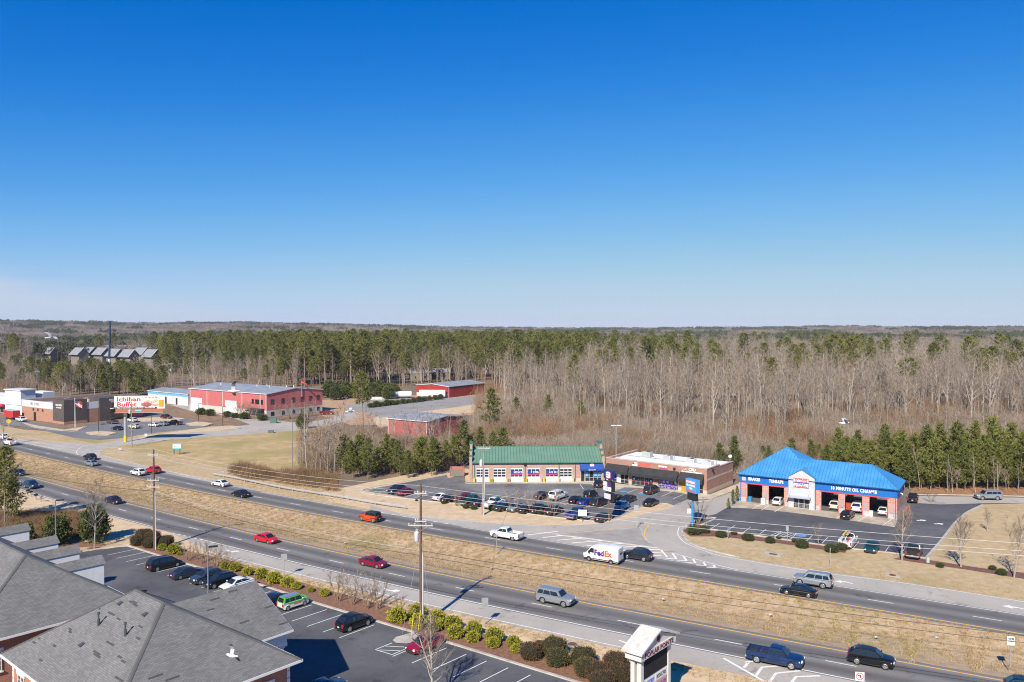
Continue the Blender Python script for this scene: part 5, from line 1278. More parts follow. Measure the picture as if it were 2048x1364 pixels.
# ------------------------------------------------------------------ far townhouses and houses in the trees
M_FROOF = mat('far_grey_roof', (0.20, 0.215, 0.235), (0.26, 0.275, 0.29), scale=0.3, rough=0.8); M_FWALL = mat('far_wall', (0.20, 0.175, 0.15), rough=0.9)
thl = ((150, 716, 0), (172, 714, 1), (196, 716, 2), (222, 720, 3), (250, 722, 4), (276, 716, 5), (180, 706, 6), (206, 708, 7), (236, 708, 8), (262, 707, 9), (290, 706, 10), (92, 714, 11), (112, 712, 12), (296, 722, 13), (132, 712, 14))
for px, py, k in thl:
 v = G(px, py + 10); v.z = 6.5; t = thing('townhouse', 'grey roofed townhouse in the distant cluster, %s' % ('left of the mast, front row' if px < 218 and py > 709 else 'left of the mast, back row' if px < 218 else 'right of the mast, front row' if py > 709 else 'right of the mast, back row'), 'house', v, R(-30 + (k * 37) % 12), 'distant townhouses')
 MB().box(-6.5, 6.5, 0, 9, -9.2, 3).prism([(-6.5, 0, 3), (-6.5, 9, 3), (-6.5, 4.5, 7.6)], (13, 0, 0)).build('wall', M_FWALL, t)
 MB().prism([(-7, -2.2, 1.4), (-7, 4.5, 8), (-7, 4.5, 8.3), (-7, -2.2, 1.7)], (14, 0, 0)).prism([(-7, 10.5, 2.0), (-7, 4.5, 8), (-7, 4.5, 8.3), (-7, 10.5, 2.3)], (14, 0, 0)).build('roof', M_FROOF, t)
 MB().prism([(6.9, -2.3, 1.3), (6.9, 4.5, 7.95), (6.9, 4.5, 8.5), (6.9, -2.3, 1.8)], (0.35, 0, 0)).build('rake_trim', M_WTRIM, t)
 for q in (-4, 0, 4): MB().box(q - 0.7, q + 0.7, -0.05, 0, 1.0, 2.6).build('window', GLASS, t)
for px, py, lab in ((842, 760, 'pale house behind tall pine trunks, left of the hangar roof'), (880, 758, 'cream house glimpsed between pines above the hangar'), (1420, 736, 'white cabin glimpsed through the bare wood'), (60, 716, 'tan flat building at the far left among trees')):
 v = G(px, py); t = thing('house', lab, 'house', v, R(8))
 MB().box(-7, 7, 0, 8, 0, 4.5).build('wall', M_FWALL, t); MB().prism([(-7.5, -0.5, 4.4), (-7.5, 8.5, 4.4), (-7.5, 4, 7.2)], (15, 0, 0)).build('roof', M_FROOF, t)
 for q in (-4, 2): MB().box(q, q + 1.6, -0.05, 0, 1.0, 2.6).build('window', GLASS, t)

# ------------------------------------------------------------------ billboard
bbp = G(251, 883.5); bb = thing('billboard', 'restaurant billboard on a single grey post with yellow foot', 'billboard', bbp, R(8))
MB().tube([(0, 0, 1.9), (0, 0, 10.0)], 0.46, 14).build('post', M_GALV, bb, smooth=40); MB().tube([(0, 0, 0), (0, 0, 1.9)], 0.48, 14).build('post_foot', mat('post_yellow', (0.75, 0.5, 0.03), rough=0.5), bb, smooth=40)
MB().box(-2.0, 11.5, -0.15, 0.15, 9.6, 10.0).build('torsion_beam', M_BLACK, bb)
XL, XR, ZB, ZT = -2.9, 12.1, 10.4, 14.4
MB().box(XL, XR, -1.0, -0.55, ZB, ZT).build('panel', M_SIGNWHITE, bb)
MB().box(XL + 0.4, XR - 0.4, -1.05, -0.6, ZB - 1.1, ZB - 0.02).build('apron', mat('brick_red_apron', (0.42, 0.13, 0.07), rough=0.7), bb)
MB().box(3.3, 5.2, -1.09, -1.05, ZB - 0.75, ZB - 0.35).build('owner_plate', mat('plate_cyan', (0.25, 0.5, 0.6)), bb)
MB().box(XL, XR - 2.4, -1.03, -1.003, ZB, ZB + 0.55).build('black_strip', M_BLACK, bb)
put_text('lettering', 'Ichiban', 1.9, M_RED, bb, (1.35, -1.02, ZB + 2.35), bold=0.05, width=7.0); put_text('lettering', 'Buffet', 1.9, M_RED, bb, (0.75, -1.02, ZB + 0.75), bold=0.05, width=5.8)
put_text('lettering', 'All You Can Eat!', 0.7, mat('letter_brown', (0.2, 0.15, 0.12)), bb, (8.0, -1.02, ZB + 3.3), width=4.0, shear=0.2, bold=0.01)
put_text('lettering', '1 Mile on Left, Behind Dunkin Donuts • 470-338-8188', 0.5, M_SIGNWHITE, bb, (3.3, -1.04, ZB + 0.15), width=11.6, bold=0.012)
MB().ball((6.6, -1.0, ZB + 1.3), 1.7, 0.06, 0.75, 16, 8).build('picture_beef', mat('beef_red', (0.28, 0.05, 0.06), (0.45, 0.16, 0.16), scale=1.2), bb)
for k in range(5): MB().ball((6.4 + k * 0.75, -1.0, ZB + 2.2 + 0.25 * math.sin(k * 2)), 0.5, 0.05, 0.42, 10, 6).build('picture_shrimp', mat('shrimp_pink', (0.7, 0.3, 0.2), (0.8, 0.5, 0.4), scale=3.0), bb)
for k in range(3): MB().ball((8.6 + k * 0.6, -1.0, ZB + 1.1), 0.4, 0.05, 0.4, 10, 6).build('picture_roll', mat('roll_cream', (0.65, 0.55, 0.45), (0.5, 0.12, 0.08), scale=4.0), bb)
MB().ball((9.5, -1.0, ZB + 2.5), 0.5, 0.05, 0.5, 12, 6).build('picture_lemon', mat('lemon', (0.75, 0.5, 0.08)), bb)
MB().box(10.2, 11.8, -1.03, -1.004, ZB + 0.5, ZB + 2.7).build('picture_beer', mat('beer_amber', (0.72, 0.36, 0.03), (0.62, 0.26, 0.02), scale=1.0), bb); MB().box(10.1, 11.9, -1.035, -1.004, ZB + 2.7, ZB + 3.6).build('picture_foam', mat('foam_cream', (0.75, 0.7, 0.6)), bb)
MB().box(XL + 0.3, XR - 0.3, -2.0, -1.1, ZB - 1.2, ZB - 1.1).build('catwalk', M_GALV, bb)
for x in (-1.0, 4.5, 10.0): MB().tube([(x, -1.0, ZT), (x, -1.0, ZT + 0.5)], 0.06, 5).build('lamp_arm', M_GALV, bb)
# flag
fp = thing('flagpole', 'white flagpole with a striped flag in front of the package store', 'flagpole', G(150.4, 855), 0)
MB().tube([(0, 0, 0), (0, 0, 10.2)], [0.14, 0.07], 8).build('pole', M_SIGNWHITE, fp); MB().ball((0, 0, 10.3), 0.14, 0.14, 0.14, 8, 6).build('finial', M_SIGNWHITE, fp)
fv = MB()
for k in range(7):
 for q in range(8):
  def P_(i, j): return (0.08 + j * 0.3, 0.18 * math.sin(j * 0.9), 9.6 - i * 0.18 - 0.20 * j)
  fv.quad(P_(k, q), P_(k, q + 1), P_(k + 1, q + 1), P_(k + 1, q), 2 if (k < 4 and q < 3) else k % 2)
fv.build('flag', [mat('flag_red', (0.45, 0.03, 0.06)), M_SIGNWHITE, mat('flag_blue', (0.03, 0.05, 0.25))], fp)

# ------------------------------------------------------------------ monument sign
sg = Vector((11.23, 71.78, 0)); sdv = -NV
ms = thing('monument_sign', 'cream gabled monument sign lettered along its face, near the road', 'sign', sg, math.atan2(sdv.y, sdv.x))
ms.scale = (0.86, 0.74, 1)
M_CREAM = mat('cream_paint', (0.60, 0.575, 0.525), (0.68, 0.655, 0.605), scale=0.8, rough=0.7)
# local x runs along the face from near end to far end; the face we read is at y = -0.9
for x in (0.05, 5.85):
 pst = MB().box(x, x + 0.55, -0.75, -0.2, 0, 6.2).box(x, x + 0.55, 0.2, 0.75, 0, 6.2).build('pillar', M_CREAM, ms)
 MB().box(x - 0.1, x + 0.65, -0.85, 0.85, 5.9, 6.2).build('pillar_cap', M_CREAM, pst)
MB().box(0.6, 5.85, -0.6, 0.6, 0.0, 5.95).build('cabinet', M_CREAM, ms)
MB().box(0.75, 5.7, -0.66, -0.603, 4.15, 5.85).build('display_panel', mat('dark_screen', (0.03, 0.03, 0.032), rough=0.9, spec=0.1), ms)
for x0, x1, z0, z1, cc, tx, tc_ in ((0.75, 3.15, 3.3, 4.0, (0.78, 0.78, 0.76), 'Eyecare', (0.03, 0.1, 0.5)), (3.25, 5.7, 3.3, 4.0, (0.78, 0.78, 0.76), 'NATIONAL', (0.02, 0.02, 0.03)), (0.75, 3.15, 2.5, 3.2, (0.78, 0.78, 0.76), 'Dental', (0.1, 0.1, 0.4)), (3.25, 5.7, 2.5, 3.2, (0.6, 0.3, 0.25), 'Clinic', (0.8, 0.8, 0.8))):
 tp = box_part('tenant_panel', mat('tenant_%d' % int(cc[1] * 100), cc, rough=0.5), ms, x0, x1, -0.65, -0.603, z0, z1)
 marks(tp, x0 + 0.2, x1 - 0.2, z0 + 0.18, z0 + 0.52, -0.652, mat('tenant_ink_%d' % len(tx), tc_), len(tx))
MB().box(-0.5, 6.95, -1.15, 1.15, 6.2, 6.85).build('lintel', M_CREAM, ms)
MB().prism([(-0.5, -1.05, 6.853), (6.95, -1.05, 6.853), (3.2, -1.05, 8.05)], (0, 2.1, 0)).build('pediment', M_CREAM, ms)
rfm = MB()
for sgn in (-1, 1):
 xe = -0.85 if sgn < 0 else 7.3
 rfm.prism([(xe, -1.45, 6.85), (3.2, -1.45, 8.15), (3.2, -1.45, 8.32), (xe, -1.45, 7.02)], (0, 2.9, 0))
rfm.build('roof', mat('weathered_cream_roof', (0.46, 0.43, 0.375), (0.66, 0.635, 0.58), scale=0.9, rough=0.75, lo=0.3, hi=0.55, stretch=(1, 1, 1)), ms)
MB().tube([(3.2, -1.06, 7.45), (3.2, -1.12, 7.45)], 0.34, 16).build('roundel', mat('maroon_disc', (0.12, 0.03, 0.05)), ms)
put_text('lettering', 'POPLAR POINTE', 0.62, mat('maroon_letters', (0.16, 0.03, 0.05)), ms, (3.25, -1.18, 6.33), width=6.0, bold=0.006)

# ------------------------------------------------------------------ pylon signs at the shops
def pylon(label, px, py, rz, col, parts): 
 t = thing('pylon_sign', label, 'sign', G(px, py), rz)
 return t
py1 = thing('pylon_sign', 'blue shield pylon sign with three boxes at the shops car park', 'sign', G(1218, 1042), R(-55))
MB().tube([(0, 0, 0), (0, 0, 9.2)], 0.2, 8).build('post', mat('brown_post', (0.13, 0.10, 0.08), rough=0.7), py1)
bx_ = MB().box(-1.15, 1.15, -0.35, 0.35, 7.9, 9.45).build('upper_box', mat('navy_sign', (0.015, 0.03, 0.18), rough=0.4), py1); b1 = shield(bx_, 0.15, -0.36, 8.68, 0.66)
marks(bx_, -0.25, 0.6, 8.75, 9.0, -0.395, mat('sign_navy_ink', (0.02, 0.04, 0.25)), 3); marks(bx_, -0.35, 0.65, 8.4, 8.62, -0.395, mat('sign_navy_ink', (0.02, 0.04, 0.25)), 6)
b2 = MB().box(-1.15, 1.15, -0.45, 0.45, 5.6, 7.45).build('tenant_box', M_BLACK, py1)
for x0, z0, cc in ((-1.08, 6.55, (0.75, 0.75, 0.74)), (0.04, 6.55, (0.10, 0.03, 0.2)), (-1.08, 5.67, (0.72, 0.72, 0.75)), (0.04, 5.67, (0.72, 0.70, 0.74))):
 MB().box(x0, x0 + 1.05, -0.48, -0.453, z0, z0 + 0.83).build('tenant_face', mat('tface_%d_%d' % (int(cc[0] * 100), int(cc[2] * 100)), cc, (cc[0] * 0.6, cc[1] * 0.55, cc[2] * 0.6), scale=4.0, lo=0.5, hi=0.6, rough=0.5), b2)
MB().box(-0.95, 0.95, -0.4, 0.4, 4.1, 5.3).build('message_box', M_BLACK, py1); MB().box(-0.87, 0.87, -0.43, -0.403, 4.2, 5.2).build('message_face', mat('message_grey', (0.55, 0.57, 0.6)), py1)
py2 = thing('pylon_sign', 'blue oil change pylon sign on a blue post by the corner bed', 'sign', G(1385, 1055), R(-62))
MB().tube([(0, 0, 0), (0, 0, 5.2)], 0.19, 8).build('post', mat('post_blue', (0.03, 0.25, 0.65), rough=0.4), py2)
bx_ = MB().box(-1.4, 1.4, -0.45, 0.45, 6.35, 8.75).build('cabinet', mat('sign_cyan', (0.06, 0.32, 0.7), rough=0.4), py2)
MB().box(-1.3, 1.3, -0.48, -0.453, 6.45, 8.65).build('face', mat('face_blue', (0.10, 0.30, 0.62), rough=0.5), bx_)
MB().box(-1.3, 1.3, -0.50, -0.482, 7.95, 8.5).build('face_band', mat('face_red', (0.55, 0.14, 0.14), rough=0.5), bx_); MB().box(-1.3, 1.3, -0.50, -0.482, 6.5, 6.8).build('face_band', mat('face_red', (0.55, 0.14, 0.14)), bx_)
put_text('lettering', 'EXPRESS', 0.5, M_SIGNWHITE, bx_, (0, -0.51, 8.07), width=2.2, bold=0.02); put_text('lettering', 'OIL CHANGE', 0.45, M_SIGNWHITE, bx_, (0, -0.49, 7.5), width=2.3, bold=0.02); put_text('lettering', 'TIRE', 0.4, M_SIGNWHITE, bx_, (0, -0.49, 6.98), width=0.9, bold=0.02)
MB().box(-1.1, 1.1, -0.3, 0.3, 4.95, 6.3).build('message_box', mat('message_dark', (0.02, 0.025, 0.025), rough=0.4), py2)
# blue and white estate board in the field
eb = thing('estate_sign', 'blue and white land sale board on posts in the grass field', 'sign', G(354, 909), R(4))
for x in (-0.8, 0.8): MB().box(x - 0.08, x + 0.08, -0.08, 0.08, 0, 3.1).build('post', mat('sign_post_dark', (0.08, 0.07, 0.06)), eb)
pb_ = MB().box(-1.1, 1.1, -0.14, -0.085, 1.6, 3.1).build('board', M_SIGNWHITE, eb); MB().box(-1.1, 1.1, -0.16, -0.142, 1.6, 1.85).build('blue_strip', mat('board_cyan', (0.08, 0.45, 0.75)), pb_); MB().box(-1.1, 1.1, -0.16, -0.142, 2.85, 3.1).build('blue_strip', mat('board_cyan', (0.08, 0.45, 0.75)), pb_)
MB().prism([(-0.8, -0.142, 2.0), (-0.4, -0.142, 2.25), (-0.7, -0.142, 2.6)], (0, -0.02, 0)).build('logo', mat('board_cyan', (0.08, 0.45, 0.75)), pb_)

# ------------------------------------------------------------------ road signs, posts
def road_sign(label, px, py, h, w, hh, rz=0, face=None, m=M_GALV, txt=None, cat='sign', mpost=M_GALV, diamond=False):
 t = thing('road_sign', label, cat, G(px, py), rz)
 MB().box(-0.045, 0.045, -0.03, 0.03, 0, h).build('post', mpost, t)
 if diamond: p = MB().prism([(0, -0.05, h - w), (w, -0.05, h), (0, -0.05, h + w), (-w, -0.05, h)], (0, 0.012, 0)).build('plate', m, t)
 else: p = MB().box(-w / 2, w / 2, -0.055, -0.035, h - hh, h).build('plate', m, t)
 if txt:
  for k, (s_, z, sz) in enumerate(txt): put_text('lettering', s_, sz, M_BLACK, p, (0, -0.062, h - z), bold=0.008)
 return t
road_sign('back of a lane sign above the bushes near the white sedan', 568.5, 1154, 3.4, 0.85, 0.95, R(5))
road_sign('back of a lane sign beside the clipped yellow bushes, past the tall pole', 970, 1249, 3.3, 0.8, 1.1, R(5))
road_sign('grey sign back on the traffic island corner', 1272.5, 1058, 4.3, 0.8, 0.9, R(-10))
road_sign('pale double sign beside the blue pylon post', 1378, 1057, 3.6, 0.8, 0.9, R(10), m=mat('sign_back', (0.6, 0.6, 0.58)))
road_sign('small grey stall sign on the oil change lot edge', 1574.5, 1083, 2.6, 0.45, 0.75, R(-20))
road_sign('bare grey marker post on the corner lawn', 1660, 1134, 2.9, 0.12, 0.3, 0)
road_sign('green street marker beside the guardrail end', 752, 1008, 2.7, 0.25, 0.6, R(10), m=mat('marker_green', (0.02, 0.3, 0.15)))
ow = road_sign('white one way sign standing in the median grass', 2021, 1334, 3.3, 0.75, 0.95, R(-8), m=M_SIGNWHITE, txt=(('ONE', 0.33, 0.26), ('WAY', 0.6, 0.26)))
nl = road_sign('white no left turn sign at the bottom edge', 1719, 1392, 2.4, 0.85, 0.85, R(-8), m=M_SIGNWHITE)
pts = [(math.cos(t) * 0.33, math.sin(t) * 0.33) for t in np.linspace(0, 2 * math.pi, 20)[:-1]]
MB().tube([(x, -0.07, 1.98 + y) for x, y in pts + pts[:1]], 0.035, 5).tube([(-0.24, -0.07, 2.2), (0.24, -0.07, 1.74)], 0.035, 5).build('ban_ring', M_RED, nl)
MB().prism([(0.12, -0.062, 1.78), (0.02, -0.062, 1.78), (0.02, -0.062, 2.0), (-0.08, -0.062, 2.0), (-0.08, -0.062, 1.94), (-0.2, -0.062, 2.05), (-0.08, -0.062, 2.16), (-0.08, -0.062, 2.1), (0.12, -0.062, 2.1)], (0, -0.004, 0)).build('arrow_mark', M_BLACK, nl)
road_sign('yellow diamond warning sign on the verge near the far left', 17.5, 856, 2.4, 0.9, 0.9, R(20), m=mat('warning_yellow', (0.8, 0.42, 0.02)), diamond=True)
road_sign('thin grey lane sign back on the median, below the white pickup', 993, 1106, 3.0, 0.5, 0.35, R(10))
nb_ = road_sign('white notice on a dark post by the shops verge', 1165, 1043, 2.2, 1.6, 1.2, R(-5), m=M_SIGNWHITE, mpost=M_BLACK)
for q in (1.2, 1.5, 1.8): marks(nb_, -0.6, 0.6, q, q + 0.16, -0.056, mat('grey_ink', (0.25, 0.26, 0.28)), int(q * 10))
road_sign('small blue and white banner board in the corner mulch bed', 1456, 1078, 1.9, 0.55, 1.5, R(60), m=mat('banner_pale', (0.55, 0.62, 0.72)))
road_sign('white access street sign on the field corner', 292, 884, 2.6, 0.7, 0.8, R(10), m=M_SIGNWHITE)
road_sign('small white campaign board at the street corner', 240, 902, 0.9, 0.8, 0.5, R(10), m=mat('campaign', (0.5, 0.45, 0.6)))
hyd = thing('fire_hydrant', 'silver fire hydrant beside the corner boxwoods', 'hydrant', G(1398, 1068), 0)
MB().tube([(0, 0, 0), (0, 0, 0.1), (0, 0, 0.12), (0, 0, 0.62), (0, 0, 0.66), (0, 0, 0.8), (0, 0, 0.9)], [0.18, 0.18, 0.12, 0.12, 0.16, 0.13, 0.04], 10).build('barrel', mat('hydrant_silver', (0.6, 0.6, 0.58)), hyd)
MB().tube([(-0.24, 0, 0.5), (0.24, 0, 0.5)], 0.06, 8).tube([(0, 0, 0.5), (0, -0.25, 0.5)], 0.08, 8).build('nozzle', mat('hydrant_yellow', (0.7, 0.55, 0.1)), hyd)
for k, (px, py) in enumerate(((56, 991), (62, 994), (72, 1000), (82, 1004))):
 t = thing('mailbox', ('black mailbox first in the roadside row by the pine', 'black mailbox second in the roadside row by the pine', 'dark mailbox third in the roadside row by the pine', 'grey mailbox last in the roadside row by the pine')[k], 'mailbox', G(px, py), R(-30), 'roadside mailboxes')
 MB().box(-0.06, 0.06, -0.06, 0.06, 0, 0.95).build('post', mat('mail_post', (0.4, 0.33, 0.22)), t)
 MB().box(-0.2, 0.2, -0.35, 0.35, 0.95, 1.2).ball((0, 0, 1.2), 0.2, 0.35, 0.16, 10, 6).build('box', M_GALV if k == 3 else M_BLACK, t)
def drain(label, px, py, r, square=False, group=None):
 t = thing('drain_cover', label, 'drain', G(px, py) + Vector((0, 0, 0.035)), R(-30))
 MB().box(-r * 2.2, r * 2.2, -r * 1.6, r * 1.6, -0.02, 0.02).build('surround', M_CONC, t)
 if square: MB().box(-r, r, -r * 0.6, r * 0.6, 0.022, 0.05).build('grate', mat('rusty_iron', (0.12, 0.05, 0.03), rough=0.9), t)
 else: MB().tube([(0, 0, 0.022), (0, 0, 0.05)], r, 16).build('cover', mat('rusty_iron', (0.12, 0.05, 0.03)), t)
drain('rusty drain grate set in concrete on the corner lawn', 1546, 1109, 0.6, True); drain('round iron manhole cover in the grass by the slip lane', 1785, 1151, 0.45); drain('round iron manhole in concrete behind the brown clipped bushes', 1145, 1289, 0.5)

# ------------------------------------------------------------------ guardrail
gpts = smooth_line(gp((426, 952), (460, 957.5), (501, 966), (572, 980.6), (667, 995.5), (750, 1010), (811, 1019)), 1.9)
gr_ = thing('guardrail', 'galvanised steel guardrail along the far carriageway', 'guardrail', (0, 0, 0), 0)
N = normals2(gpts); b = MB()
prof = [(0.04, 0.42), (-0.05, 0.48), (-0.05, 0.52), (0.03, 0.56), (0.03, 0.60), (-0.05, 0.64), (-0.05, 0.68), (0.04, 0.74)]
for k, p in enumerate(gpts):
 for o_, z in prof: q = p + N[k] * o_; b.v.append((q.x, q.y, z))
for k in range(len(gpts) - 1):
 for j in range(len(prof) - 1):
  i = k * 8 + j; b.f.append((i, i + 1, i + 9, i + 8)); b.m.append(0)
b.build('rail', mat('rail_steel', (0.55, 0.56, 0.57), (0.64, 0.65, 0.66), scale=1.0, rough=0.4, metal=0.4), gr_)
for k in range(0, len(gpts), 2):
 p = gpts[k] + N[k] * 0.14; MB().box(p.x - 0.08, p.x + 0.08, p.y - 0.08, p.y + 0.08, 0, 0.72).build('post', mat('rail_post', (0.33, 0.3, 0.26)), gr_)

# ------------------------------------------------------------------ utility poles and wires
M_WOOD = mat('pole_wood', (0.105, 0.055, 0.035), (0.17, 0.10, 0.065), scale=1.5, stretch=(4, 4, 0.4), rough=0.9)
M_WOODG = mat('pole_wood_grey', (0.22, 0.20, 0.17), (0.32, 0.29, 0.25), scale=1.5, stretch=(4, 4, 0.4), rough=0.9)
M_INS = mat('insulator', (0.6, 0.6, 0.58), rough=0.4)
def util_pole(label, base, h, rz, arms=(), transformer=None, riser=0.0, wood=M_WOOD, r=0.19):
 t = thing('utility_pole', label, 'pole', base, rz)
 MB().tube([(0, 0, 0), (0, 0, h * 0.5), (0, 0, h)], [r, r * 0.85, r * 0.66], 10).build('pole', wood, t, smooth=40)
 for z, w, y in arms:
  a = MB().box(-w, w, -0.27 if y else -0.22, -0.14, z - 0.07, z + 0.07).build('crossarm', mat('arm_grey', (0.5, 0.47, 0.43), rough=0.8), t)
  for x in (-w + 0.1, -w * 0.45, w * 0.45, w - 0.1): MB().tube([(x, -0.2, z + 0.07), (x, -0.2, z + 0.2), (x, -0.2, z + 0.3)], [0.03, 0.07, 0.05], 7).build('insulator', M_INS, a)
  MB().tube([(-w * 0.6, -0.2, z - 0.05), (0, -0.2, z - 0.7), (w * 0.6, -0.2, z - 0.05)], 0.025, 5).build('brace', M_GALV, a)
 if transformer:
  z, sx = transformer
  c_ = MB().tube([(sx * 0.48, -0.1, z), (sx * 0.48, -0.1, z + 0.08), (sx * 0.48, -0.1, z + 1.05), (sx * 0.48, -0.1, z + 1.15)], [0.26, 0.3, 0.3, 0.16], 14).build('transformer', mat('transformer_grey', (0.6, 0.61, 0.62), rough=0.45), t, smooth=40)
  MB().tube([(sx * 0.42, -0.1, z + 1.15), (sx * 0.42, -0.1, z + 1.45)], 0.05, 6).tube([(sx * 0.55, -0.1, z + 1.15), (sx * 0.55, -0.1, z + 1.45)], 0.05, 6).build('bushing', M_INS, c_)
 if riser: MB().tube([(0.24, -0.05, 0), (0.24, -0.05, riser)], 0.09, 7).build('conduit_riser', mat('riser_grey', (0.55, 0.57, 0.6), rough=0.4), t)
 return t
PA, PB = G(309, 1100), G(842, 1252); PD = Vector((64, 62, 0)); PL = Vector((-104.5, 156, 0))
ang = lambda a, c_: math.atan2((c_ - a).y, (c_ - a).x) + math.pi / 2
poleA = util_pole('tall wooden utility pole rising behind brown round bushes at left', PA, 16.4, R(-8), arms=((15.5, 0.9, 0), (11.4, 1.0, 0), (10.3, 1.1, 0)), riser=9.4)
poleB = util_pole('tall wooden utility pole with grey transformer beside the turn lane', PB, 17.3, R(-3), arms=((16.2, 0.75, 0), (12.3, 1.5, 0), (12.8, 0.7, 0)), transformer=(10.4, -1), riser=9.0)
MB().tube([(-1.8, -2.5, 0), (0, 0, 11.2)], 0.018, 5).tube([(1.6, -1.2, 0), (0, 0, 10.8)], 0.018, 5).build('guy_wire', M_GALV, poleB)
PC = G(965, 1030)
poleC = util_pole('leaning grey utility pole with transformer in front of the green roof', PC, 13.6, R(0), arms=((12.9, 1.2, 0),), transformer=(9.4, -1), riser=8.5, wood=M_WOODG); poleC.rotation_euler = (0, R(1.2), 0)
poleE = util_pole('weathered utility pole beside the billboard', G(263.5, 893), 13.4, 0, arms=((12.8, 0.7, 0),), transformer=(9.9, -1), wood=M_WOODG)
poleF = util_pole('slim bare wooden pole left of the sapling clump in the field', G(585, 945), 18.0, 0, wood=M_WOODG, r=0.14)
poleG = util_pole('far wooden pole among trees behind the white shop row', G(50, 757), 14.5, 0, arms=((13.5, 1.2, 0),), wood=M_WOODG)
poleH = util_pole('far wooden pole behind the package store roof', G(75, 790), 13, 0, arms=((12.4, 1.2, 0),), wood=M_WOODG)
poleI = util_pole('far wooden pole right of the blue banded storage building', G(343, 782), 16, 0, arms=((15, 1.3, 0),), transformer=(11, -1), wood=M_WOODG)
def wire(label, a, c_, sag, r=0.02, m=None, n=26):
 pts = [a.lerp(c_, k / n) - Vector((0, 0, 4 * sag * (k / n) * (1 - k / n))) for k in range(n + 1)]
 o = MB().tube(pts, r, 5, cap=False).build('overhead_wire', m or mat('wire_grey', (0.5, 0.49, 0.47), rough=0.4)); return tag(o, label, 'wire', 'overhead wires along the road')
Z = lambda p, z, dx=0.0, dy=0.0: Vector((p.x + dx, p.y + dy, z))
PW = lambda p, z, k: Vector((p.x + 0.6 * k, p.y + 1.05 * k, z + (0.9 if k == 0 else 0)))
for dx, lab in ((-0.7, 'first'), (0.0, 'second'), (0.7, 'third')):
 wire('bright top wire, %s strand between the two tall roadside poles' % lab, PW(PA, 15.5, dx), PW(PB, 16.2, dx), 0.9)
 wire('bright top wire, %s strand running right from the transformer pole' % lab, PW(PB, 16.2, dx), PW(PD, 17.2, dx), 1.0)
 wire('bright top wire, %s strand leaving the left pole towards the far left' % lab, PW(PL, 15.5, dx), PW(PA, 15.5, dx), 0.9)
MC = mat('cable_black', (0.05, 0.05, 0.052), rough=0.6)
wire('thick pale telephone cable between the two tall poles', Z(PA, 9.6), Z(PB, 9.2), 0.8, 0.04, mat('cable_pale', (0.38, 0.37, 0.35)))
wire('thin black cable below the telephone cable between the tall poles', Z(PA, 9.0), Z(PB, 8.6), 0.9, 0.03, MC)
wire('thick telephone cable running right from the transformer pole', Z(PB, 9.2), Z(PD, 9.6), 0.8, 0.035, MC)
wire('thin cable below the telephone cable right of the transformer pole', Z(PB, 8.6), Z(PD, 9.0), 0.9, 0.03, MC)
wire('telephone cable leaving the left pole towards the far left', Z(PL, 9.4), Z(PA, 9.6), 0.8, 0.04, MC)
wire('single wire crossing the road from transformer pole to leaning pole', Z(PB, 16.2), Z(PC, 12.9), 0.7)
# lamp posts
def lamp(label, px, py, h, rz, m=M_BLACK, heads=1, r=0.09):
 t = thing('lamp_post', label, 'lamp post', G(px, py), rz)
 MB().tube([(0, 0, 0), (0, 0, h)], [r, r * 0.8], 8).build('pole', m, t)
 MB().tube([(0, 0, 0), (0, 0, 0.55)], r * 2.2, 10).build('footing', M_CONC, t)
 for s in ((1,) if heads == 1 else (1, -1)):
  MB().box(min(0.1 * s, 1.2 * s), max(0.1 * s, 1.2 * s), -0.22, 0.22, h - 0.05, h + 0.1).build('lamp_head', M_SIGNWHITE if heads == 3 else M_BLACK, t)
 return t
M_LPB = mat('lamp_bluegrey', (0.17, 0.21, 0.3), rough=0.5)
lamp('blue grey lamp post beside the round evergreen behind the dormers', 112, 1119, 9.2, R(25), M_LPB)
lamp('blue grey lamp post standing between parked cars in the office lot', 416.5, 1226, 8.4, R(20), M_LPB)
lamp('black lamp post on the oval island of the store car park', 197, 866, 8.5, 0); lamp('black lamp post on the long island in the store car park', 303, 871, 8.2, 0); lamp('black lamp post nearest the red building doors', 397, 846, 7.2, 0); lamp('black lamp post on the verge before the red building', 445.5, 855, 7.4, 0)
tt = lamp('twin headed white lamp post behind the shop row', 1232, 962, 13.0, 0, M_GALV, heads=2); 
for o in tt.children:
 if o.name.startswith('lamp_head'): o.data.materials[0] = M_SIGNWHITE
mono = thing('radio_mast', 'dark blue monopole mast above the distant trees at left', 'mast', G(219, 760), 0)
MB().tube([(0, 0, 14), (0.8, 0, 39)], [0.75, 0.5], 8).build('upper_mast', mat('mast_blue', (0.015, 0.04, 0.10), rough=0.6), mono); MB().tube([(-0.3, 0, 0), (0, 0, 14)], [0.9, 0.75], 8).build('lower_mast', M_WTRIM, mono)
for k in range(3): MB().box(0.4 + k * 0.3, 0.6 + k * 0.3, -0.6, -0.4, 37, 39.3).build('antenna', mat('mast_blue', (0.015, 0.04, 0.10)), mono)
for px, py, tl in ((836.5, 1262, 'yellow guy wire marker against the bushes by the transformer pole'), (822, 1275, 'yellow guy wire marker leaning over the car park kerb')):
 t = thing('guy_marker', tl, 'marker', G(px, py), 0); MB().tube([(0, 0, 0), (0.25, 0.2, 2.4)], 0.045, 6).build('sleeve', mat('marker_yellow', (0.8, 0.6, 0.03), rough=0.5), t); MB().tube([(0.25, 0.2, 2.4), (0.36, 0.29, 3.4)], 0.015, 5).build('wire_end', M_GALV, t)
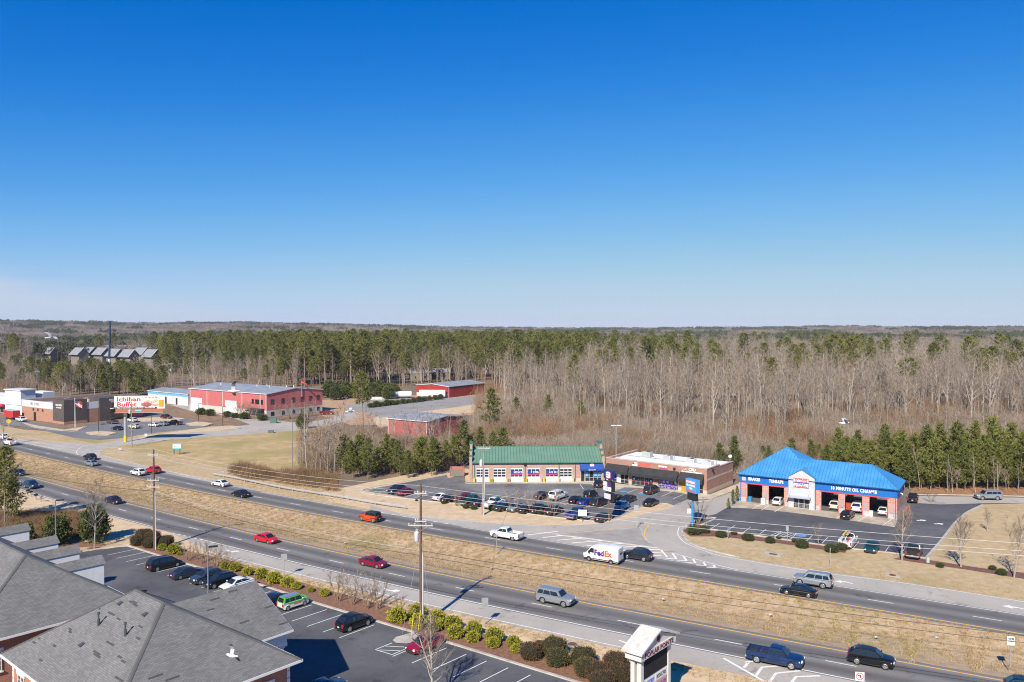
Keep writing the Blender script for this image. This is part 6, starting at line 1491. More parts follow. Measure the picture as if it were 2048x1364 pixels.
# chain link fence on the bank
cf = thing('chain_link_fence', 'black chain link fence along the weedy bank', 'fence', (0, 0, 0), 0)
fpts = gp((62, 1097), (97, 1092), (132, 1085), (165, 1078), (196, 1074), (210, 1068))
for p in fpts:
 MB().tube([p, p + Vector((0, 0, 1.9))], 0.05, 6).build('post', M_BLACK, cf)
for a, c_ in zip(fpts, fpts[1:]):
 MB().tube([a + Vector((0, 0, 1.85)), c_ + Vector((0, 0, 1.85))], 0.035, 5).build('top_rail', M_BLACK, cf)
 b = MB(); d = c_ - a; L = d.length; n = int(L / 0.3)
 for k in range(n):
  for s in (1, -1):
   p = a + d * (k / n); q = a + d * (min(n, max(0, k + s * 3)) / n); b.tube([p + Vector((0, 0, 0.05)), q + Vector((0, 0, 1.8))], 0.008, 3, cap=False)
 b.build('mesh_panel', M_BLACK, cf)
# yard clutter by the hangar
t = thing('storage_tank', 'long white cylindrical tank on the yard by the hangar', 'tank', G(805, 796), R(8))
MB().tube([(-4.6, 0, 1.9), (-4.4, 0, 1.9), (4.4, 0, 1.9), (4.6, 0, 1.9)], [0.6, 1.5, 1.5, 0.6], 16).build('tank_shell', M_SIGNWHITE, t, smooth=50); MB().box(-3.5, -3, -1.2, 1.2, 0, 0.8).box(3, 3.5, -1.2, 1.2, 0, 0.8).build('cradle', M_BLACK, t)
t = thing('trailer', 'white box trailer with red stripe parked by the hangar', 'trailer', G(865, 796), R(-4))
MB().box(-6.5, 6.5, -1.25, 1.25, 1.0, 4.0).build('box', M_SIGNWHITE, t); MB().box(-6.52, 6.52, -1.27, 1.27, 1.4, 1.6).build('stripe', mat('stripe_red', (0.4, 0.04, 0.05)), t)
MB().tube([(-2.6 + 0.55 * math.cos(q), -1.27, 2.7 + 0.5 * math.sin(q)) for q in np.linspace(0, 5.8, 14)], 0.07, 4).build('emblem', M_BLACK, t)
for x in (-4.5, -3.5):
 for y in (-1, 1): MB().tube([(x, y - 0.1, 0.5), (x, y + 0.1, 0.5)], 0.5, 12).build('wheel', M_BLACK, t)
t = thing('skip_container', 'open black skip container left of the white tank', 'container', G(783, 798), R(6))
MB().box(-3, 3, -1.1, -1.0, 0, 1.7).box(-3, 3, 1.0, 1.1, 0, 1.7).box(-3, -2.9, -1, 1, 0, 1.7).box(2.9, 3, -1, 1, 0, 1.7).box(-2.9, 2.9, -1, 1, 0.02, 0.15).build('shell', M_BLACK, t)
b = MB()
for k in range(9): b.box(-2.9 + k * 0.7, -2.8 + k * 0.7, -1.16, -1.1, 0, 1.7)
b.build('ribs', M_BLACK, t)
for px in (757, 748):
 o = MB().ball(G(px, 799), 3.4, 2.2, 1.5, 14, 8, fn=lambda d: 0.85 + 0.3 * noise.noise(d * 2.3)).build('gravel_pile', mat('pale_gravel', (0.45, 0.42, 0.38), (0.58, 0.55, 0.5), scale=3.0, rough=0.95)); tag(o, 'pale gravel pile on the yard, %s of the pair' % ('right' if px == 757 else 'left'), 'gravel pile')
t = thing('utility_cabinet', 'green utility cabinet by the red building corner', 'cabinet', G(547, 846), R(10)); MB().box(-1.2, 1.2, -1, 1, 0, 1.9).build('box', mat('cabinet_green', (0.09, 0.16, 0.12)), t); MB().box(-1.25, 1.25, -1.05, 1.05, 1.903, 2.0).build('lid', mat('cabinet_green', (0.09, 0.16, 0.12)), t)
t = thing('utility_cabinet', 'low green utility box on the field edge', 'cabinet', G(542, 866), R(10)); MB().box(-0.9, 0.9, -0.6, 0.6, 0, 0.8).build('box', mat('cabinet_green', (0.09, 0.16, 0.12)), t); MB().box(-0.93, 0.93, -0.63, 0.63, 0.803, 0.88).build('lid', mat('cabinet_green', (0.09, 0.16, 0.12)), t)
t = thing('utility_cabinet', 'pale green cable pedestal on the corner mulch by the dark pickup', 'cabinet', G(1855, 1125), 0); MB().box(-0.2, 0.2, -0.2, 0.2, 0, 0.75).build('box', mat('pedestal_green', (0.4, 0.5, 0.42)), t); MB().box(-0.22, 0.22, -0.22, 0.22, 0.753, 0.82).build('lid', mat('pedestal_green', (0.4, 0.5, 0.42)), t)

# ------------------------------------------------------------------ vehicles
M_TYRE = mat('tyre_rubber', (0.018, 0.018, 0.019), rough=0.9); M_RIM = mat('alloy_rim', (0.5, 0.51, 0.52), rough=0.3, metal=0.7)
M_CGLASS = glass_mat('car_glass', (0.014, 0.02, 0.026), 0.04); M_HEAD = mat('headlamp', (0.75, 0.76, 0.78), rough=0.1, coat=1.0); M_TAIL = mat('tail_lamp', (0.42, 0.012, 0.018), rough=0.15, coat=1.0)
M_PLATE = mat('number_plate', (0.7, 0.7, 0.68), rough=0.5); M_PLASTIC = mat('black_plastic', (0.03, 0.03, 0.032), rough=0.6)
SPECS = dict(
 sedan=dict(L=4.78, W=1.84, rw=0.33, xf=1.42, xr=-1.40, zb=0.22, top=[(2.34, 0.30), (2.39, 0.50), (2.33, 0.68), (2.05, 0.77), (1.15, 0.93), (-1.55, 0.99), (-2.15, 1.0), (-2.33, 0.93), (-2.39, 0.62), (-2.34, 0.32)], gh=[(1.22, 0.92), (0.42, 1.42), (-0.75, 1.44), (-1.78, 0.99)], win=2),
 coupe=dict(L=4.5, W=1.8, rw=0.32, xf=1.35, xr=-1.3, zb=0.2, top=[(2.2, 0.28), (2.25, 0.48), (2.18, 0.64), (1.9, 0.74), (1.0, 0.88), (-1.4, 0.95), (-2.02, 0.95), (-2.2, 0.86), (-2.25, 0.6), (-2.2, 0.3)], gh=[(1.05, 0.87), (0.25, 1.34), (-0.65, 1.35), (-1.75, 0.95)], win=2),
 hatch=dict(L=4.3, W=1.78, rw=0.32, xf=1.3, xr=-1.28, zb=0.2, top=[(2.1, 0.3), (2.15, 0.5), (2.08, 0.7), (1.8, 0.8), (1.1, 0.95), (-1.7, 1.02), (-2.05, 1.0), (-2.14, 0.7), (-2.1, 0.34)], gh=[(1.3, 0.93), (0.45, 1.48), (-1.1, 1.48), (-2.0, 1.0)], win=2),
 suv=dict(L=4.68, W=1.88, rw=0.385, xf=1.43, xr=-1.33, zb=0.31, top=[(2.28, 0.40), (2.34, 0.64), (2.30, 0.90), (2.08, 1.02), (1.15, 1.12), (-2.0, 1.17), (-2.25, 1.12), (-2.34, 0.8), (-2.28, 0.44)], gh=[(1.22, 1.1), (0.42, 1.71), (-1.45, 1.70), (-2.14, 1.15)], win=3),
 bigsuv=dict(L=5.2, W=2.03, rw=0.43, xf=1.62, xr=-1.42, zb=0.38, top=[(2.54, 0.46), (2.60, 0.74), (2.58, 1.08), (2.42, 1.18), (1.3, 1.25), (-2.4, 1.27), (-2.56, 1.2), (-2.6, 0.84), (-2.54, 0.5)], gh=[(1.28, 1.23), (0.72, 1.9), (-2.2, 1.91), (-2.52, 1.27)], win=3),
 boxsuv=dict(L=4.0, W=1.72, rw=0.33, xf=1.25, xr=-1.28, zb=0.24, top=[(1.94, 0.34), (2.0, 0.6), (1.98, 0.85), (1.75, 0.95), (1.15, 1.03), (-1.8, 1.05), (-1.96, 1.0), (-2.0, 0.7), (-1.95, 0.36)], gh=[(1.2, 1.01), (0.75, 1.64), (-1.65, 1.65), (-1.92, 1.05)], win=3),
 minivan=dict(L=5.1, W=1.97, rw=0.34, xf=1.55, xr=-1.5, zb=0.2, top=[(2.48, 0.28), (2.55, 0.5), (2.48, 0.72), (2.2, 0.85), (1.65, 0.98), (-2.3, 1.06), (-2.48, 1.0), (-2.55, 0.65), (-2.5, 0.32)], gh=[(1.85, 0.95), (0.85, 1.70), (-2.0, 1.74), (-2.45, 1.06)], win=3),
 pickup=dict(L=5.9, W=2.02, rw=0.41, xf=1.82, xr=-1.75, zb=0.36, top=[(2.86, 0.46), (2.95, 0.72), (2.92, 1.05), (2.68, 1.17), (1.4, 1.24), (-0.70, 1.26), (-0.72, 0.80), (-2.86, 0.80), (-2.93, 0.55), (-2.88, 0.46)], gh=[(1.5, 1.22), (0.85, 1.88), (-0.42, 1.9), (-0.70, 1.26)], win=2, bed=(-2.90, -0.74, 0.80, 1.27)),
 utility=dict(L=5.9, W=2.04, rw=0.41, xf=1.85, xr=-1.6, zb=0.36, top=[(2.86, 0.46), (2.95, 0.72), (2.92, 1.05), (2.68, 1.17), (1.5, 1.24), (0.35, 1.26), (0.33, 0.75), (-2.86, 0.75), (-2.93, 0.55), (-2.88, 0.46)], gh=[(1.6, 1.22), (1.0, 1.9), (0.55, 1.92), (0.36, 1.26)], win=1),
 jeep=dict(L=4.5, W=1.87, rw=0.41, xf=1.45, xr=-1.4, zb=0.42, top=[(1.95, 0.5), (2.0, 0.72), (1.98, 1.12), (1.9, 1.18), (0.75, 1.22), (-1.9, 1.2), (-2.0, 1.15), (-2.02, 0.6), (-1.98, 0.48)], gh=[(0.72, 1.2), (0.5, 1.82), (-1.85, 1.84), (-1.96, 1.2)], win=3),
)
def body_mesh(sp):
 L, W, rw, zb = sp['L'], sp['W'], sp['rw'], sp['zb']; ra = rw + 0.06
 out = list(sp['top']); xe = out[-1][0]; xs0 = out[0][0]
 def arch(cx):
  dx = math.sqrt(max(0.01, ra * ra - (rw - zb) ** 2)); a0 = math.atan2(zb - rw, -dx); a1 = math.atan2(zb - rw, dx)
  pts = []
  a0 += 2 * math.pi
  for k in range(9):
   t = a0 + (a1 - a0) * k / 8; pts.append((cx + ra * math.cos(t), rw + ra * math.sin(t)))
  return pts
 out += [(xe + 0.12, zb)] + arch(sp['xr']) + arch(sp['xf']) + [(xs0 - 0.12, zb)]
 n = len(out); cs = [-1, -0.9, -0.5, 0, 0.5, 0.9, 1]; zt = max(z for _, z in sp['top'])
 b = MB(); nt = len(sp['top'])
 for s in cs:
  for k, (x, z) in enumerate(out):
   t = min(1, abs(x) / (L / 2)); hw = W / 2 * (1 - 0.11 * max(0, (t - 0.62) / 0.38) ** 2)
   hw *= 1 - 0.035 * max(0, (0.5 - z / zt)) * 2
   zz = z
   if k < nt and z > zt * 0.6: zz -= 0.055 if abs(s) == 1 else (0.008 if abs(s) == 0.9 else 0)
   xx = x * (1 - 0.045 * abs(s) ** 3 * max(0, (t - 0.75) / 0.25))
   b.v.append((xx, s * hw, zz))
 for c_ in range(len(cs) - 1):
  for k in range(n):
   k2 = (k + 1) % n; b.f.append((c_ * n + k, c_ * n + k2, (c_ + 1) * n + k2, (c_ + 1) * n + k)); b.m.append(0)
 side = [[Vector((out[k][0], out[k][1], 0)) for k in range(n)]]
 for tri in geometry.tessellate_polygon(side):
  b.f.append(tuple(tri)); b.m.append(0); b.f.append(tuple((len(cs) - 1) * n + q for q in tri[::-1])); b.m.append(0)
 return b
def cabin_mesh(sp, grow_=0.0):
 W = sp['W']; (xa, za), (xb, zr), (xc, zr2), (xd, zd) = sp['gh']; wb, wr = W / 2 - 0.05, W / 2 - 0.23
 if sp is SPECS['jeep']: wb, wr = W / 2 - 0.12, W / 2 - 0.2
 P = [(xa, za - 0.04, 0), (xb, zr, 1), ((xb * 2 + xc) / 3, zr + 0.035, 1), ((xb + xc * 2) / 3, zr2 + 0.035, 1), (xc, zr2, 1), (xd, zd - 0.04, 0)]
 cs = [-1, -0.84, -0.4, 0.4, 0.84, 1]; b = MB(); n = len(P)
 for s in cs:
  for x, z, t in P:
   hw = wr if t else wb
   zz = z - (0.06 if abs(s) == 1 and t else 0.0)
   b.v.append((x + (0.05 * (1 if x < 0 else -1) * (abs(s) == 1) if not t else 0), s * hw, zz))
 for c_ in range(len(cs) - 1):
  for k in range(n - 1): b.f.append((c_ * n + k, c_ * n + k + 1, (c_ + 1) * n + k + 1, (c_ + 1) * n + k)); b.m.append(0)
 b.f.append(tuple(range(n))); b.m.append(0); q = (len(cs) - 1) * n; b.f.append(tuple(q + k for k in range(n))[::-1]); b.m.append(0)
 return b, wb, wr
def bil(a, b, c_, d, u, v): return a.lerp(b, u).lerp(d.lerp(c_, u), v)
def make_car(kind):
 sp = SPECS[kind]; W = sp['W']; L = sp['L']; rw = sp['rw']
 t = bpy.data.objects.new('car_template', None)
 pm = paint('template', (0.5, 0.5, 0.5))
 body = body_mesh(sp).build('body', pm, t, smooth=38)
 cb, wb, wr = cabin_mesh(sp); cab = cb.build('cabin', pm, t, smooth=38)
 (xa, za), (xb, zr), (xc, zr2), (xd, zd) = sp['gh']
 def pane(name, a, b, c_, d, u0, u1, v0, v1, off):
  q = [bil(a, b, c_, d, u, v) + off for u, v in ((u0, v0), (u1, v0), (u1, v1), (u0, v1))]
  MB().quad(*q).build(name, M_CGLASS, cab)
 V = Vector
 nrm = V((zr - za, 0, xa - xb)).normalized() * 0.016
 pane('windscreen', V((xa, -wb, za)), V((xa, wb, za)), V((xb, wr, zr)), V((xb, -wr, zr)), 0.08, 0.92, 0.06, 0.93, nrm)
 nrm = V((-(zr2 - zd), 0, xc - xd)).normalized() * 0.016
 pane('rear_window', V((xd, -wb, zd)), V((xd, wb, zd)), V((xc, wr, zr2)), V((xc, -wr, zr2)), 0.1, 0.9, 0.12 if kind not in ('sedan', 'coupe') else 0.05, 0.9, nrm)
 n = sp['win']
 for s in (-1, 1):
  A, B, C, D = V((xa, s * wb, za)), V((xd, s * wb, zd)), V((xc, s * wr, zr2 - 0.06)), V((xb, s * wr, zr - 0.06))
  e0, e1 = 0.07, 0.95
  cuts = [e0 + (e1 - e0) * (k / n if n != 3 else (0, 0.38, 0.72, 1)[k]) for k in range(n + 1)]
  for k in range(n):
   pane('side_window', A, B, C, D, cuts[k] + 0.012, cuts[k + 1] - 0.012, 0.1, 0.9, V((0, s * 0.014, 0.004)))
 for x in (sp['xf'], sp['xr']):
  for s in (-1, 1):
   yo = s * (W / 2 - 0.02); yi = s * (W / 2 - 0.24)
   w = MB().tube([(x, yi, rw), (x, yo - s * 0.03, rw), (x, yo, rw)], [rw, rw, rw - 0.04], 18).build('wheel', M_TYRE, t, smooth=35)
   rb = MB(); rb.tube([(x, yo - s * 0.002, rw), (x, yo + s * 0.012, rw)], [rw * 0.68, rw * 0.6], 14)
   rb.build('rim', M_RIM, w)
   hb = MB()
   for k in range(5):
    a = k * 2 * math.pi / 5 + 0.3; cx, cz = x + math.cos(a) * rw * 0.42, rw + math.sin(a) * rw * 0.42
    hb.tube([(cx, yo + s * 0.008, cz), (cx, yo + s * 0.016, cz)], rw * 0.12, 5)
   hb.build('spoke_gap', M_TYRE, w)
 z0 = sp['top'][2][1]; xf_ = sp['top'][1][0]; hx = sp['top'][2][0]
 for s in (-1, 1):
  MB().prism([(hx - 0.32, s * (W / 2 * 0.94), z0 - 0.02), (hx + 0.0, s * W * 0.41, z0 - 0.04), (hx + 0.05, s * W * 0.28, z0 - 0.05), (hx - 0.02, s * W * 0.28, z0 + 0.03), (hx - 0.3, s * W * 0.43, z0 + 0.06)], (0, 0, -0.13)).build('headlight', M_HEAD, body)
  xr_ = -L / 2; zt = [z for x, z in sp['top'] if x < -1.5][0]
  tl = 0.34 if n == 3 else 0.2
  if 'bed' in sp or kind == 'utility': MB().box(xr_ - 0.01, xr_ + 0.12, min(s * (W / 2 - 0.24), s * (W / 2 - 0.02)), max(s * (W / 2 - 0.24), s * (W / 2 - 0.02)), 0.82, 1.2).build('tail_light', M_TAIL, body)
  else: MB().box(xr_ + 0.0, xr_ + 0.16, min(s * (W / 2 - 0.34), s * (W / 2 - 0.105)), max(s * (W / 2 - 0.34), s * (W / 2 - 0.105)), zt - tl - 0.1, zt - 0.08).build('tail_light', M_TAIL, body)
  MB().prism([(xa - 0.35, s * (W / 2 - 0.04), za + 0.06), (xa - 0.2, s * (W / 2 - 0.04), za + 0.06), (xa - 0.22, s * (W / 2 + 0.14), za + 0.09), (xa - 0.33, s * (W / 2 + 0.14), za + 0.09)], (0, 0, 0.13)).build('mirror', pm, t)
  MB().box(sp['xr'] + rw + 0.1, sp['xf'] - rw - 0.1, min(s * (W / 2 - 0.06), s * (W / 2 + 0.006)), max(s * (W / 2 - 0.06), s * (W / 2 + 0.006)), sp['zb'] - 0.02, sp['zb'] + 0.09).build('sill', M_PLASTIC, t)
 MB().box(-L / 2 + 0.1, L / 2 - 0.12, -W / 2 + 0.22, W / 2 - 0.22, sp['zb'] - 0.04, sp['zb'] + 0.25).build('underbody', M_PLASTIC, t)
 MB().box(xf_ - 0.1, xf_ + 0.012, -W * 0.3, W * 0.3, sp['top'][1][1] - 0.1, sp['top'][1][1] + 0.10).build('grille', M_PLASTIC, body)
 MB().box(-L / 2 - 0.012, -L / 2 + 0.05, -0.16, 0.16, 0.62 if 'bed' not in sp else 0.58, 0.76 if 'bed' not in sp else 0.7).build('number_plate', M_PLATE, body)
 MB().box(-L / 2 - 0.004, -L / 2 + 0.12, -W * 0.4, W * 0.4, 0.34, 0.46).build('bumper_trim', M_PLASTIC, body)
 if kind in ('suv', 'bigsuv', 'minivan'):
  for s in (-1, 1): MB().tube([(xb - 0.15, s * (wr - 0.06), zr + 0.05), (xc + 0.1, s * (wr - 0.06), zr2 + 0.05)], 0.025, 5).build('roof_rail', M_PLASTIC if kind != 'bigsuv' else M_GALV, cab)
 if 'bed' in sp:
  x0, x1, zf, zt = sp['bed']
  for s in (-1, 1): MB().box(x0, x1, min(s * (W / 2 - 0.1), s * (W / 2 - 0.012)), max(s * (W / 2 - 0.1), s * (W / 2 - 0.012)), zf + 0.003, zt).build('bed_side', pm, t)
  MB().box(x0, x0 + 0.08, -W / 2 + 0.1, W / 2 - 0.1, zf - 0.02, zt - 0.01).build('tailgate', pm, t)
  MB().box(x0 + 0.08, x1 - 0.01, -W / 2 + 0.1, W / 2 - 0.1, zf + 0.006, zf + 0.03).build('bed_liner', M_PLASTIC, t)
  MB().box(-L / 2 - 0.05, -L / 2 + 0.1, -W / 2 + 0.1, W / 2 - 0.1, 0.5, 0.68).build('step_bumper', M_GALV, t)
 if kind == 'jeep':
  cab.data.materials[0] = M_PLASTIC
  for x in (sp['xf'], sp['xr']):
   for s in (-1, 1): MB().prism([(x - 0.6, s * 0.8, 0.72), (x - 0.45, s * 0.8, 0.93), (x + 0.45, s * 0.8, 0.93), (x + 0.6, s * 0.8, 0.72), (x + 0.5, s * 0.8, 0.72), (x + 0.4, s * 0.8, 0.87), (x - 0.4, s * 0.8, 0.87), (x - 0.5, s * 0.8, 0.72)], (0, s * 0.22, 0)).build('fender', M_PLASTIC, t)
  MB().tube([(-2.02, 0, 0.98), (-2.26, 0, 0.98)], 0.4, 16).build('spare_wheel', M_TYRE, t); MB().box(1.95, 2.15, -0.85, 0.85, 0.5, 0.68).build('front_bumper', M_PLASTIC, t)
 if kind == 'utility':
  for s in (-1, 1):
   p = MB().box(-2.9, 0.25, min(s * 0.55, s * 1.04), max(s * 0.55, s * 1.04), 0.78, 1.5).build('side_cabinet', pm, t)
   for k in range(4): MB().box(-2.85 + k * 0.78, -2.12 + k * 0.78, min(s * 1.04, s * 1.055), max(s * 1.04, s * 1.055), 0.84, 1.44).build('cabinet_door', pm, p)
  MB().box(-2.95, -2.87, -0.55, 0.55, 0.76, 1.15).build('tailgate', pm, t); MB().box(-2.86, 0.25, -0.55, 0.55, 0.76, 0.8).build('bed_floor', M_PLASTIC, t)
  rk = MB()
  for s in (-1, 1): rk.tube([(-2.6, s * 0.85, 1.5), (-2.6, s * 0.85, 2.15), (0.9, s * 0.85, 2.15)], 0.035, 5)
  for x in (-2.6, -0.9, 0.9): rk.tube([(x, -0.85, 2.15), (x, 0.85, 2.15)], 0.035, 5)
  rk.build('ladder_rack', M_BLACK, t)
  MB().box(-1.6, 0.2, -0.5, -0.1, 0.8, 1.3).build('red_toolbox', mat('load_red', (0.55, 0.03, 0.04)), t); MB().box(-2.6, -1.9, -0.2, 0.3, 0.8, 1.35).build('grey_case', mat('load_grey', (0.45, 0.47, 0.5)), t)
  MB().box(-2.4, 0.6, 0.25, 0.5, 2.18, 2.28).build('ladder', mat('ladder_yellow', (0.7, 0.45, 0.03)), t); MB().box(-2.2, 0.4, -0.3, 0.1, 2.18, 2.24).build('plank', mat('plank_tan', (0.5, 0.36, 0.22)), t)
 return t
TEMPL = {}
def all_desc(o):
 for c_ in o.children:
  yield c_; yield from all_desc(c_)
def place_car(kind, color, px, py, heading, label, group=None, cat='car', off=(0, 0), world_=None, metal=0.0, two=None):
 if kind not in TEMPL: TEMPL[kind] = make_car(kind)
 src = TEMPL[kind]
 p = world_ if world_ is not None else G(px, py) + Vector((off[0], off[1], 0))
 nm = {'pickup': 'pickup_truck', 'utility': 'service_truck', 'minivan': 'minivan'}.get(kind, 'parked_car' if group and 'park' in group else 'car')
 root = bpy.data.objects.new(nm, None); COL.objects.link(root); root.empty_display_size = 0.5
 root.location = (p.x, p.y, 0.03); root.rotation_euler = (0, 0, math.atan2(heading[1], heading[0]))
 tag(root, label, cat, group)
 pm = color if isinstance(color, bpy.types.Material) else paint('%02d_%02d_%02d' % tuple(int(q * 99) for q in color), color, metal=metal)
 tm = MATS['paint_template']
 def rec(a, par):
  for ch in KIDS.setdefault(kind + '/' + a.name, list(a.children)):
   c_ = ch.copy(); COL.objects.link(c_); c_.parent = par
   if c_.type == 'MESH' and c_.data.materials and c_.data.materials[0] is tm:
    c_.material_slots[0].link = 'OBJECT'
    c_.material_slots[0].material = two if (two and ch.name.startswith('cabin')) else pm
   rec(ch, c_)
 rec(src, root)
 return root
def hide_templates():
 for t in TEMPL.values():
  for c_ in list(all_desc(t)): bpy.data.objects.remove(c_)
  bpy.data.objects.remove(t)
def tangent(P, q):
 k = min(range(len(P)), key=lambda i: (P[i] - q).length_squared); d = P[min(k + 1, len(P) - 1)] - P[max(k - 1, 0)]; d.normalize(); return d
BLK, WHT, SIL, GRY, RED_, DRED, NAVY, DBL = (0.008, 0.009, 0.011), (0.72, 0.72, 0.71), (0.32, 0.34, 0.365), (0.10, 0.105, 0.115), (0.55, 0.01, 0.02), (0.16, 0.008, 0.02), (0.012, 0.02, 0.055), (0.02, 0.035, 0.06)
TEAL, CREAM_ = (0.008, 0.055, 0.075), (0.66, 0.62, 0.5)
GF, GN = 'vehicles driving on the far carriageway', 'vehicles driving on the near carriageway'
for kind, c_, px, py, lab in (
 ('suv', BLK, 180, 919.5, 'black suv driving away beside a silver sedan near the field corner'), ('sedan', SIL, 183, 931, 'silver sedan driving just below the black suv at left'),
 ('suv', WHT, 276, 950.5, 'white suv driving alongside a red suv by the left pole'), ('suv', RED_, 307, 946, 'bright red suv driving beside the white suv at left'),
 ('sedan', WHT, 441, 972, 'white sedan driving near the guardrail start'), ('sedan', BLK, 482, 993, 'black sedan following the white sedan by the guardrail'),
 ('jeep', (0.62, 0.07, 0.01), 741, 1042, 'orange off roader with black hard top on the far carriageway'), ('pickup', WHT, 1013, 1077, 'white pickup truck driving on the far carriageway'),
 ('suv', (0.018, 0.024, 0.035), 1275, 1118.5, 'dark suv driving right behind the white delivery van'), ('bigsuv', SIL, 1626, 1171, 'silver suv in the slip lane beside a black sedan'),
 ('sedan', BLK, 1597, 1190, 'black sedan driving beside the silver suv at right'), ('utility', WHT, 20, 890, 'white utility truck on the far carriageway at the left edge'), ('suv', WHT, 6, 878, 'white suv behind the utility truck at the left edge')):
 p = G(px, py); d = -tangent(FAR, p); place_car(kind, c_, 0, 0, d, lab, GF, 'truck' if kind in ('pickup', 'utility') else 'car', world_=p, metal=0.4 if c_ in (SIL, GRY) else 0.0)
for kind, c_, px, py, lab in (
 ('sedan', GRY, 38, 950, 'dark grey sedan on the near carriageway behind bare twigs at left'), ('suv', (0.006, 0.04, 0.085), 63, 976, 'dark teal suv on the near carriageway at far left'),
 ('sedan', (0.03, 0.012, 0.02), 228, 1006, 'dark maroon sedan seen through the bare roadside tree'), ('sedan', RED_, 533, 1084, 'bright red sedan driving on the near carriageway'),
 ('sedan', (0.20, 0.008, 0.03), 747, 1132, 'dark red sedan driving left of the transformer pole'), ('bigsuv', SIL, 1111, 1207, 'silver full size suv driving on the near carriageway'),
 ('pickup', (0.005, 0.022, 0.085), 1550, 1327, 'dark blue pickup truck on the near carriageway'), ('suv', BLK, 1742, 1329, 'black crossover driving right of the blue pickup'),
 ('suv', (0.006, 0.03, 0.05), 2062, 1394, 'dark teal suv cut off at the bottom corner')):
 p = G(px, py); d = tangent(NEAR, p); place_car(kind, c_, 0, 0, d, lab, GN, 'truck' if kind == 'pickup' else 'car', world_=p, metal=0.4 if c_ in (SIL, GRY) else 0.0)
# office car park
GO = 'cars parked in the office car park'; TO = tuple(-NV); FROM = tuple(NV)
for kind, c_, px, py, hd, lab in (
 ('minivan', BLK, 329, 1136, TO, 'black minivan parked nearest the brown round bushes'), ('sedan', DBL, 374, 1153, TO, 'dark blue grey sedan parked beside the black minivan'),
 ('suv', (0.03, 0.05, 0.075), 414, 1163, FROM, 'dark crossover backed in beside the blue grey sedan'), ('suv', BLK, 441, 1171, FROM, 'black suv backed in behind the office lamp post'),
 ('sedan', WHT, 474, 1176.5, FROM, 'white sedan backed in above the portico roof'), ('sedan', NAVY, 553, 1208, TO, 'navy car half hidden by the portico roof beside the green hatchback'),
 ('suv', BLK, 708, 1255, TO, 'black crossover parked alone by the kerb'), ('sedan', (0.25, 0.008, 0.03), 850, 1297, FROM, 'burgundy sedan backed in by the yellow bushes'),
 ('sedan', (0.004, 0.03, 0.09), 648, 1388, TO, 'dark blue car in the portico shadow at the bottom edge')):
 place_car(kind, c_, px, py, hd, lab, GO)
for wx, wy, c_, lab in ((-47.2, 101.5, (0.01, 0.05, 0.2), 'blue car glimpsed behind the shingle roof ridge, left one'), (-42.6, 98.3, (0.008, 0.03, 0.1), 'blue car glimpsed behind the shingle roof ridge, right one')):
 place_car('sedan', c_, 0, 0, FROM, lab, GO, world_=Vector((wx, wy, 0)))
soul = place_car('boxsuv', (0.68, 0.68, 0.66), 586, 1214, TO, 'green and white wrapped hatchback parked in the office lot', GO, two=paint('wrap_green', (0.10, 0.42, 0.04)))
MB().box(-1.2, 1.7, -0.875, -0.862, 0.80, 1.0).box(-1.2, 1.7, 0.862, 0.875, 0.80, 1.0).build('wrap_band', paint('wrap_green', (0.10, 0.42, 0.04)), soul); MB().box(1.15, 1.85, -0.75, 0.75, 0.99, 1.045).build('bonnet_wrap', paint('wrap_green', (0.10, 0.42, 0.04)), soul)
marks(soul, -0.4, 0.85, 0.62, 0.78, -0.87, M_RED, 8); MB().box(-1.6, 0.7, -0.6, 0.6, 1.69, 1.705).build('roof_panel', mat('roof_panel_grey', (0.2, 0.23, 0.3), rough=0.3), soul)
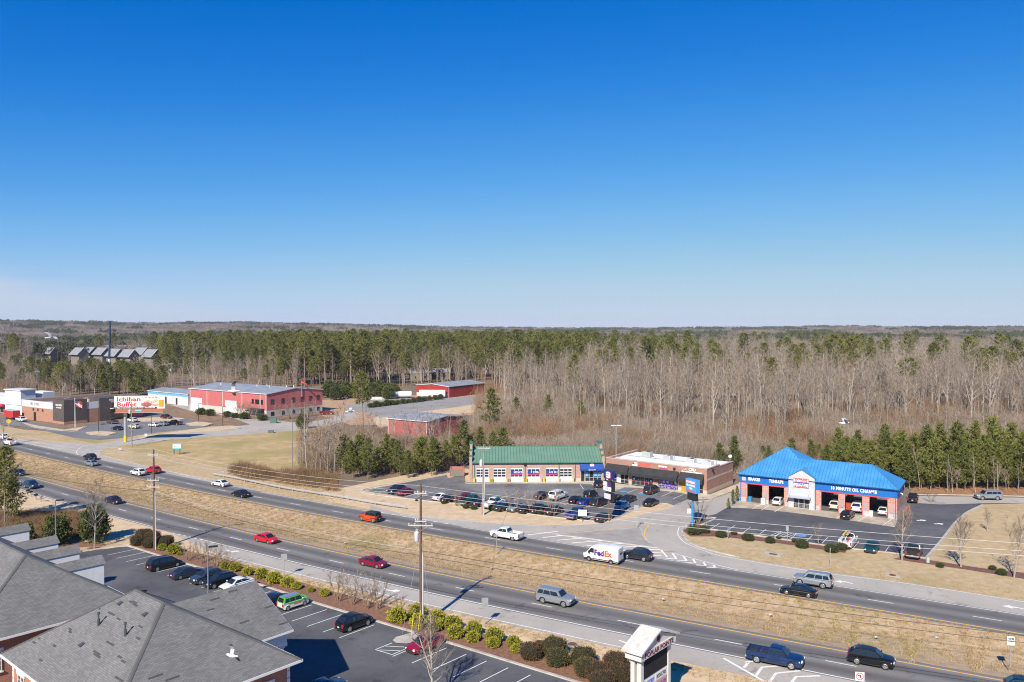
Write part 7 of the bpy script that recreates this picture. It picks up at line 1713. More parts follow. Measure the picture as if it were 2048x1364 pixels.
# shops car park
GS = 'cars parked at the shops'; UPc = tuple(SD); DNc = tuple(-SD)
for kind, c_, px, py, hd, lab in (
 ('suv', NAVY, 793, 986, DNc, 'navy suv facing the road at the left end of the shops lot'), ('sedan', DRED, 813, 989, UPc, 'maroon sedan parked beside the navy suv'),
 ('sedan', WHT, 884, 999.5, UPc, 'white sedan at the left end of the kerb row'), ('sedan', BLK, 900, 1003, UPc, 'black sedan beside the white sedan in the kerb row'),
 ('suv', DRED, 928, 1004, DNc, 'dark red suv in the kerb row left of the leaning pole'), ('pickup', (0.006, 0.06, 0.075), 943, 1008, UPc, 'teal pickup truck beside the dark red suv'),
 ('sedan', NAVY, 963, 1010.5, UPc, 'navy sedan behind the leaning utility pole'), ('pickup', WHT, 988, 1014, UPc, 'white pickup truck in the kerb row'),
 ('sedan', (0.01, 0.025, 0.045), 1007, 1019.5, UPc, 'dark sedan behind the green boxwood pair'), ('sedan', SIL, 1032, 1021, DNc, 'silver sedan behind the bare crape myrtle'),
 ('coupe', BLK, 1054, 1024, UPc, 'black coupe between the silver sedan and black suv'), ('suv', BLK, 1078, 1025, UPc, 'black suv behind the middle crape myrtle'),
 ('suv', (0.02, 0.02, 0.022), 1108, 1028, UPc, 'charcoal suv behind the last crape myrtle'), ('pickup', (0.01, 0.035, 0.2), 1154, 1035, UPc, 'royal blue pickup truck beside the white notice board'),
 ('sedan', (0.012, 0.018, 0.03), 1207, 1041, UPc, 'dark sedan at the foot of the shield pylon sign'), ('sedan', BLK, 1085, 996, UPc, 'black sedan beside the white long suv in the middle row'),
 ('bigsuv', WHT, 1116, 998, UPc, 'white long suv in the middle row'), ('hatch', BLK, 1153, 1006, UPc, 'black hatchback left of the blue compact car'),
 ('sedan', (0.01, 0.04, 0.3), 1172, 1009, UPc, 'blue compact car between dark cars in the middle row'), ('boxsuv', BLK, 1181, 995.5, UPc, 'boxy black car in the back of the middle row'),
 ('minivan', (0.025, 0.026, 0.03), 1199, 1011, UPc, 'charcoal minivan behind the pylon sign boxes'), ('sedan', (0.02, 0.015, 0.02), 1232, 1002, UPc, 'black car just right of the pylon message box'),
 ('sedan', (0.012, 0.016, 0.022), 1256, 1004, DNc, 'black sedan behind the bright blue hatchback'), ('hatch', (0.05, 0.24, 0.5), 1244, 1017, UPc, 'bright sky blue hatchback in the shops lot'),
 ('sedan', BLK, 1302, 1010.5, UPc, 'black sedan next to the straw coloured lot corner'), ('minivan', (0.03, 0.03, 0.03), 1303, 986, UPc, 'black minivan parked at the shop row front'),
 ('sedan', BLK, 1197, 972.5, (0.25, 0.97), 'black car parked at the blue awning of the repair shop')):
 place_car(kind, c_, px, py, hd, lab, GS, 'truck' if kind == 'pickup' else 'car', metal=0.4 if c_ == SIL else 0.0)
# oil change garage
Rz = Matrix.Rotation(oil.rotation_euler.z, 3, 'Z'); OX = lambda x, y: oil.location + Rz @ Vector((x, y, 0)); INTO = Rz @ Vector((0, 1, 0))
GOi = 'cars parked at the oil change garage'
for kind, c_, x, y, lab in (('hatch', WHT, 7.7, 1.0, 'white hatchback nosing into the tune up bay'), ('sedan', SIL, 8.0, 6.2, 'silver car inside the tune up bay'), ('suv', (0.35, 0.02, 0.02), 4.0, 7.0, 'dark red car deep inside the brakes bay'),
 ('minivan', CREAM_, 18.3, 3.6, 'cream wagon inside the first oil change bay'), ('bigsuv', WHT, 22.4, 3.4, 'white suv inside the middle oil change bay'), ('hatch', WHT, 27.0, 3.2, 'white hatchback inside the last oil change bay')):
 place_car(kind, c_, 0, 0, INTO, lab, GOi, world_=OX(x, y))
place_car('hatch', BLK, 1695, 1036, Rz @ Vector((0.12, 1, 0)), 'black hatchback waiting outside the middle oil change bay', GOi)
place_car('utility', WHT, 1697, 1091, OD, 'white service truck with ladder rack and tools', GOi, 'truck')
place_car('sedan', (0.006, 0.05, 0.06), 1744, 1101, -OD, 'dark teal sedan facing the lawn beside the service truck', GOi)
place_car('pickup', (0.02, 0.02, 0.023), 1829, 1111, OD, 'charcoal pickup truck in the corner stall under a bare tree', GOi, 'truck')
place_car('bigsuv', SIL, 1976, 999, (-1, 0.04), 'silver suv driving on the service road at right', None, metal=0.4); place_car('suv', BLK, 1826, 1003, (0.5, 0.87), 'dark suv behind the blue garage corner', GOi)
# package store lot
GP = 'cars parked at the package store'
for kind, c_, px, py, hd, lab in (('pickup', WHT, 43, 843, (0.8, -0.6), 'white pickup truck beside the package store side door'), ('pickup', GRY, 224, 847, (-0.8, 0.6), 'grey pickup truck at the store entrance'),
 ('sedan', BLK, 235, 860, (-0.85, 0.5), 'black sedan in front of the billboard post'), ('suv', WHT, 265, 844, (-0.8, 0.6), 'white suv behind the billboard post'), ('suv', CREAM_, 268, 857, (-0.85, 0.5), 'cream suv right of the billboard post'),
 ('sedan', WHT, 308, 853, (-0.85, 0.5), 'white sedan beside a grey wagon in the store lot'), ('suv', (0.25, 0.26, 0.28), 325, 851.5, (-0.85, 0.5), 'grey wagon beside the white sedan in the store lot'), ('pickup', BLK, 349, 850, (-0.95, 0.3), 'black pickup truck at the right end of the store lot'),
 ('suv', (0.05, 0.008, 0.012), 333, 837.5, (0.9, -0.3), 'dark maroon suv by the store rear bed'), ('sedan', WHT, 22, 823, (0.9, -0.4), 'white car in front of the maroon awnings'), ('hatch', RED_, 38, 827, (0.9, -0.4), 'red hatchback half hidden by the package store wall')):
 place_car(kind, c_, px, py, hd, lab, GP, 'truck' if kind == 'pickup' else 'car')
place_car('pickup', (0.2, 0.01, 0.012), 654, 829, (0.9, 0.1), 'dark red truck parked at the end of the red building', None, 'truck')

# white delivery van
van_p = G(1206, 1122.5); vd = -tangent(FAR, van_p)
van = thing('delivery_van', 'white delivery van with purple and orange lettering', 'van', (van_p.x, van_p.y, 0.03), math.atan2(vd.y, vd.x))
out = [(2.88, 0.40), (2.98, 0.62), (2.95, 0.95), (2.72, 1.22), (2.38, 1.38), (1.62, 2.22), (1.30, 2.46), (0.6, 2.56), (-2.7, 2.58), (-2.94, 2.45), (-2.99, 1.2), (-2.95, 0.42)]
svan = dict(L=5.98, W=2.06, rw=0.36, xf=1.95, xr=-1.75, zb=0.34, top=out)
vb = MB(); zt = 2.58; ra = 0.43; n_ = 0
full = list(out) + [(-2.8, 0.34)]
for cx in (-1.75, 1.95):
 dx = math.sqrt(ra * ra - 0.02 ** 2)
 for k in range(9): t = math.pi - math.pi * k / 8; full.append((cx + ra * math.cos(t), 0.36 + ra * math.sin(t)))
full += [(2.75, 0.34)]
cs = [-1, -0.93, -0.8, 0, 0.8, 0.93, 1]; nn = len(full)
for s in cs:
 for x, z in full:
  hw = 1.03 * (1 - 0.12 * max(0, (x - 1.6) / 1.4) ** 2) * (1 - 0.10 * max(0, (z - 1.3) / 1.28) ** 1.5)
  zz = z - (0.12 if abs(s) == 1 else 0.035 if abs(s) == 0.93 else 0) * (1 if z > 2.3 else 0)
  vb.v.append((x * (1 - 0.03 * abs(s) ** 3 * (1 if x > 2.3 else 0)), s * hw, zz))
for c_ in range(len(cs) - 1):
 for k in range(nn): k2 = (k + 1) % nn; vb.f.append((c_ * nn + k, c_ * nn + k2, (c_ + 1) * nn + k2, (c_ + 1) * nn + k)); vb.m.append(0)
for tri in geometry.tessellate_polygon([[Vector((x, z, 0)) for x, z in full]]):
 vb.f.append(tuple(tri)); vb.m.append(0); vb.f.append(tuple((len(cs) - 1) * nn + q for q in tri[::-1])); vb.m.append(0)
vbody = vb.build('body', paint('van_white', (0.78, 0.78, 0.77)), van, smooth=35)
MB().quad((2.40, -0.84, 1.42), (2.40, 0.84, 1.42), (1.67, 0.8, 2.22), (1.67, -0.8, 2.22)).build('windscreen', M_CGLASS, van)
for o in van.children:
 if o.name.startswith('windscreen'): o.location = (0.02, 0, 0.015)
for s in (-1, 1):
 y = s * 1.006
 MB().quad((2.12, y * 0.985, 1.42), (1.1, y * 1.025, 1.36), (1.1, y * 0.985, 2.05), (1.58, y * 0.985, 2.08)).build('side_window', M_CGLASS, van)
 MB().box(2.75, 2.96, min(s * 0.6, s * 0.86), max(s * 0.6, s * 0.86), 0.85, 1.1).build('headlight', M_HEAD, vbody)
 MB().box(-3.0, -2.93, min(s * 0.84, s * 0.97), max(s * 0.84, s * 0.97), 1.0, 1.5).build('tail_light', M_TAIL, vbody)
 MB().box(-2.9, 2.75, min(s * 1.0, s * 1.05), max(s * 1.0, s * 1.05), 0.42, 0.56).build('rub_strip', M_PLASTIC, van)
 MB().box(1.75, 1.95, min(s * 1.05, s * 1.3), max(s * 1.05, s * 1.3), 1.3, 1.65).build('mirror', M_PLASTIC, van)
 for x in (1.95, -1.75):
  w = MB().tube([(x, s * 0.78, 0.36), (x, s * 1.0, 0.36), (x, s * 1.03, 0.36)], [0.36, 0.36, 0.31], 18).build('wheel', M_TYRE, van, smooth=35); MB().tube([(x, s * 1.03, 0.36), (x, s * 1.042, 0.36)], [0.23, 0.2], 14).build('rim', M_RIM, w)
 P_, O_ = mat('lettering_purple', (0.085, 0.02, 0.24), rough=0.4), mat('lettering_orange', (0.78, 0.12, 0.01), rough=0.4)
 if s > 0:
  put_text('lettering', 'Fed', 1.15, P_, van, (0.22, 1.035, 1.1), rot=(R(-4.5), 0, math.pi), bold=0.05, width=1.6); put_text('lettering', 'Ex', 1.15, O_, van, (-1.25, 1.035, 1.1), rot=(R(-4.5), 0, math.pi), bold=0.05, width=1.25)
 else:
  put_text('lettering', 'Fed', 1.15, P_, van, (-0.4, -1.035, 1.05), rot=(R(-4.5), 0, 0), bold=0.05, width=1.75); put_text('lettering', 'Ex', 1.15, O_, van, (1.25, -1.035, 1.05), rot=(R(-4.5), 0, 0), bold=0.05, width=1.35)
put_text('lettering', 'Fed', 0.42, P_, van, (-3.0, 0.22, 1.55), rot=(0, 0, R(-90)), bold=0.02, width=0.5); put_text('lettering', 'Ex', 0.42, O_, van, (-3.0, -0.27, 1.55), rot=(0, 0, R(-90)), bold=0.02, width=0.4)
MB().box(-3.06, -2.9, -0.95, 0.95, 0.42, 0.58).build('rear_bumper', M_PLASTIC, van); MB().box(2.85, 3.02, -0.85, 0.85, 0.42, 0.72).build('front_bumper', M_PLASTIC, van); MB().box(-2.8, 2.7, -0.75, 0.75, 0.32, 0.6).build('underbody', M_PLASTIC, van); MB().box(-3.0, -2.985, -0.01, 0.01, 0.65, 2.35).build('door_gap', M_PLASTIC, van)
hide_templates()

# ------------------------------------------------------------------ person by the store
def person(label, p, shirt, trousers, rz):
 me = bpy.data.meshes.new('person'); V_ = [(0, 0, 0.95), (0, 0, 1.15), (0, 0, 1.38), (0, 0, 1.5), (0, 0.02, 1.62), (0, 0.02, 1.73), (-0.19, 0, 1.4), (-0.27, 0.02, 1.13), (-0.28, 0.12, 0.9), (0.19, 0, 1.4), (0.27, -0.02, 1.13), (0.28, 0.1, 0.9), (-0.1, 0, 0.9), (-0.11, 0.12, 0.5), (-0.11, 0.05, 0.08), (-0.11, 0.2, 0.04), (0.1, 0, 0.9), (0.11, -0.08, 0.5), (0.11, -0.2, 0.1), (0.11, -0.06, 0.04)]
 E_ = [(0, 1), (1, 2), (2, 3), (3, 4), (4, 5), (2, 6), (6, 7), (7, 8), (2, 9), (9, 10), (10, 11), (0, 12), (12, 13), (13, 14), (14, 15), (0, 16), (16, 17), (17, 18), (18, 19)]
 rad = [0.15, 0.15, 0.17, 0.06, 0.1, 0.09, 0.075, 0.05, 0.045, 0.075, 0.05, 0.045, 0.1, 0.075, 0.05, 0.04, 0.1, 0.075, 0.05, 0.04]
 me.from_pydata(V_, E_, []); o = bpy.data.objects.new('person', me); COL.objects.link(o); o.location = p; o.rotation_euler = (0, 0, rz)
 o.modifiers.new('skin', 'SKIN'); 
 for k, r_ in enumerate(rad): me.skin_vertices[0].data[k].radius = (r_, r_ * 0.8)
 me.skin_vertices[0].data[0].use_root = True
 o.modifiers.new('sub', 'SUBSURF').levels = 1; o.modifiers['sub'].render_levels = 1
 m = bpy.data.materials.new('clothing'); m.use_nodes = True; nt = m.node_tree; b_ = nt.nodes['Principled BSDF']; b_.inputs['Roughness'].default_value = 0.9
 tc_ = nt.nodes.new('ShaderNodeTexCoord'); s_ = nt.nodes.new('ShaderNodeSeparateXYZ'); r_ = nt.nodes.new('ShaderNodeValToRGB'); r_.color_ramp.interpolation = 'CONSTANT'
 nt.links.new(tc_.outputs['Object'], s_.inputs[0]); dv_ = nt.nodes.new('ShaderNodeMath'); dv_.operation = 'DIVIDE'; dv_.inputs[1].default_value = 2.0; nt.links.new(s_.outputs[2], dv_.inputs[0]); nt.links.new(dv_.outputs[0], r_.inputs[0])
 e = r_.color_ramp.elements; e[0].position = 0; e[0].color = (0.03, 0.03, 0.03, 1); e[1].position = 0.05; e[1].color = (*trousers, 1)
 for pos, cc in ((0.47, shirt), (0.745, (0.45, 0.25, 0.17)), (0.875, (0.04, 0.025, 0.02))): q = e.new(pos); q.color = (*cc, 1)
 nt.links.new(r_.outputs[0], b_.inputs['Base Color']); me.materials.append(m)
 return tag(o, label, 'person')
person('person in a pink top walking across the store lot', G(243, 853), (0.5, 0.08, 0.16), (0.08, 0.08, 0.12), R(40))

# ------------------------------------------------------------------ vegetation
rnd = random.Random(5)
def plant_mat(name, c, c2, rough=0.85, nscale=0.0):
 """two tones picked per plant, plus soft mottling"""
 if name in MATS: return MATS[name]
 m = bpy.data.materials.new(name); m.use_nodes = True; nt = m.node_tree; b = nt.nodes['Principled BSDF']; b.inputs['Roughness'].default_value = rough
 b.inputs['Specular IOR Level'].default_value = 0.25
 oi = nt.nodes.new('ShaderNodeObjectInfo'); g = nt.nodes.new('ShaderNodeNewGeometry'); mx = nt.nodes.new('ShaderNodeMixRGB')
 mx.inputs['Color1'].default_value = (*c, 1); mx.inputs['Color2'].default_value = (*c2, 1)
 a = nt.nodes.new('ShaderNodeMath'); a.operation = 'MULTIPLY'; a.inputs[1].default_value = 0.6
 nt.links.new(g.outputs['Random Per Island'], a.inputs[0])
 q = nt.nodes.new('ShaderNodeMath'); q.operation = 'MULTIPLY'; q.inputs[1].default_value = 0.75; nt.links.new(oi.outputs['Random'], q.inputs[0])
 s = nt.nodes.new('ShaderNodeMath'); s.operation = 'ADD'; s.use_clamp = True; nt.links.new(a.outputs[0], s.inputs[0]); nt.links.new(q.outputs[0], s.inputs[1])
 nt.links.new(s.outputs[0], mx.inputs['Fac']); nt.links.new(mx.outputs[0], b.inputs['Base Color'])
 MATS[name] = m; return m
M_BARKP = plant_mat('pale_bark', (0.56, 0.50, 0.42), (0.27, 0.225, 0.185)); M_BARKD = plant_mat('grey_bark', (0.17, 0.142, 0.12), (0.33, 0.285, 0.24))
M_TWIG = plant_mat('brown_twigs', (0.205, 0.142, 0.098), (0.35, 0.262, 0.188)); M_TWIGR = plant_mat('reddish_twigs', (0.29, 0.155, 0.085), (0.19, 0.125, 0.08))
M_TWIGP = plant_mat('pale_twigs', (0.42, 0.355, 0.285), (0.25, 0.20, 0.155))
M_PBARK = plant_mat('pine_bark', (0.20, 0.13, 0.09), (0.26, 0.19, 0.14))
M_NEED = plant_mat('pine_needles', (0.07, 0.092, 0.02), (0.20, 0.195, 0.048)); M_NEEDY = plant_mat('young_pine_needles', (0.06, 0.085, 0.018), (0.18, 0.185, 0.042))
M_NEEDF = plant_mat('far_pine_needles', (0.05, 0.07, 0.028), (0.10, 0.11, 0.04))
M_YBUSH = plant_mat('golden_leaf', (0.17, 0.19, 0.015), (0.36, 0.33, 0.03)); M_BBUSH = plant_mat('brown_leaf', (0.15, 0.07, 0.036), (0.095, 0.06, 0.026)); M_GBUSH = plant_mat('boxwood_leaf', (0.045, 0.07, 0.015), (0.085, 0.10, 0.02))
M_GBROWN = plant_mat('bronze_green_leaf', (0.095, 0.09, 0.022), (0.125, 0.085, 0.03)); M_EVER = plant_mat('evergreen_leaf', (0.045, 0.065, 0.014), (0.11, 0.125, 0.028))
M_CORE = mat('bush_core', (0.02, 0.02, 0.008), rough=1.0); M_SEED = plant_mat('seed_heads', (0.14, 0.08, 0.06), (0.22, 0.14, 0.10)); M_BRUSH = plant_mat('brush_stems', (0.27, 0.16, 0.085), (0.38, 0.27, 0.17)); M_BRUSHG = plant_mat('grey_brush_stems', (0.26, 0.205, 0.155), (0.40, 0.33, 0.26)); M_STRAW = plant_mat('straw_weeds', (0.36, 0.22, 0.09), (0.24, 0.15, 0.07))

def rv(r): return Vector((r.gauss(0, 1), r.gauss(0, 1), r.gauss(0, 1))).normalized()
def twig(b, p, d, L, w, mi=0):
 s = d.cross(Vector((0.3, 0.5, 0.8))).normalized() * (w / 2); e = p + d * L
 b.tri(p - s, p + s, e, mi)
def bare_tree(seed, h, spread, r0, first=0.4, limbs=22, sub=5, tw=7, fork=0, up=0.75, twl=1.1, tww=0.035):
 r = random.Random(seed); T, C = MB(), MB()
 def trunk(base, d0, length, rad):
  pts, rr = [Vector(base)], [rad]; d = Vector(d0).normalized(); n = 8
  for k in range(n):
   d = (d + rv(r) * 0.06 + Vector((0, 0, 0.05))).normalized(); pts.append(pts[-1] + d * (length / n)); rr.append(rad * (1 - 0.86 * (k + 1) / n) + 0.015)
  T.tube(pts, rr, 6); return pts, rr
 stems = [trunk((0, 0, 0), (0, 0, 1), h, r0)]
 for f in range(fork):
  pts, rr = stems[0]; k = r.choice((2, 3, 4)); a = r.uniform(0, 6.28)
  stems.append(trunk(pts[k], (math.cos(a) * 0.45, math.sin(a) * 0.45, 1), h * (0.9 - k / 8.0), rr[k] * 0.75))
 for si, (pts, rr) in enumerate(stems):
  nl = limbs if si == 0 else limbs // 2
  f0 = first if si == 0 else 0.15
  for i in range(nl):
   t = f0 + (0.98 - f0) * ((i + r.random()) / nl); x = t * (len(pts) - 1); k = min(int(x), len(pts) - 2); p = pts[k].lerp(pts[k + 1], x - k)
   a = i * 2.4 + r.uniform(-0.5, 0.5); el = r.uniform(0.35, 0.8) * up * 1.5
   d = Vector((math.cos(a) * math.cos(el), math.sin(a) * math.cos(el), math.sin(el)))
   L = spread * (1.15 - 0.75 * ((t - f0) / (1 - f0))) * r.uniform(0.6, 1.1)
   bp, br = [p], [max(0.02, rr[k] * 0.42)]
   for q in range(4):
    d = (d + rv(r) * 0.16 + Vector((0, 0, 0.10))).normalized(); bp.append(bp[-1] + d * L / 4); br.append(br[0] * (1 - 0.82 * (q + 1) / 4))
   T.tube(bp, br, 4, cap=False)
   for j in range(sub):
    tt = 0.3 + 0.7 * (j + r.random()) / sub; kk = min(int(tt * 4), 3); sp_ = bp[kk].lerp(bp[kk + 1], tt * 4 - kk)
    sd_ = (d + rv(r) * 0.85 + Vector((0, 0, 0.35))).normalized(); sl = L * r.uniform(0.25, 0.45)
    mid = sp_ + sd_ * sl * 0.5; sd2 = (sd_ + rv(r) * 0.25 + Vector((0, 0, 0.12))).normalized(); end = mid + sd2 * sl * 0.5
    C.tube([sp_, mid, end], [max(0.016, br[kk] * 0.45), 0.016, 0.008], 3, cap=False)
    for w in range(tw):
     q = sp_.lerp(mid, r.random()) if w % 2 else mid.lerp(end, r.random()); twig(C, q, (sd2 + rv(r) * 0.8 + Vector((0, 0, 0.25))).normalized(), twl * r.uniform(0.5, 1.1), tww)
 return T, C
def tuft(b, p, out, r, L, w, n):
 for k in range(n):
  d = (out * 0.7 + rv(r)).normalized(); s = d.cross(rv(r)).normalized() * (w / 2); q = p + d * L * r.uniform(0.7, 1.1)
  b.tri(p - s * 0.6, p + s * 0.6, q + s * 0.0) if k % 3 == 0 else b.quad(p - s * 0.35, p + s * 0.35, q + s * 0.5, q - s * 0.5)
def tall_pine(seed, h, cr=3.4, first=0.58, nb=46, tuf=10, n=6, L=0.95, w=0.34):
 r = random.Random(seed); T, C = MB(), MB(); pts, rr = [Vector((0, 0, 0))], [0.26]; d = Vector((0, 0, 1))
 for k in range(8): d = (d + rv(r) * 0.025 + Vector((0, 0, 0.06))).normalized(); pts.append(pts[-1] + d * h / 8); rr.append(0.26 * (1 - 0.8 * (k + 1) / 8))
 T.tube(pts, rr, 6)
 for i in range(nb):
  u = (i + r.random()) / nb; t = first + (1 - first) * u; x = t * 8; k = min(int(x), 7); p = pts[k].lerp(pts[k + 1], x - k); a = i * 2.4 + r.uniform(-0.4, 0.4)
  prof = math.sin(math.pi * (0.18 + 0.80 * u)) ** 0.7; bl = cr * prof * r.uniform(0.65, 1.1); el = -0.1 + 0.9 * u
  d = Vector((math.cos(a) * math.cos(el), math.sin(a) * math.cos(el), math.sin(el))); e = p + d * bl
  T.tube([p, p.lerp(e, 0.6), e], [0.07, 0.045, 0.015], 3, cap=False)
  for q in range(tuf):
   s = 0.35 + 0.65 * (q + r.random()) / tuf; c_ = p.lerp(e, s) + rv(r) * 0.55 * (0.4 + 0.6 * s) * bl / cr + Vector((0, 0, 0.15)); tuft(C, c_, (d + Vector((0, 0, 0.6))).normalized(), r, L, w, n)
 for i in range(6):
  t = r.uniform(0.25, first); x = t * 8; k = int(x); p = pts[k].lerp(pts[k + 1], x - k); a = r.uniform(0, 6.28); T.tube([p, p + Vector((math.cos(a), math.sin(a), 0.2)) * r.uniform(0.5, 1.6)], [0.04, 0.01], 3, cap=False)
 return T, C
def young_pine(seed, h, cr, nb=70, tuf=8, n=6, L=0.75, w=0.28, first=0.16):
 r = random.Random(seed); T, C = MB(), MB(); T.tube([(0, 0, 0), (r.uniform(-.1, .1), r.uniform(-.1, .1), h * 0.5), (0, 0, h)], [0.15, 0.1, 0.02], 6)
 for i in range(nb):
  u = (i + r.random()) / nb; t = first + (1 - first) * u; p = Vector((0, 0, h * t)); a = i * 2.4 + r.uniform(-0.4, 0.4)
  bl = cr * (min(1, (0.25 + u * 3.0)) * (1.02 - u) ** 0.55) * r.uniform(0.35, 1.2) + 0.12; el = 0.15 + 0.7 * u
  d = Vector((math.cos(a) * math.cos(el), math.sin(a) * math.cos(el), math.sin(el))); e = p + d * bl
  T.tube([p, e], [0.035, 0.01], 3, cap=False)
  m = max(2, int(tuf * min(1, bl / cr + 0.25)))
  for q in range(m):
   s = 0.3 + 0.7 * (q + r.random()) / m; tuft(C, p.lerp(e, s) + rv(r) * 0.3 * (0.3 + bl / cr), (d + Vector((0, 0, 0.7))).normalized(), r, L, w, n)
 return T, C
def leafball(seed, rx, ry, rz, n, ls, lumps=0.18, core=0.86, freq=2.2, boxy=0):
 """foliage resting on z = 0"""
 r = random.Random(seed); B, S = MB(), MB(); off = Vector((seed * 1.7, seed * 0.9, 0))
 fn = lambda d: (1.0 + lumps * 2 * noise.noise(d * freq + off)) * (1.0 if not boxy else 0.93 / (abs(d.x) ** boxy + abs(d.y) ** boxy + abs(d.z) ** boxy) ** (1.0 / boxy))
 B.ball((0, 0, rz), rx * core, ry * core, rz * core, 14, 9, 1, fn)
 for k in range(n):
  d = rv(r); 
  if d.z < -0.75: continue
  f = fn(d) * r.uniform(0.86, 1.06); p = Vector((d.x * rx * f, d.y * ry * f, rz + d.z * rz * f))
  t = (d + rv(r) * 0.9).normalized(); s = t.cross(rv(r)).normalized() * ls * r.uniform(0.3, 0.55); q = p + t * ls * r.uniform(0.6, 1.2)
  B.quad(p - s * 0.5, p + s * 0.5, q + s, q - s)
 for k in range(4): a = k * 1.6; S.tube([(math.cos(a) * rx * 0.15, math.sin(a) * ry * 0.15, 0), (math.cos(a) * rx * 0.4, math.sin(a) * ry * 0.4, rz * 0.8)], [0.03, 0.015], 4)
 return B, S
def crape(seed, h, stems=8, seedheads=True):
 r = random.Random(seed); T, C = MB(), MB()
 for i in range(stems):
  a = i * 6.28 / stems + r.uniform(-.3, .3); p = Vector((math.cos(a) * 0.12, math.sin(a) * 0.12, 0)); d = Vector((math.cos(a) * 0.32, math.sin(a) * 0.32, 1)).normalized(); pts = [p]; rr = [0.035]
  for k in range(5): d = (d + rv(r) * 0.13).normalized(); pts.append(pts[-1] + d * h * r.uniform(0.14, 0.2)); rr.append(0.035 * (1 - 0.16 * (k + 1)))
  T.tube(pts, rr, 4, cap=False)
  for j in range(9):
   k = r.randint(2, 4); q = pts[k].lerp(pts[k + 1], r.random()); dd = (d + rv(r) * 0.6).normalized(); L = h * r.uniform(0.12, 0.3); e = q + dd * L
   C.tube([q, e], [0.012, 0.005], 3, cap=False)
   for w in range(3): twig(C, q.lerp(e, r.random()), (dd + rv(r) * 0.7).normalized(), h * 0.1, 0.02)
   if seedheads and j % 2 == 0:
    for w in range(7): tv = rv(r) * 0.11; s = rv(r) * 0.035; C.tri(e + tv - s, e + tv + s, e + tv * 1.1 + rv(r) * 0.06, 1)
 return T, C

def proto(name, TC, m_trunk, m_crown, trunk_name='trunk', crown_name='crown'):
 """template tree: trunk and crown meshes, kept out of the scene"""
 T, C = TC
 t = T.mesh(name + '_trunk', m_trunk); c_ = C.mesh(name + '_crown', m_crown)
 return dict(t=t, c=c_, tn=trunk_name, cn=crown_name, T=T, C=C, mt=m_trunk, mc=m_crown)
def plant(pr, name, label, cat, p, s=1.0, rz=None, group=None, sz=None):
 o = thing(name, label, cat, p, rnd.uniform(0, 6.28) if rz is None else rz, group); o.scale = (s, s, sz or s)
 if name in ('bare_tree', 'dead_tree', 'young_pine', 'tall_pine'): o.rotation_euler[0] = rnd.gauss(0, 0.035); o.rotation_euler[1] = rnd.gauss(0, 0.035)
 for nm, me_ in ((pr['tn'], pr['t']), (pr['cn'], pr['c'])): link(bpy.data.objects.new(nm, me_), o)
 return o
def joined(name, pr, lod=1.0):
 b = MB(); T, C = pr['T'], pr['C']; b.v = T.v + C.v; n = len(T.v); b.f = list(T.f) + [tuple(q + n for q in f) for f in C.f]; b.m = [0] * len(T.f) + [1] * len(C.f)
 mc = pr['mc'] if not isinstance(pr['mc'], (list, tuple)) else pr['mc'][0]
 return bpy.data.objects.new(name, b.mesh(name, [pr['mt'], mc]))
BARE = [proto('bare%d' % k, bare_tree(100 + k, h, spd, r0, first=f, limbs=lb, fork=fk, sub=5, tw=7, up=u), M_BARKP if k % 4 else M_BARKD, M_TWIG if k % 2 else M_TWIGP) for k, (h, spd, r0, f, lb, fk, u) in enumerate(((24, 4.6, 0.26, 0.42, 20, 1, 0.8), (22, 5.4, 0.30, 0.35, 22, 2, 0.7), (25, 3.6, 0.22, 0.5, 18, 0, 0.9), (20, 4.2, 0.22, 0.4, 20, 1, 0.8), (23, 6.0, 0.33, 0.3, 22, 2, 0.6), (18, 3.2, 0.17, 0.45, 18, 0, 0.95), (21, 2.8, 0.18, 0.55, 14, 0, 0.9)))]
SNAG = proto('snag', bare_tree(171, 15, 3.2, 0.28, first=0.35, limbs=8, sub=2, tw=1, fork=1), M_BARKP, M_TWIGP)
PINE = [proto('pine%d' % k, tall_pine(200 + k, h, cr, f, nb), M_PBARK, M_NEED) for k, (h, cr, f, nb) in enumerate(((27, 5.0, 0.52, 48), (29, 5.6, 0.55, 50), (25, 4.6, 0.45, 54), (28, 5.2, 0.6, 42), (24, 6.0, 0.5, 54)))]
UMBR = proto('umbrella_pine', tall_pine(231, 22, 5.2, 0.74, 30, tuf=10), M_PBARK, plant_mat('bright_pine', (0.13, 0.15, 0.025), (0.16, 0.17, 0.03)))
YPINE = [proto('young%d' % k, young_pine(300 + k, h, cr, nb), M_PBARK, M_NEEDY) for k, (h, cr, nb) in enumerate(((11, 4.0, 66), (12, 3.5, 66), (10, 4.3, 62), (13, 4.4, 72)))]
SAP = [proto('sapling%d' % k, bare_tree(400 + k, h, 2.2, 0.11, first=0.35, limbs=14, sub=4, tw=5, fork=f, twl=0.9), M_BARKP if k % 2 else M_BARKD, M_TWIG) for k, (h, f) in enumerate(((14, 0), (12, 1), (10, 1), (16, 0)))]
LAWNT = [proto('lawn_tree%d' % k, bare_tree(450 + k, h, sp_, 0.13, first=0.22, limbs=20, sub=6, tw=9, fork=f, twl=0.7, tww=0.016, up=0.85), plant_mat('smooth_pale_bark', (0.40, 0.36, 0.32), (0.33, 0.29, 0.25)), plant_mat('fine_twigs', (0.30, 0.24, 0.19), (0.22, 0.16, 0.12))) for k, (h, sp_, f) in enumerate(((8, 2.2, 2), (11, 3.0, 2), (7, 1.9, 1)))]
CRAPE = [proto('crape%d' % k, crape(480 + k, 3.0), plant_mat('crape_stem', (0.34, 0.24, 0.16), (0.28, 0.20, 0.14)), [M_TWIGP, M_SEED], 'stems', 'twigs') for k in range(3)]
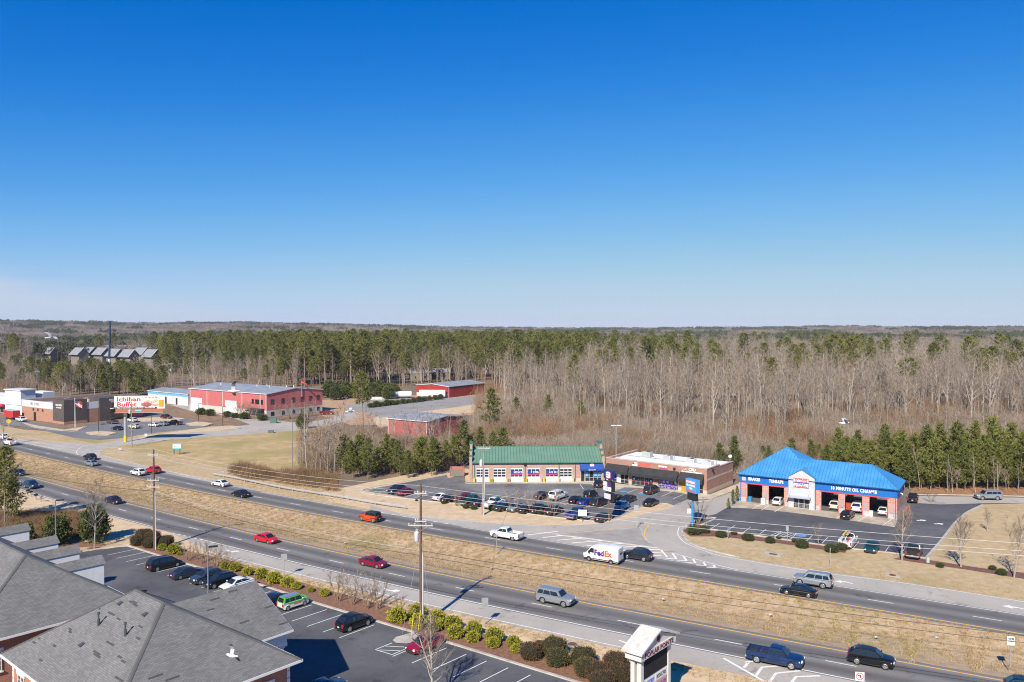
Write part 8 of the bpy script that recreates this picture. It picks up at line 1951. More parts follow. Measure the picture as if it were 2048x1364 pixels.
YB = [proto('ybush%d' % k, leafball(500 + k, 0.85, 0.85, 0.66, 1700, 0.125, 0.2, 0.86, 2.8), M_YBUSH, M_BARKD, 'foliage', 'stems') for k in range(3)]
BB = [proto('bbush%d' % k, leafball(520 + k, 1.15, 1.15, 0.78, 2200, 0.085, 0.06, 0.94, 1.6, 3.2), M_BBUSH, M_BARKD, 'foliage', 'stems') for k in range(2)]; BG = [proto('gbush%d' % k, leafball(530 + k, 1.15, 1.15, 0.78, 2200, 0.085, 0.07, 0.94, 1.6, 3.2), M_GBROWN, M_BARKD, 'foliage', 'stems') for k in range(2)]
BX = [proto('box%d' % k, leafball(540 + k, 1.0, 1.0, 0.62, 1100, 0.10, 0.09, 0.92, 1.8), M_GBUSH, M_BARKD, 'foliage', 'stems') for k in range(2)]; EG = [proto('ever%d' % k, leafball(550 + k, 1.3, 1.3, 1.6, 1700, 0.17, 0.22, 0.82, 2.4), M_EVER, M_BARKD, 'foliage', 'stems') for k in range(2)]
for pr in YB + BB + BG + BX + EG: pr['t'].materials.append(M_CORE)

# --- bushes along the office bed
ORD = 'first second third fourth fifth sixth seventh eighth ninth tenth eleventh twelfth thirteenth fourteenth fifteenth'.split()
GYB = 'golden clipped bushes along the office bed'
for k, (x, y, w) in enumerate(((324.6, 1094.5, 18), (348, 1098, 27), (359, 1107, 11), (449.5, 1131, 19), (470.6, 1134.6, 23), (494.7, 1142.5, 23), (523, 1147, 27), (548, 1156, 31), (574, 1163.6, 27), (593, 1171.4, 21), (621, 1179, 15), (649, 1185, 21), (794, 1230.5, 40), (835, 1221.5, 36), (837.5, 1240, 36), (872, 1235, 38), (871, 1252, 28), (905.5, 1246, 36), (911, 1263, 36), (948, 1257, 34), (945.7, 1273, 30), (989, 1270.6, 38), (987, 1285, 28), (1027, 1283, 29), (1031.5, 1297, 23))):
 p = G(x, y + w * 0.33); s = w * 0.5 * p.y / FPX / 0.98
 lab = ('golden bush, %s in the run between brown bushes and crape myrtles' % ORD[k]) if k < 3 else ('golden bush, %s along the middle run behind the parked cars' % ORD[k - 3]) if k < 12 else ('golden bush, %s along the run right of the transformer pole' % ORD[k - 12])
 plant(YB[k % 3], 'golden_bush', lab, 'bush', p, s, group=GYB)
for k, (x, y, w, g) in enumerate(((288, 1069, 30, 0), (305, 1074, 30, 0), (275.4, 1081, 28, 0), (301, 1086, 28, 0), (329, 1084, 34, 0), (1061.6, 1303, 44, 0), (1108, 1294, 50, 1), (1115, 1315, 46, 1), (1166, 1314, 50, 1), (1172, 1335, 48, 1), (1231, 1325, 50, 0), (1199, 1344, 50, 0), (1241, 1346, 50, 0), (1205, 1362, 50, 0), (1080, 1290, 22, 0))):
 p = G(x, y + w * 0.32); s = w * 0.5 * p.y / FPX / 1.12; pos = ('back left', 'back right', 'front left', 'front middle', 'front right')[k] if k < 5 else None
 lab = ('brown clipped mound, %s of the cluster at the left pole' % pos) if k < 5 else ('%s clipped mound, %s along the group left of the monument sign' % ('green bronze' if g else 'brown', ORD[k - 5]))
 plant((BG if g else BB)[k % 2], 'clipped_bush', lab, 'bush', p, s, group='clipped mounds in the office bed')
for k, (x, y, w) in enumerate(((1388, 1062, 26), (1408, 1060, 22), (1442, 1069, 22), (1468, 1066, 13), (1496, 1075, 24), (1540, 1081, 20), (1558, 1075, 11), (1589, 1082, 11), (1604, 1089, 26), (1663, 1098, 26), (1684, 1094, 22), (1880, 1131, 15), (1985, 1136, 14), (2003, 1145, 20))):
 p = G(x, y + w * 0.25); plant(BX[k % 2], 'boxwood', ('boxwood mound, %s from the corner in the oil change bed' % ORD[k]) if k < 11 else 'small boxwood, %s in the mulch strip under bare trees' % ORD[k - 11], 'bush', p, w * 0.5 * p.y / FPX, group='boxwood mounds at the corner')
for k, (x, y, w) in enumerate(((887, 1006, 9), (932, 1014, 14), (947.5, 1016, 14), (984.6, 1017, 18), (1001, 1018, 20), (1036, 1021, 15), (1054, 1023, 10), (1079, 1025.6, 17), (1095, 1027, 12), (833, 1001, 6))):
 p = G(x, y + w * 0.2); plant(BX[k % 2], 'boxwood', 'boxwood mound, %s along the shops kerb' % ORD[k], 'bush', p, w * 0.5 * p.y / FPX, group='boxwood mounds at the shops')
for k, (x, y, hh) in enumerate(((1457, 1019, 2.2), (1466, 1010, 3.0), (1474, 1004, 3.2))):
 plant(YPINE[1], 'column_shrub', 'slim evergreen column, %s beside the blue garage' % ORD[k], 'shrub', G(x, y), hh / 12 * 0.8, sz=hh / 12, group='slim columns beside the garage')
for k, (x, y, s, lab) in enumerate(((115, 1090, 1.45, 'round dark evergreen beside the blue grey lamp post'), (190, 1083, 1.7, 'dark evergreen behind the big bare tree'), (48, 1096, 1.2, 'dark evergreen behind the left dormer'), (402, 829, 1.5, 'long clipped hedge by the red building roller doors'), (420, 831, 1.5, 'clipped hedge between the roller doors'), (455, 834, 1.3, 'clipped hedge right of the second roller door'), (525, 841, 1.4, 'hedge at the red building corner'), (605, 858, 1.5, 'evergreen at the field corner by saplings'), (470, 836, 1.2, 'low hedge on the verge before the red building'), (489, 838, 1.5, 'middle hedge on the verge before the red building'))):
 plant(EG[k % 2], 'evergreen_shrub', lab, 'shrub', G(x, y), s, sz=s * (0.55 if 2 < k < 7 or k > 7 else 1.1))
for k in range(14):
 x = 742 + k * 10.7; y = 815 - k * 1.25; plant(EG[k % 2], 'evergreen_shrub', 'evergreen shrub, %s in the row along the hangar yard' % ORD[k], 'shrub', G(x, y), rnd.uniform(0.9, 1.3), sz=rnd.uniform(0.6, 0.85), group='evergreen row at the hangar yard')
for k in range(18):
 x = 655 + (k % 9) * 17 + rnd.uniform(-6, 6); y = 797 - (k // 9) * 8 + rnd.uniform(-3, 3); plant(EG[k % 2], 'evergreen_shrub', 'broad evergreen thicket shrub behind the yard bank', 'shrub', G(x, y), rnd.uniform(1.3, 2.3), group='evergreen thicket behind the yard')
# --- crape myrtles and lawn trees
for k, (x, y, s, lab) in enumerate(((378, 1122, 1.15, 'leafless crape myrtle, left one above the parked minivan'), (405, 1127, 1.2, 'leafless crape myrtle, second above the parked sedans'), (432, 1133, 1.25, 'leafless crape myrtle, third above the parked sedans'), (452, 1137, 1.2, 'leafless crape myrtle beside the first middle golden bush'), (676, 1203, 1.5, 'leafless crape myrtle, left of the group before the turn lane'), (705, 1210, 1.4, 'leafless crape myrtle, middle of the group before the turn lane'), (735, 1217, 1.6, 'leafless crape myrtle, right of the group before the turn lane'), (756, 1218, 1.4, 'leafless crape myrtle, last of the group before the turn lane'), (797, 1222, 0.8, 'small leafless crape myrtle left of the transformer pole'),
  (1025, 1023, 1.7, 'crape myrtle, left one along the shops kerb'), (1064, 1027, 1.6, 'crape myrtle, middle one along the shops kerb'), (1106, 1032, 1.6, 'crape myrtle, right one along the shops kerb'), (1396, 1046, 1.6, 'crape myrtle behind the blue pylon post'), (913, 1012, 1.1, 'small crape myrtle between cars at the left kerb'), (1820, 1000, 0.9, 'crape myrtle behind the blue garage corner'), (1862, 1005, 1.1, 'brown crape myrtle on the service road bed'))):
 plant(CRAPE[k % 3], 'crape_myrtle', lab, 'shrub', G(x, y), s * rnd.uniform(0.95, 1.05))
for pr, x, y, s, lab in ((LAWNT[1], 189, 1097, 1.0, 'large bare tree at the head of the office car park'), (LAWNT[0], 1804, 1121, 1.0, 'bare pale tree beside the charcoal pickup'), (LAWNT[0], 1922, 1134, 1.0, 'bare pale tree, middle one on the mulch strip'), (LAWNT[1], 2028, 1156, 0.82, 'bare pale tree at the right edge of the mulch strip'), (LAWNT[2], 1636, 1091, 0.5, 'small bare tree before the disabled bay'), (LAWNT[2], 1412, 1058, 0.35, 'tiny bare tree beside the corner boxwoods'), (LAWNT[0], 862, 1408, 1.05, 'bare tree at the bottom edge in front of the burgundy sedan'), (LAWNT[2], 1975, 1062, 0.55, 'small bare tree on the right lawn')):
 plant(pr, 'bare_tree', lab, 'tree', G(x, y), s)
plant(PINE[2], 'pine_tree', 'dark pine at the left edge above the mailboxes', 'tree', G(10, 1052), 0.56); plant(YPINE[3], 'pine_tree', 'bushy dark pine below the left edge pine', 'tree', G(-4, 1042), 1.0); plant(YPINE[0], 'pine_tree', 'dark young pine low at the left edge bank', 'tree', G(26, 1042), 0.72)
plant(SAP[1], 'bare_tree', 'bare sapling crossing the left edge of the carriageway', 'tree', G(-12, 962), 0.85); plant(SAP[2], 'bare_tree', 'pale bare sapling below the yellow warning sign', 'tree', G(6, 890), 0.9)
plant(SAP[2], 'bare_tree', 'bare sapling on the left bank', 'tree', G(8, 1085), 0.55)
# small trees in front of the red building
for k in range(8): x, y = ((478, 834), (487, 836), (498, 838), (508, 839), (560, 840), (580, 837), (600, 834), (622, 832))[k]; plant(CRAPE[k % 3], 'crape_myrtle', 'small bare ornamental tree planted along the red building', 'tree', G(x, y), 2.2, group='ornamental trees at the red building')

# --- young pines
ZN = ((1210, 'above the green roofed repair shop'), (1330, 'above the white roof of the shop row'), (1480, 'between the shop row and the blue garage'), (1640, 'above the peak of the blue garage'), (1830, 'above the long part of the blue roof'), (9999, 'above the service road at right'))
def zone(x): return next(z for q, z in ZN if x < q)
GY = 'young pines left of the repair shop'
for k, (x, y, h) in enumerate(((690, 948, 11), (706, 956, 9), (720, 952, 11), (736, 957, 8), (752, 950, 9), (770, 945, 10), (786, 946, 12.5), (800, 952, 9), (816, 956, 8), (832, 950, 10), (848, 946, 11), (862, 952, 9), (876, 946, 8), (892, 940, 9), (908, 935, 9), (926, 932, 10.5), (942, 928, 8.5), (962, 930, 10), (1006, 928, 10.5), (986, 930, 8), (1028, 930, 7), (1470, 945, 8), (1440, 938, 7))):
 plant(YPINE[k % 4], 'young_pine', 'young green pine ' + ('beside the thin bare trees' if x < 745 else 'left of the faded barn corner' if x < 800 else 'in front of the faded barn' if x < 880 else 'behind the bin enclosure' if x < 930 else 'behind the green roof' if x < 1100 else 'behind the shop row corner'), 'tree', G(x, y), h / 11.5 * rnd.uniform(0.7, 1.05), group=GY)
GY2 = 'young pines behind the blue garage'
tops = [(1520, 8), (1555, 9), (1580, 9.5), (1600, 9), (1625, 8), (1655, 11), (1680, 11), (1702, 11), (1725, 12), (1748, 11.5), (1770, 12), (1790, 13), (1806, 13.5), (1825, 14), (1845, 13.5), (1862, 14), (1880, 14), (1898, 14), (1916, 14.5), (1932, 14), (1950, 13), (1968, 13.5), (1985, 14.5), (2002, 13.5), (2020, 13), (2040, 13.5), (2060, 14)]
for row, (dy, ds) in enumerate(((0, 0.78), (-9, 0.82), (-18, 0.84))):
 for k, (x, h) in enumerate(tops):
  xx = x + rnd.uniform(-8, 8) + row * 6; y = (978 if x > 1790 else 962 - (1790 - x) * 0.05) + dy + rnd.uniform(-3, 3)
  if x < 1640 and (row == 0 or k % 2): continue
  o = plant(YPINE[(k + row) % 4], 'young_pine', 'young pine in the belt, %s row, %s' % (('front', 'middle', 'back')[row], zone(xx)), 'tree', G(xx, y), h / 11.5 * ds * rnd.uniform(0.72, 1.1), group=GY2)
for k in range(9):
 x, y = ((1895, 986), (1905, 985), (1912, 984), (1951, 986), (1990, 987), (1996, 987), (2012, 986), (1840, 982), (2036, 988))[k]
 plant(SAP[k % 4], 'bare_tree', 'slender bare trunk at the edge of the young pine belt', 'tree', G(x, y), rnd.uniform(0.45, 0.65), group='slender trunks by the service road')

# --- saplings by the field and thicket around the barn
for k, (x, y, h) in enumerate(((585, 946, 17), (614, 950, 19), (632, 954, 16), (640, 952, 13), (655, 948, 14), (668, 952, 17), (684, 948, 13), (672, 940, 15), (604, 940, 11), (648, 936, 12), (698, 940, 14), (626, 938, 12), (690, 930, 15), (662, 932, 13))):
 if k: plant(SAP[k % 4], 'bare_tree', 'tall thin bare tree in the clump beside the field', 'tree', G(x, y), h / 13.0, group='thin bare trees beside the field')
plant(PINE[0], 'pine_tree', 'lone tall pine rising left of the faded barn', 'tree', G(727, 872), 0.76); plant(YPINE[3], 'pine_tree', 'broad pine right of the faded barn', 'tree', G(984, 868), 1.15)
for k, (x, y) in enumerate(((1035, 838), (1095, 838), (1160, 842))): plant(YPINE[k], 'young_pine', 'small pine at the wood edge right of the hangar', 'tree', G(x, y), 0.75, group='small pines at the wood edge')
for k in range(46):
 x = rnd.uniform(705, 1010); y = rnd.uniform(880, 925) if x < 940 else rnd.uniform(850, 900)
 p = G(x, y)
 lx = Matrix.Rotation(-math.atan2(-9, 13.6), 3, 'Z') @ (p - Vector((-40, 256, 0)))
 if -1.5 < lx.x < 18 and -1.5 < lx.y < 21: continue
 plant(SAP[k % 4], 'bare_tree', 'bare sapling in the thicket around the faded barn', 'tree', p, rnd.uniform(0.55, 0.95), group='saplings around the barn')

# --- the leafless wood: individual trees nearest the clearing
EDGE = [(940, 808), (1010, 806), (1060, 812), (1150, 835), (1250, 852), (1400, 864), (1550, 862), (1700, 852), (1850, 852), (2120, 852)]
def edge(x):
 if x <= EDGE[0][0]: return EDGE[0][1]
 for (a, u), (b, v) in zip(EDGE, EDGE[1:]):
  if a <= x <= b: return u + (v - u) * (x - a) / (b - a)
 return 852
cnt = 0; used = []
while cnt < 190:
 x = rnd.uniform(1000, 2110); y = edge(x) - 62 * rnd.random() ** 1.4
 p = G(x, y)
 if any((p.x - q.x) ** 2 + (p.y - q.y) ** 2 < 9 for q in used): continue
 used.append(p); k = rnd.randrange(7); s = rnd.uniform(0.66, 1.14)
 plant(BARE[k], 'bare_tree', 'tall pale leafless tree in the wood, ' + zone(x), 'tree', p, s, group='leafless trees in the wood behind the shops'); cnt += 1
for k in range(8):
 x = (1300, 1322, 1452, 1556, 1715, 1932, 1985, 1236)[k]; plant(SNAG, 'dead_tree', 'broken dead white trunk at the edge of the leafless wood', 'tree', G(x, edge(x) + rnd.uniform(0, 22)), rnd.uniform(0.6, 1.0), group='dead trunks at the wood edge')
# --- pines standing out as individuals
patchn0 = lambda x, y: noise.noise(Vector((x * 0.02, y * 0.012, 1.0)))
GPn = 'tall pines in the stand behind the red buildings'; cnt = 0; usedp = []
while cnt < 135:
 x = rnd.uniform(560, 1180); lo = 783 if x < 840 else 770; y = lo - 48 * rnd.random() ** 1.2
 if 820 < x < 980 and y > 764: continue
 p = G(x, y)
 if any((p.x - q.x) ** 2 + (p.y - q.y) ** 2 < 20 for q in usedp): continue
 usedp.append(p)
 if patchn0(p.x, p.y) < -0.16: continue
 plant(PINE[rnd.randrange(5)], 'tall_pine', 'tall straight pine behind the red buildings, ' + ('above the large red building' if x < 660 else 'above the evergreen thicket' if x < 830 else 'above the hangar' if x < 985 else 'right of the hangar'), 'tree', p, rnd.uniform(0.72, 1.1), group=GPn); cnt += 1
GPr = 'scattered tall pines above the leafless wood'
for x, y, s in ((1375, 804, 0.95), (1395, 800, 0.9), (1300, 792, 0.95), (1325, 788, 0.95), (1345, 786, 1.0), (1265, 786, 0.95), (1440, 780, 0.9), (1200, 790, 0.95), (1225, 786, 0.98), (1650, 782, 1.0), (1668, 778, 1.05), (1680, 784, 1.05), (1695, 780, 1.1), (1712, 776, 1.05), (1735, 780, 1.0), (1768, 776, 1.0), (1860, 772, 0.95), (1872, 776, 0.95), (1940, 778, 0.8), (1962, 814, 0.88), (1985, 808, 0.92), (2005, 812, 0.92), (2025, 806, 0.95), (2045, 812, 0.95), (2065, 808, 0.95), (1605, 786, 0.9), (1600, 776, 0.9)):
 plant(PINE[rnd.randrange(5)], 'tall_pine', 'tall green pine rising out of the leafless wood', 'tree', G(x, y), s, group=GPr)
plant(UMBR, 'umbrella_pine', 'yellow green flat topped pine in the leafless wood', 'tree', G(1815, 830), 1.0)
GPl = 'pines behind the package store'
for k in range(46):
 x = rnd.uniform(75, 335); y = rnd.uniform(770, 800) if x > 110 else rnd.uniform(764, 780)
 plant(PINE[rnd.randrange(5)] if k % 2 else YPINE[k % 4], 'pine_tree', 'green pine behind the package store, ' + ('above the white shop row' if x < 100 else 'above the store roof, left of the mast' if x < 215 else 'between the mast and the billboard' if x < 275 else 'above the billboard'), 'tree', G(x, y), rnd.uniform(0.5, 0.62) if k % 2 else rnd.uniform(1.0, 1.35), group=GPl)
for k in range(34):
 x = rnd.uniform(0, 560); y = rnd.uniform(764, 790)
 if 285 < x < 380 and y > 780: y -= 15
 plant(BARE[rnd.randrange(7)], 'bare_tree', 'grey leafless tree behind the store and red building', 'tree', G(x, y), rnd.uniform(0.6, 0.85), group='leafless trees behind the store')

# ------------------------------------------------------------------ masses of trees and brush (instanced)
HID = bpy.data.collections.new('plant_templates')
def template_set(name, objs):
 c_ = bpy.data.collections.new(name)
 for o in objs: c_.objects.link(o)
 return c_
def scatter(name, pts, coll, label, cat):
 """pts: (x, y, z, scale, rot, index)"""
 me_ = bpy.data.meshes.new(name); me_.from_pydata([q[:3] for q in pts], [], [])
 for nm, idx, ty in (('sc', 3, 'FLOAT'), ('rt', 4, 'FLOAT'), ('ix', 5, 'INT')):
  a = me_.attributes.new(nm, ty, 'POINT'); a.data.foreach_set('value', [q[idx] for q in pts])
 o = link(bpy.data.objects.new(name, me_)); md = o.modifiers.new('scatter', 'NODES')
 ng = bpy.data.node_groups.new(name + '_nodes', 'GeometryNodeTree'); ng.interface.new_socket('Geometry', in_out='INPUT', socket_type='NodeSocketGeometry'); ng.interface.new_socket('Geometry', in_out='OUTPUT', socket_type='NodeSocketGeometry')
 N = ng.nodes; L = ng.links; gi = N.new('NodeGroupInput'); go = N.new('NodeGroupOutput'); ip = N.new('GeometryNodeInstanceOnPoints'); ci = N.new('GeometryNodeCollectionInfo')
 ci.inputs['Collection'].default_value = coll; ci.inputs['Separate Children'].default_value = True; ci.inputs['Reset Children'].default_value = True
 def attr(nm, ty): a = N.new('GeometryNodeInputNamedAttribute'); a.data_type = ty; a.inputs['Name'].default_value = nm; return a.outputs['Attribute']
 L.new(gi.outputs[0], ip.inputs['Points']); L.new(ci.outputs[0], ip.inputs['Instance']); ip.inputs['Pick Instance'].default_value = True
 L.new(attr('ix', 'INT'), ip.inputs['Instance Index']); L.new(attr('sc', 'FLOAT'), ip.inputs['Scale'])
 cx = N.new('ShaderNodeCombineXYZ'); L.new(attr('rt', 'FLOAT'), cx.inputs[2]); er = N.new('FunctionNodeEulerToRotation'); L.new(cx.outputs[0], er.inputs[0]); L.new(er.outputs[0], ip.inputs['Rotation'])
 L.new(ip.outputs[0], go.inputs[0]); md.node_group = ng
 return stuff(o, label, cat)
RS = random.Random(77)
C_BARE = template_set('bare_set', [joined('bare_joined_%d' % k, pr) for k, pr in enumerate(BARE)]); C_PINE = template_set('pine_set', [joined('pine_joined_%d' % k, pr) for k, pr in enumerate(PINE)])
def fan(n, r0, r1, a0=-38, a1=38, power=0.5):
 for _ in range(n):
  t = RS.random(); r = math.sqrt(r0 * r0 + t * (r1 * r1 - r0 * r0)) if power == 0.5 else r0 + (r1 - r0) * t ** power; a = R(RS.uniform(a0, a1)); yield r * math.sin(a), r * math.cos(a), r
def projx(x, y): return 1024 + FPX * x / y
def projy(x, y, z=0): return 650 + FPX * (CAM_H - z) / y
def patchn(x, y, f=0.006, s=0.0): return noise.noise(Vector((x * f, y * f, s)))
FORB = [G(px, py + 8) for px, py, _ in thl]
def clear_of_houses(x, y):
 return all(abs(x - q.x) > 9 or not (-35 < y - q.y < 12) for q in FORB)
def low_enough(x, y, h):
 px = projx(x, y); return not (62 < px < 312 and y < 790 and projy(x, y, h) < 722)
bp_, pp_ = [], []
for x, y, r in fan(9500, 270, 950):
 px, py = projx(x, y), projy(x, y)
 lim = edge(px) - 8 if px > 1000 else (776 if 540 < px <= 1000 else 752 if px > 330 else 742)
 if py > lim: continue
 if px < 330 and (690 < py < 742) and not (RS.random() < 0.6 and clear_of_houses(x, y)): continue
 if not low_enough(x, y, 26): continue
 g = patchn(x, y); pine_zone = (300 < px < 1150 and py < 775) 
 isp = RS.random() < ((0.85 if patchn(x, y, 0.012, 7) > -0.12 else 0.2) if pine_zone and px > 380 else 0.5 if pine_zone else (0.28 if g > 0.2 else 0.04) if py < 760 else 0.02)
 (pp_ if isp else bp_).append((x, y, terrain(x, y) - 0.1, RS.uniform(0.55, 1.12), RS.uniform(0, 6.28), RS.randrange(5 if isp else 7)))
for _ in range(520):
 px = RS.uniform(-60, 600); py = RS.uniform(742, 792 if px < 290 else 778); p = G(px, py)
 k_ = RS.uniform(0.4, 0.75)
 while k_ > 0.2 and not low_enough(p.x, p.y, 26 * k_): k_ -= 0.05
 (bp_ if RS.random() < 0.8 else pp_).append((p.x, p.y, -0.1, k_, RS.uniform(0, 6.28), RS.randrange(5)))
scatter('leafless_wood', bp_, C_BARE, 'grey brown mass of leafless trees in the wood beyond the nearest trunks', 'wood')
scatter('pine_wood', pp_, C_PINE, 'dark green mass of pines beyond the nearest stand', 'wood')
# distant canopy in clumps
def clump(seed, kind):
 r = random.Random(seed); b = MB()
 for i in range(26 if kind == 'bare' else 20):
  x, y = r.uniform(-24, 24), r.uniform(-24, 24); h = r.uniform(15, 21) if kind == 'bare' else r.uniform(18, 25); cr = r.uniform(3.4, 5.2) if kind == 'bare' else r.uniform(2.8, 4.2)
  b.tube([(x, y, 0), (x + r.uniform(-.5, .5), y, h * 0.8)], [0.25, 0.1], 3, 0, cap=False)
  n = 120 if kind == 'bare' else 110
  for k in range(n):
   d = rv(r); d.z = abs(d.z) if r.random() < 0.7 else d.z; rr_ = r.random() ** 0.45
   p = Vector((x + d.x * cr * rr_, y + d.y * cr * rr_, h * 0.72 + d.z * h * (0.28 if kind == 'bare' else 0.24) * rr_))
   if kind == 'bare': twig(b, p, (d + rv(r) * 0.6 + Vector((0, 0, 0.5))).normalized(), r.uniform(1.5, 3.2), 0.16, 1)
   else: t = (d + rv(r) * 0.8).normalized(); s = t.cross(rv(r)).normalized() * 0.45; q = p + t * 1.5; b.quad(p - s * 0.5, p + s * 0.5, q + s, q - s, 1)
 return bpy.data.objects.new('clump_%s_%d' % (kind, seed), b.mesh('clump_%s_%d' % (kind, seed), [M_BARKD, plant_mat('far_twigs', (0.15, 0.12, 0.10), (0.25, 0.20, 0.165)) if kind == 'bare' else M_NEEDF]))
C_CB = template_set('clump_bare', [clump(k, 'bare') for k in (1, 2, 3)]); C_CP = template_set('clump_pine', [clump(k, 'pine') for k in (11, 12, 13)])
cb_, cpn = [], []
def far_points():
 yield from ((x, y, r) for x, y, r in fan(1500, 850, 1900)); yield from fan(2600, 1900, 5200)
for x, y, r in far_points():
 px, py = projx(x, y), projy(x, y)
 if px < 330 and r < 900: continue
 g = patchn(x, y, 0.0035, 4.0) + 0.5 * patchn(x, y, 0.011, 9.0)
 isp = g > (0.17 if r < 3300 else 0.08)
 (cpn if isp else cb_).append((x, y, terrain(x, y) - 0.5, RS.uniform(0.75, 1.05), RS.uniform(0, 6.28), RS.randrange(3)))
scatter('distant_leafless_forest', cb_, C_CB, 'hazy brown leafless forest rolling to the horizon', 'forest'); scatter('distant_pine_forest', cpn, C_CP, 'dark patches of distant pine forest towards the horizon', 'forest')
# brush and undergrowth
def brush_bush(seed, h, w, n, tw_w=0.03):
 r = random.Random(seed); b = MB()
 for i in range(n):
  a = r.uniform(0, 6.28); d = Vector((math.cos(a) * r.uniform(0.05, 0.55), math.sin(a) * r.uniform(0.05, 0.55), 1)).normalized(); p = Vector((r.gauss(0, w * 0.35), r.gauss(0, w * 0.35), 0)); L = h * r.uniform(0.5, 1.0)
  e = p + d * L; s = d.cross(rv(r)).normalized() * tw_w; b.tri(p - s, p + s, e, 0)
  for k in range(4): q = p.lerp(e, r.uniform(0.35, 0.95)); twig(b, q, (d + rv(r) * 0.8).normalized(), L * r.uniform(0.15, 0.35), tw_w * 0.9, 1)
 return b
C_BR = template_set('brush_set', [bpy.data.objects.new('brush_%d' % k, brush_bush(600 + k, 4.5, 2.6, 60).mesh('brush_%d' % k, [M_BRUSH if k < 2 else M_BRUSHG, M_TWIGR if k < 2 else M_TWIGP])) for k in range(4)])
bix = lambda p: (0 if patchn(p.x, p.y, 0.03, 5) > 0.02 else 2) + RS.randrange(2) if RS.random() < 0.8 else RS.randrange(4)
br_ = []
for _ in range(5200):
 x = RS.uniform(950, 2120); y = RS.uniform(edge(x) - 40, 938 if x < 1480 else 958 if x < 1640 else 930)
 p = G(x, y)
 if p.y < 205 and -14 < p.x < 28: continue
 lx = Matrix.Rotation(R(36.93), 3, 'Z') @ (p - Vector((21.93, 185.09, 0)))
 if -2 < lx.x < 27 and -4 < lx.y < 18: continue
 br_.append((p.x, p.y, -0.1, RS.uniform(0.45, 1.1) * (1.25 + 0.9 * patchn(p.x, p.y, 0.05, 8)), RS.uniform(0, 6.28), bix(p)))
for _ in range(1300):
 x = RS.uniform(600, 960); y = RS.uniform(866, 945); p = G(x, y); lx = Matrix.Rotation(-math.atan2(-9, 13.6), 3, 'Z') @ (p - Vector((-40, 256, 0)))
 if -1 < lx.x < 17.5 and -1 < lx.y < 20.5: continue
 if y > 945 - max(0, x - 880) * 0.4: continue
 br_.append((p.x, p.y, -0.1, RS.uniform(0.4, 1.0), RS.uniform(0, 6.28), RS.randrange(4)))
for _ in range(900):
 x = RS.uniform(0, 330); y = RS.uniform(735, 782); p = G(x, y); br_.append((p.x, p.y, -0.1, RS.uniform(0.7, 1.4), RS.uniform(0, 6.28), RS.randrange(4)))
C_SAP = template_set('sapling_set', [joined('sapling_joined_%d' % k, pr) for k, pr in enumerate(SAP)])
sp_pts = []
for _ in range(620):
 x = RS.uniform(960, 2110); y = RS.uniform(edge(x) - 5, 930 if x < 1640 else 912); p = G(x, y)
 lx = Matrix.Rotation(R(36.93), 3, 'Z') @ (p - Vector((21.93, 185.09, 0)))
 if (p.y < 207 and -14 < p.x < 28) or (-3 < lx.x < 28 and -4 < lx.y < 20): continue
 sp_pts.append((p.x, p.y, -0.1, RS.uniform(0.35, 0.85) * (1.1 - 0.35 * (y - edge(x)) / 70), RS.uniform(0, 6.28), RS.randrange(4)))
scatter('sapling_growth', sp_pts, C_SAP, 'thin pale saplings growing through the brush below the wood', 'saplings')
scatter('undergrowth', br_, C_BR, 'reddish brown brush and undergrowth below the leafless wood', 'brush')
C_WD = template_set('weed_set', [bpy.data.objects.new('weed_%d' % k, brush_bush(640 + k, 1.5, 1.2, 50, 0.014).mesh('weed_%d' % k, [M_STRAW, M_TWIGR])) for k in range(3)])
wd_ = []
for _ in range(620):
 t = RS.random(); x = 468 + t * 205; y0 = 941 + t * 12; y1 = 952 + t * 32; y = RS.uniform(y0, y1); p = G(x, y); wd_.append((p.x, p.y, -0.05, RS.uniform(0.4, 1.7) * (1 + 1.2 * patchn(p.x, p.y, 0.15, 3)), RS.uniform(0, 6.28), RS.randrange(3)))
for _ in range(1500):
 x = RS.uniform(-30, 205); y = RS.uniform(1028, 1088 - max(0, x - 60) * 0.12); p = G(x, y)
 if x > 165 and y > 1066: continue
 wd_.append((p.x, p.y, -0.05, RS.uniform(0.4, 1.1), RS.uniform(0, 6.28), RS.randrange(3)))
scatter('weeds', wd_, C_WD, 'rusty dry weeds on the bank and beside the field saplings', 'weeds')
# grass tussocks in the median and verges
def tussock(seed):
 r = random.Random(seed); b = MB()
 for k in range(14):
  a = r.uniform(0, 6.28); d = Vector((math.cos(a) * 0.7, math.sin(a) * 0.7, 1)).normalized(); p = Vector((r.gauss(0, 0.14), r.gauss(0, 0.14), 0)); s = d.cross(rv(r)).normalized() * 0.02; b.tri(p - s, p + s, p + d * r.uniform(0.12, 0.26))
 return b
C_GR = template_set('tussock_set', [bpy.data.objects.new('tussock_%d' % k, tussock(700 + k).mesh('tussock_%d' % k, plant_mat('grass_blade_%d' % k, *(((0.44, 0.32, 0.185), (0.36, 0.255, 0.14)), ((0.50, 0.375, 0.225), (0.40, 0.29, 0.16)), ((0.24, 0.23, 0.07), (0.32, 0.27, 0.10)))[k]))) for k in range(3)])
gr2 = []
for _ in range(26000):
 i = RS.randrange(len(mf))
 if mi_[i] and RS.random() < 0.85: continue
 q = [Vector(mv[j]) for j in mf[i]]; w = q[0].lerp(q[1], RS.random()).lerp(q[3].lerp(q[2], RS.random()), RS.random())
 if not (-150 < w.x < 70): continue
 gr2.append((w.x, w.y, w.z, RS.uniform(0.7, 1.5), RS.uniform(0, 6.28), 2 if patchn(w.x, w.y, 0.06, 2) > 0.3 and RS.random() < 0.5 else RS.randrange(2)))
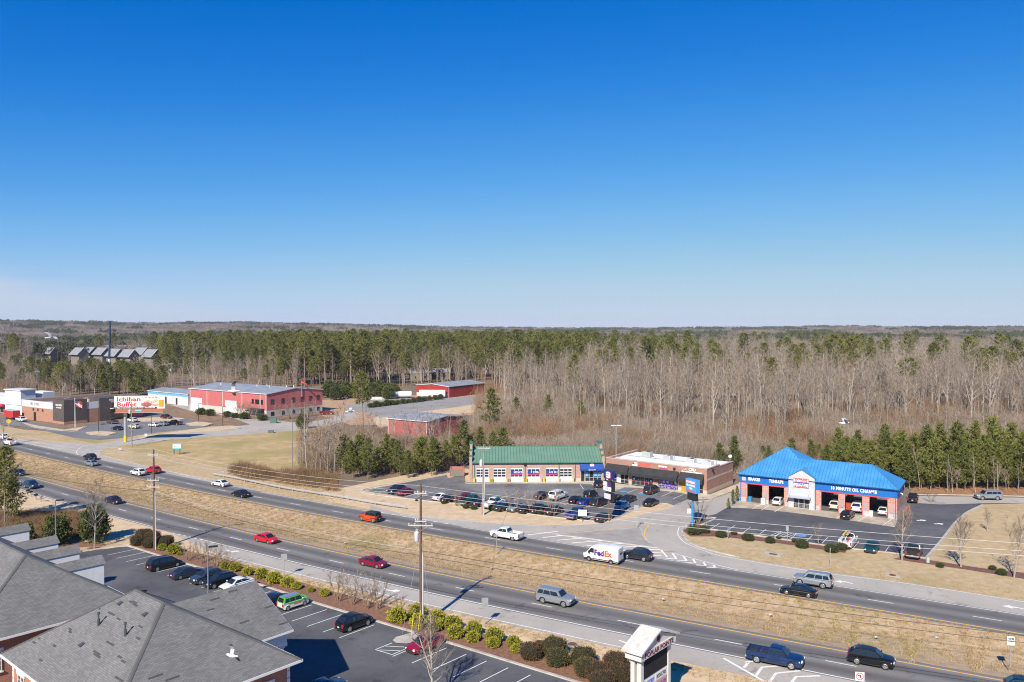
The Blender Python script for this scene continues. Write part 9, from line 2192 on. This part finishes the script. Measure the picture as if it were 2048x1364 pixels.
for P_, o0, o1 in ((FAR, 5.4, 15.0), (NEAR, -10.4, -8.4)):
 NN_ = normals2(P_)
 for _ in range(9000):
  i = RS.randrange(len(P_)); w = P_[i] + NN_[i] * RS.uniform(o0, o1) + Vector((RS.uniform(-1, 1), RS.uniform(-1, 1), 0)); px, py = projx(w.x, w.y), projy(w.x, w.y)
  if P_ is FAR and (px < 480 or 690 < px < 1440 or px >= 1440 and (w - P_[i]).length < 9.8): continue
  if P_ is NEAR and px < 300: continue
  gr2.append((w.x, w.y, 0.0, RS.uniform(0.4, 1.0), RS.uniform(0, 6.28), RS.randrange(3) if RS.random() < 0.5 else RS.randrange(2)))
scatter('median_grass', gr2, C_GR, 'long dry grass tussocks covering the median swale', 'grass')

# ------------------------------------------------------------------ litter, gulls, haze
M_LITTER = mat('white_litter', (0.75, 0.75, 0.73), rough=0.8)
for k, (x, y) in enumerate(((69, 942), (77, 1017), (88, 1033), (983, 1129), (1087, 1163), (691, 1080), (1542, 1221), (1753, 1265), (1874, 1266), (1327, 1190), (230, 903))):
 p = G(x, y); b = MB(); r = random.Random(k)
 pts = [(r.uniform(-.3, .3), r.uniform(-.2, .2), r.uniform(0.02, 0.14)) for _ in range(5)]
 b.poly([(-0.25, -0.15, 0.03), (0.22, -0.18, 0.1), (0.28, 0.16, 0.04), (-0.2, 0.2, 0.12)]); b.quad((-0.1, -0.1, 0.1), (0.2, 0.0, 0.18), (0.15, 0.2, 0.1), (-0.15, 0.1, 0.16))
 o = b.build('litter_scrap', M_LITTER); zc = -0.6 if 940 < x < 1900 and 1120 < y < 1270 else 0.05
 if x in (69, 691): zc = -0.5
 o.location = (p.x, p.y, zc + 0.02); o.scale = (0.8, 0.8, 0.8); tag(o, 'scrap of white litter lying in the roadside grass', 'litter', 'scraps of white litter in the grass')
def gull(label, px, py, dist, rz, flap, tilt=0.0):
 p = at(px, py, dist); b = MB()
 prof = [(0.30, 0.0, 0.005), (0.27, 0.01, 0.03), (0.22, 0.015, 0.05), (0.15, 0.0, 0.055), (0.05, -0.01, 0.075), (-0.08, -0.01, 0.07), (-0.18, 0.0, 0.04), (-0.3, 0.005, 0.035)]
 rings = []
 for x, z, r in prof:
  ring = []
  for j in range(8): t = j * math.pi / 4; ring.append(len(b.v)); b.v.append((x, math.cos(t) * r * (1.6 if x < -0.25 else 1), z + math.sin(t) * r * (0.25 if x < -0.25 else 1)))
  rings.append(ring)
 for A, B in zip(rings, rings[1:]):
  for j in range(8): b.f.append((A[j], A[(j + 1) % 8], B[(j + 1) % 8], B[j])); b.m.append(0)
 b.f.append(tuple(rings[0])); b.m.append(1); b.f.append(tuple(rings[-1])); b.m.append(0)
 for s in (-1, 1):
  st = [(0.04, 0.12, -0.04), (0.22, 0.13, -0.06), (0.42, 0.10, -0.08), (0.60, 0.00, -0.12)]; top, bot = [], []
  for k, (y, xf, xb) in enumerate(st):
   z = 0.03 + (y * math.sin(flap) if k < 2 else 0.22 * math.sin(flap) + (y - 0.22) * math.sin(flap * 0.2 - 0.25))
   yy = s * y * math.cos(flap * (1 if k < 2 else 0.7))
   i = len(b.v); b.v += [(xf, yy, z + 0.012), (xb, yy, z + 0.004), (xf, yy, z - 0.008), (xb, yy, z - 0.002)]; top.append(i)
  for k, (a, c_) in enumerate(zip(top, top[1:])):
   mi = 1 if k == 2 else 2
   for q in ((a, a + 1, c_ + 1, c_), (a + 2, c_ + 2, c_ + 3, a + 3), (a, c_, c_ + 2, a + 2), (a + 1, a + 3, c_ + 3, c_ + 1)): b.f.append(q); b.m.append(mi)
 o = b.build('gull', [mat('gull_white', (0.78, 0.78, 0.77), rough=0.8), mat('gull_dark', (0.12, 0.12, 0.13), rough=0.8), mat('gull_grey', (0.45, 0.46, 0.48), rough=0.8)], smooth=50)
 o.location = p; o.rotation_euler = (tilt, 0, rz); return tag(o, label, 'bird', 'gulls flying over the road')
gull('gull gliding in front of the treeline at the far left', 100, 676, 40, R(75), R(35), R(25)); gull('gull wheeling over the large red building', 468, 782, 40, R(200), R(50), R(50)); gull('gull flying before the yard beside the lone pine', 700, 823, 50, R(10), R(40), R(10)); gull('gull banking over the grey shingle roof', 464, 1311, 32, R(160), R(45), R(60)); gull('gull flying in front of the leafless wood at right', 1688, 846, 42, R(5), R(60), 0.0)

haze_m = bpy.data.materials.new('haze_air'); haze_m.use_nodes = True
hn = haze_m.node_tree.nodes; hl = haze_m.node_tree.links
for q in list(hn):
 if q.type == 'BSDF_PRINCIPLED': hn.remove(q)
pv = hn.new('ShaderNodeVolumePrincipled'); pv.inputs['Color'].default_value = (0.80, 0.87, 1.0, 1); pv.inputs['Density'].default_value = 0.00006; pv.inputs['Anisotropy'].default_value = 0.0
hl.new(pv.outputs[0], [q for q in hn if q.type == 'OUTPUT_MATERIAL'][0].inputs['Volume'])
hz = MB().box(-9200, 9200, -650, 10150, -14, 92).build('haze', haze_m); hz['kind'] = 'stuff'; tag(hz, 'thin blue winter haze over the far forest', 'haze')
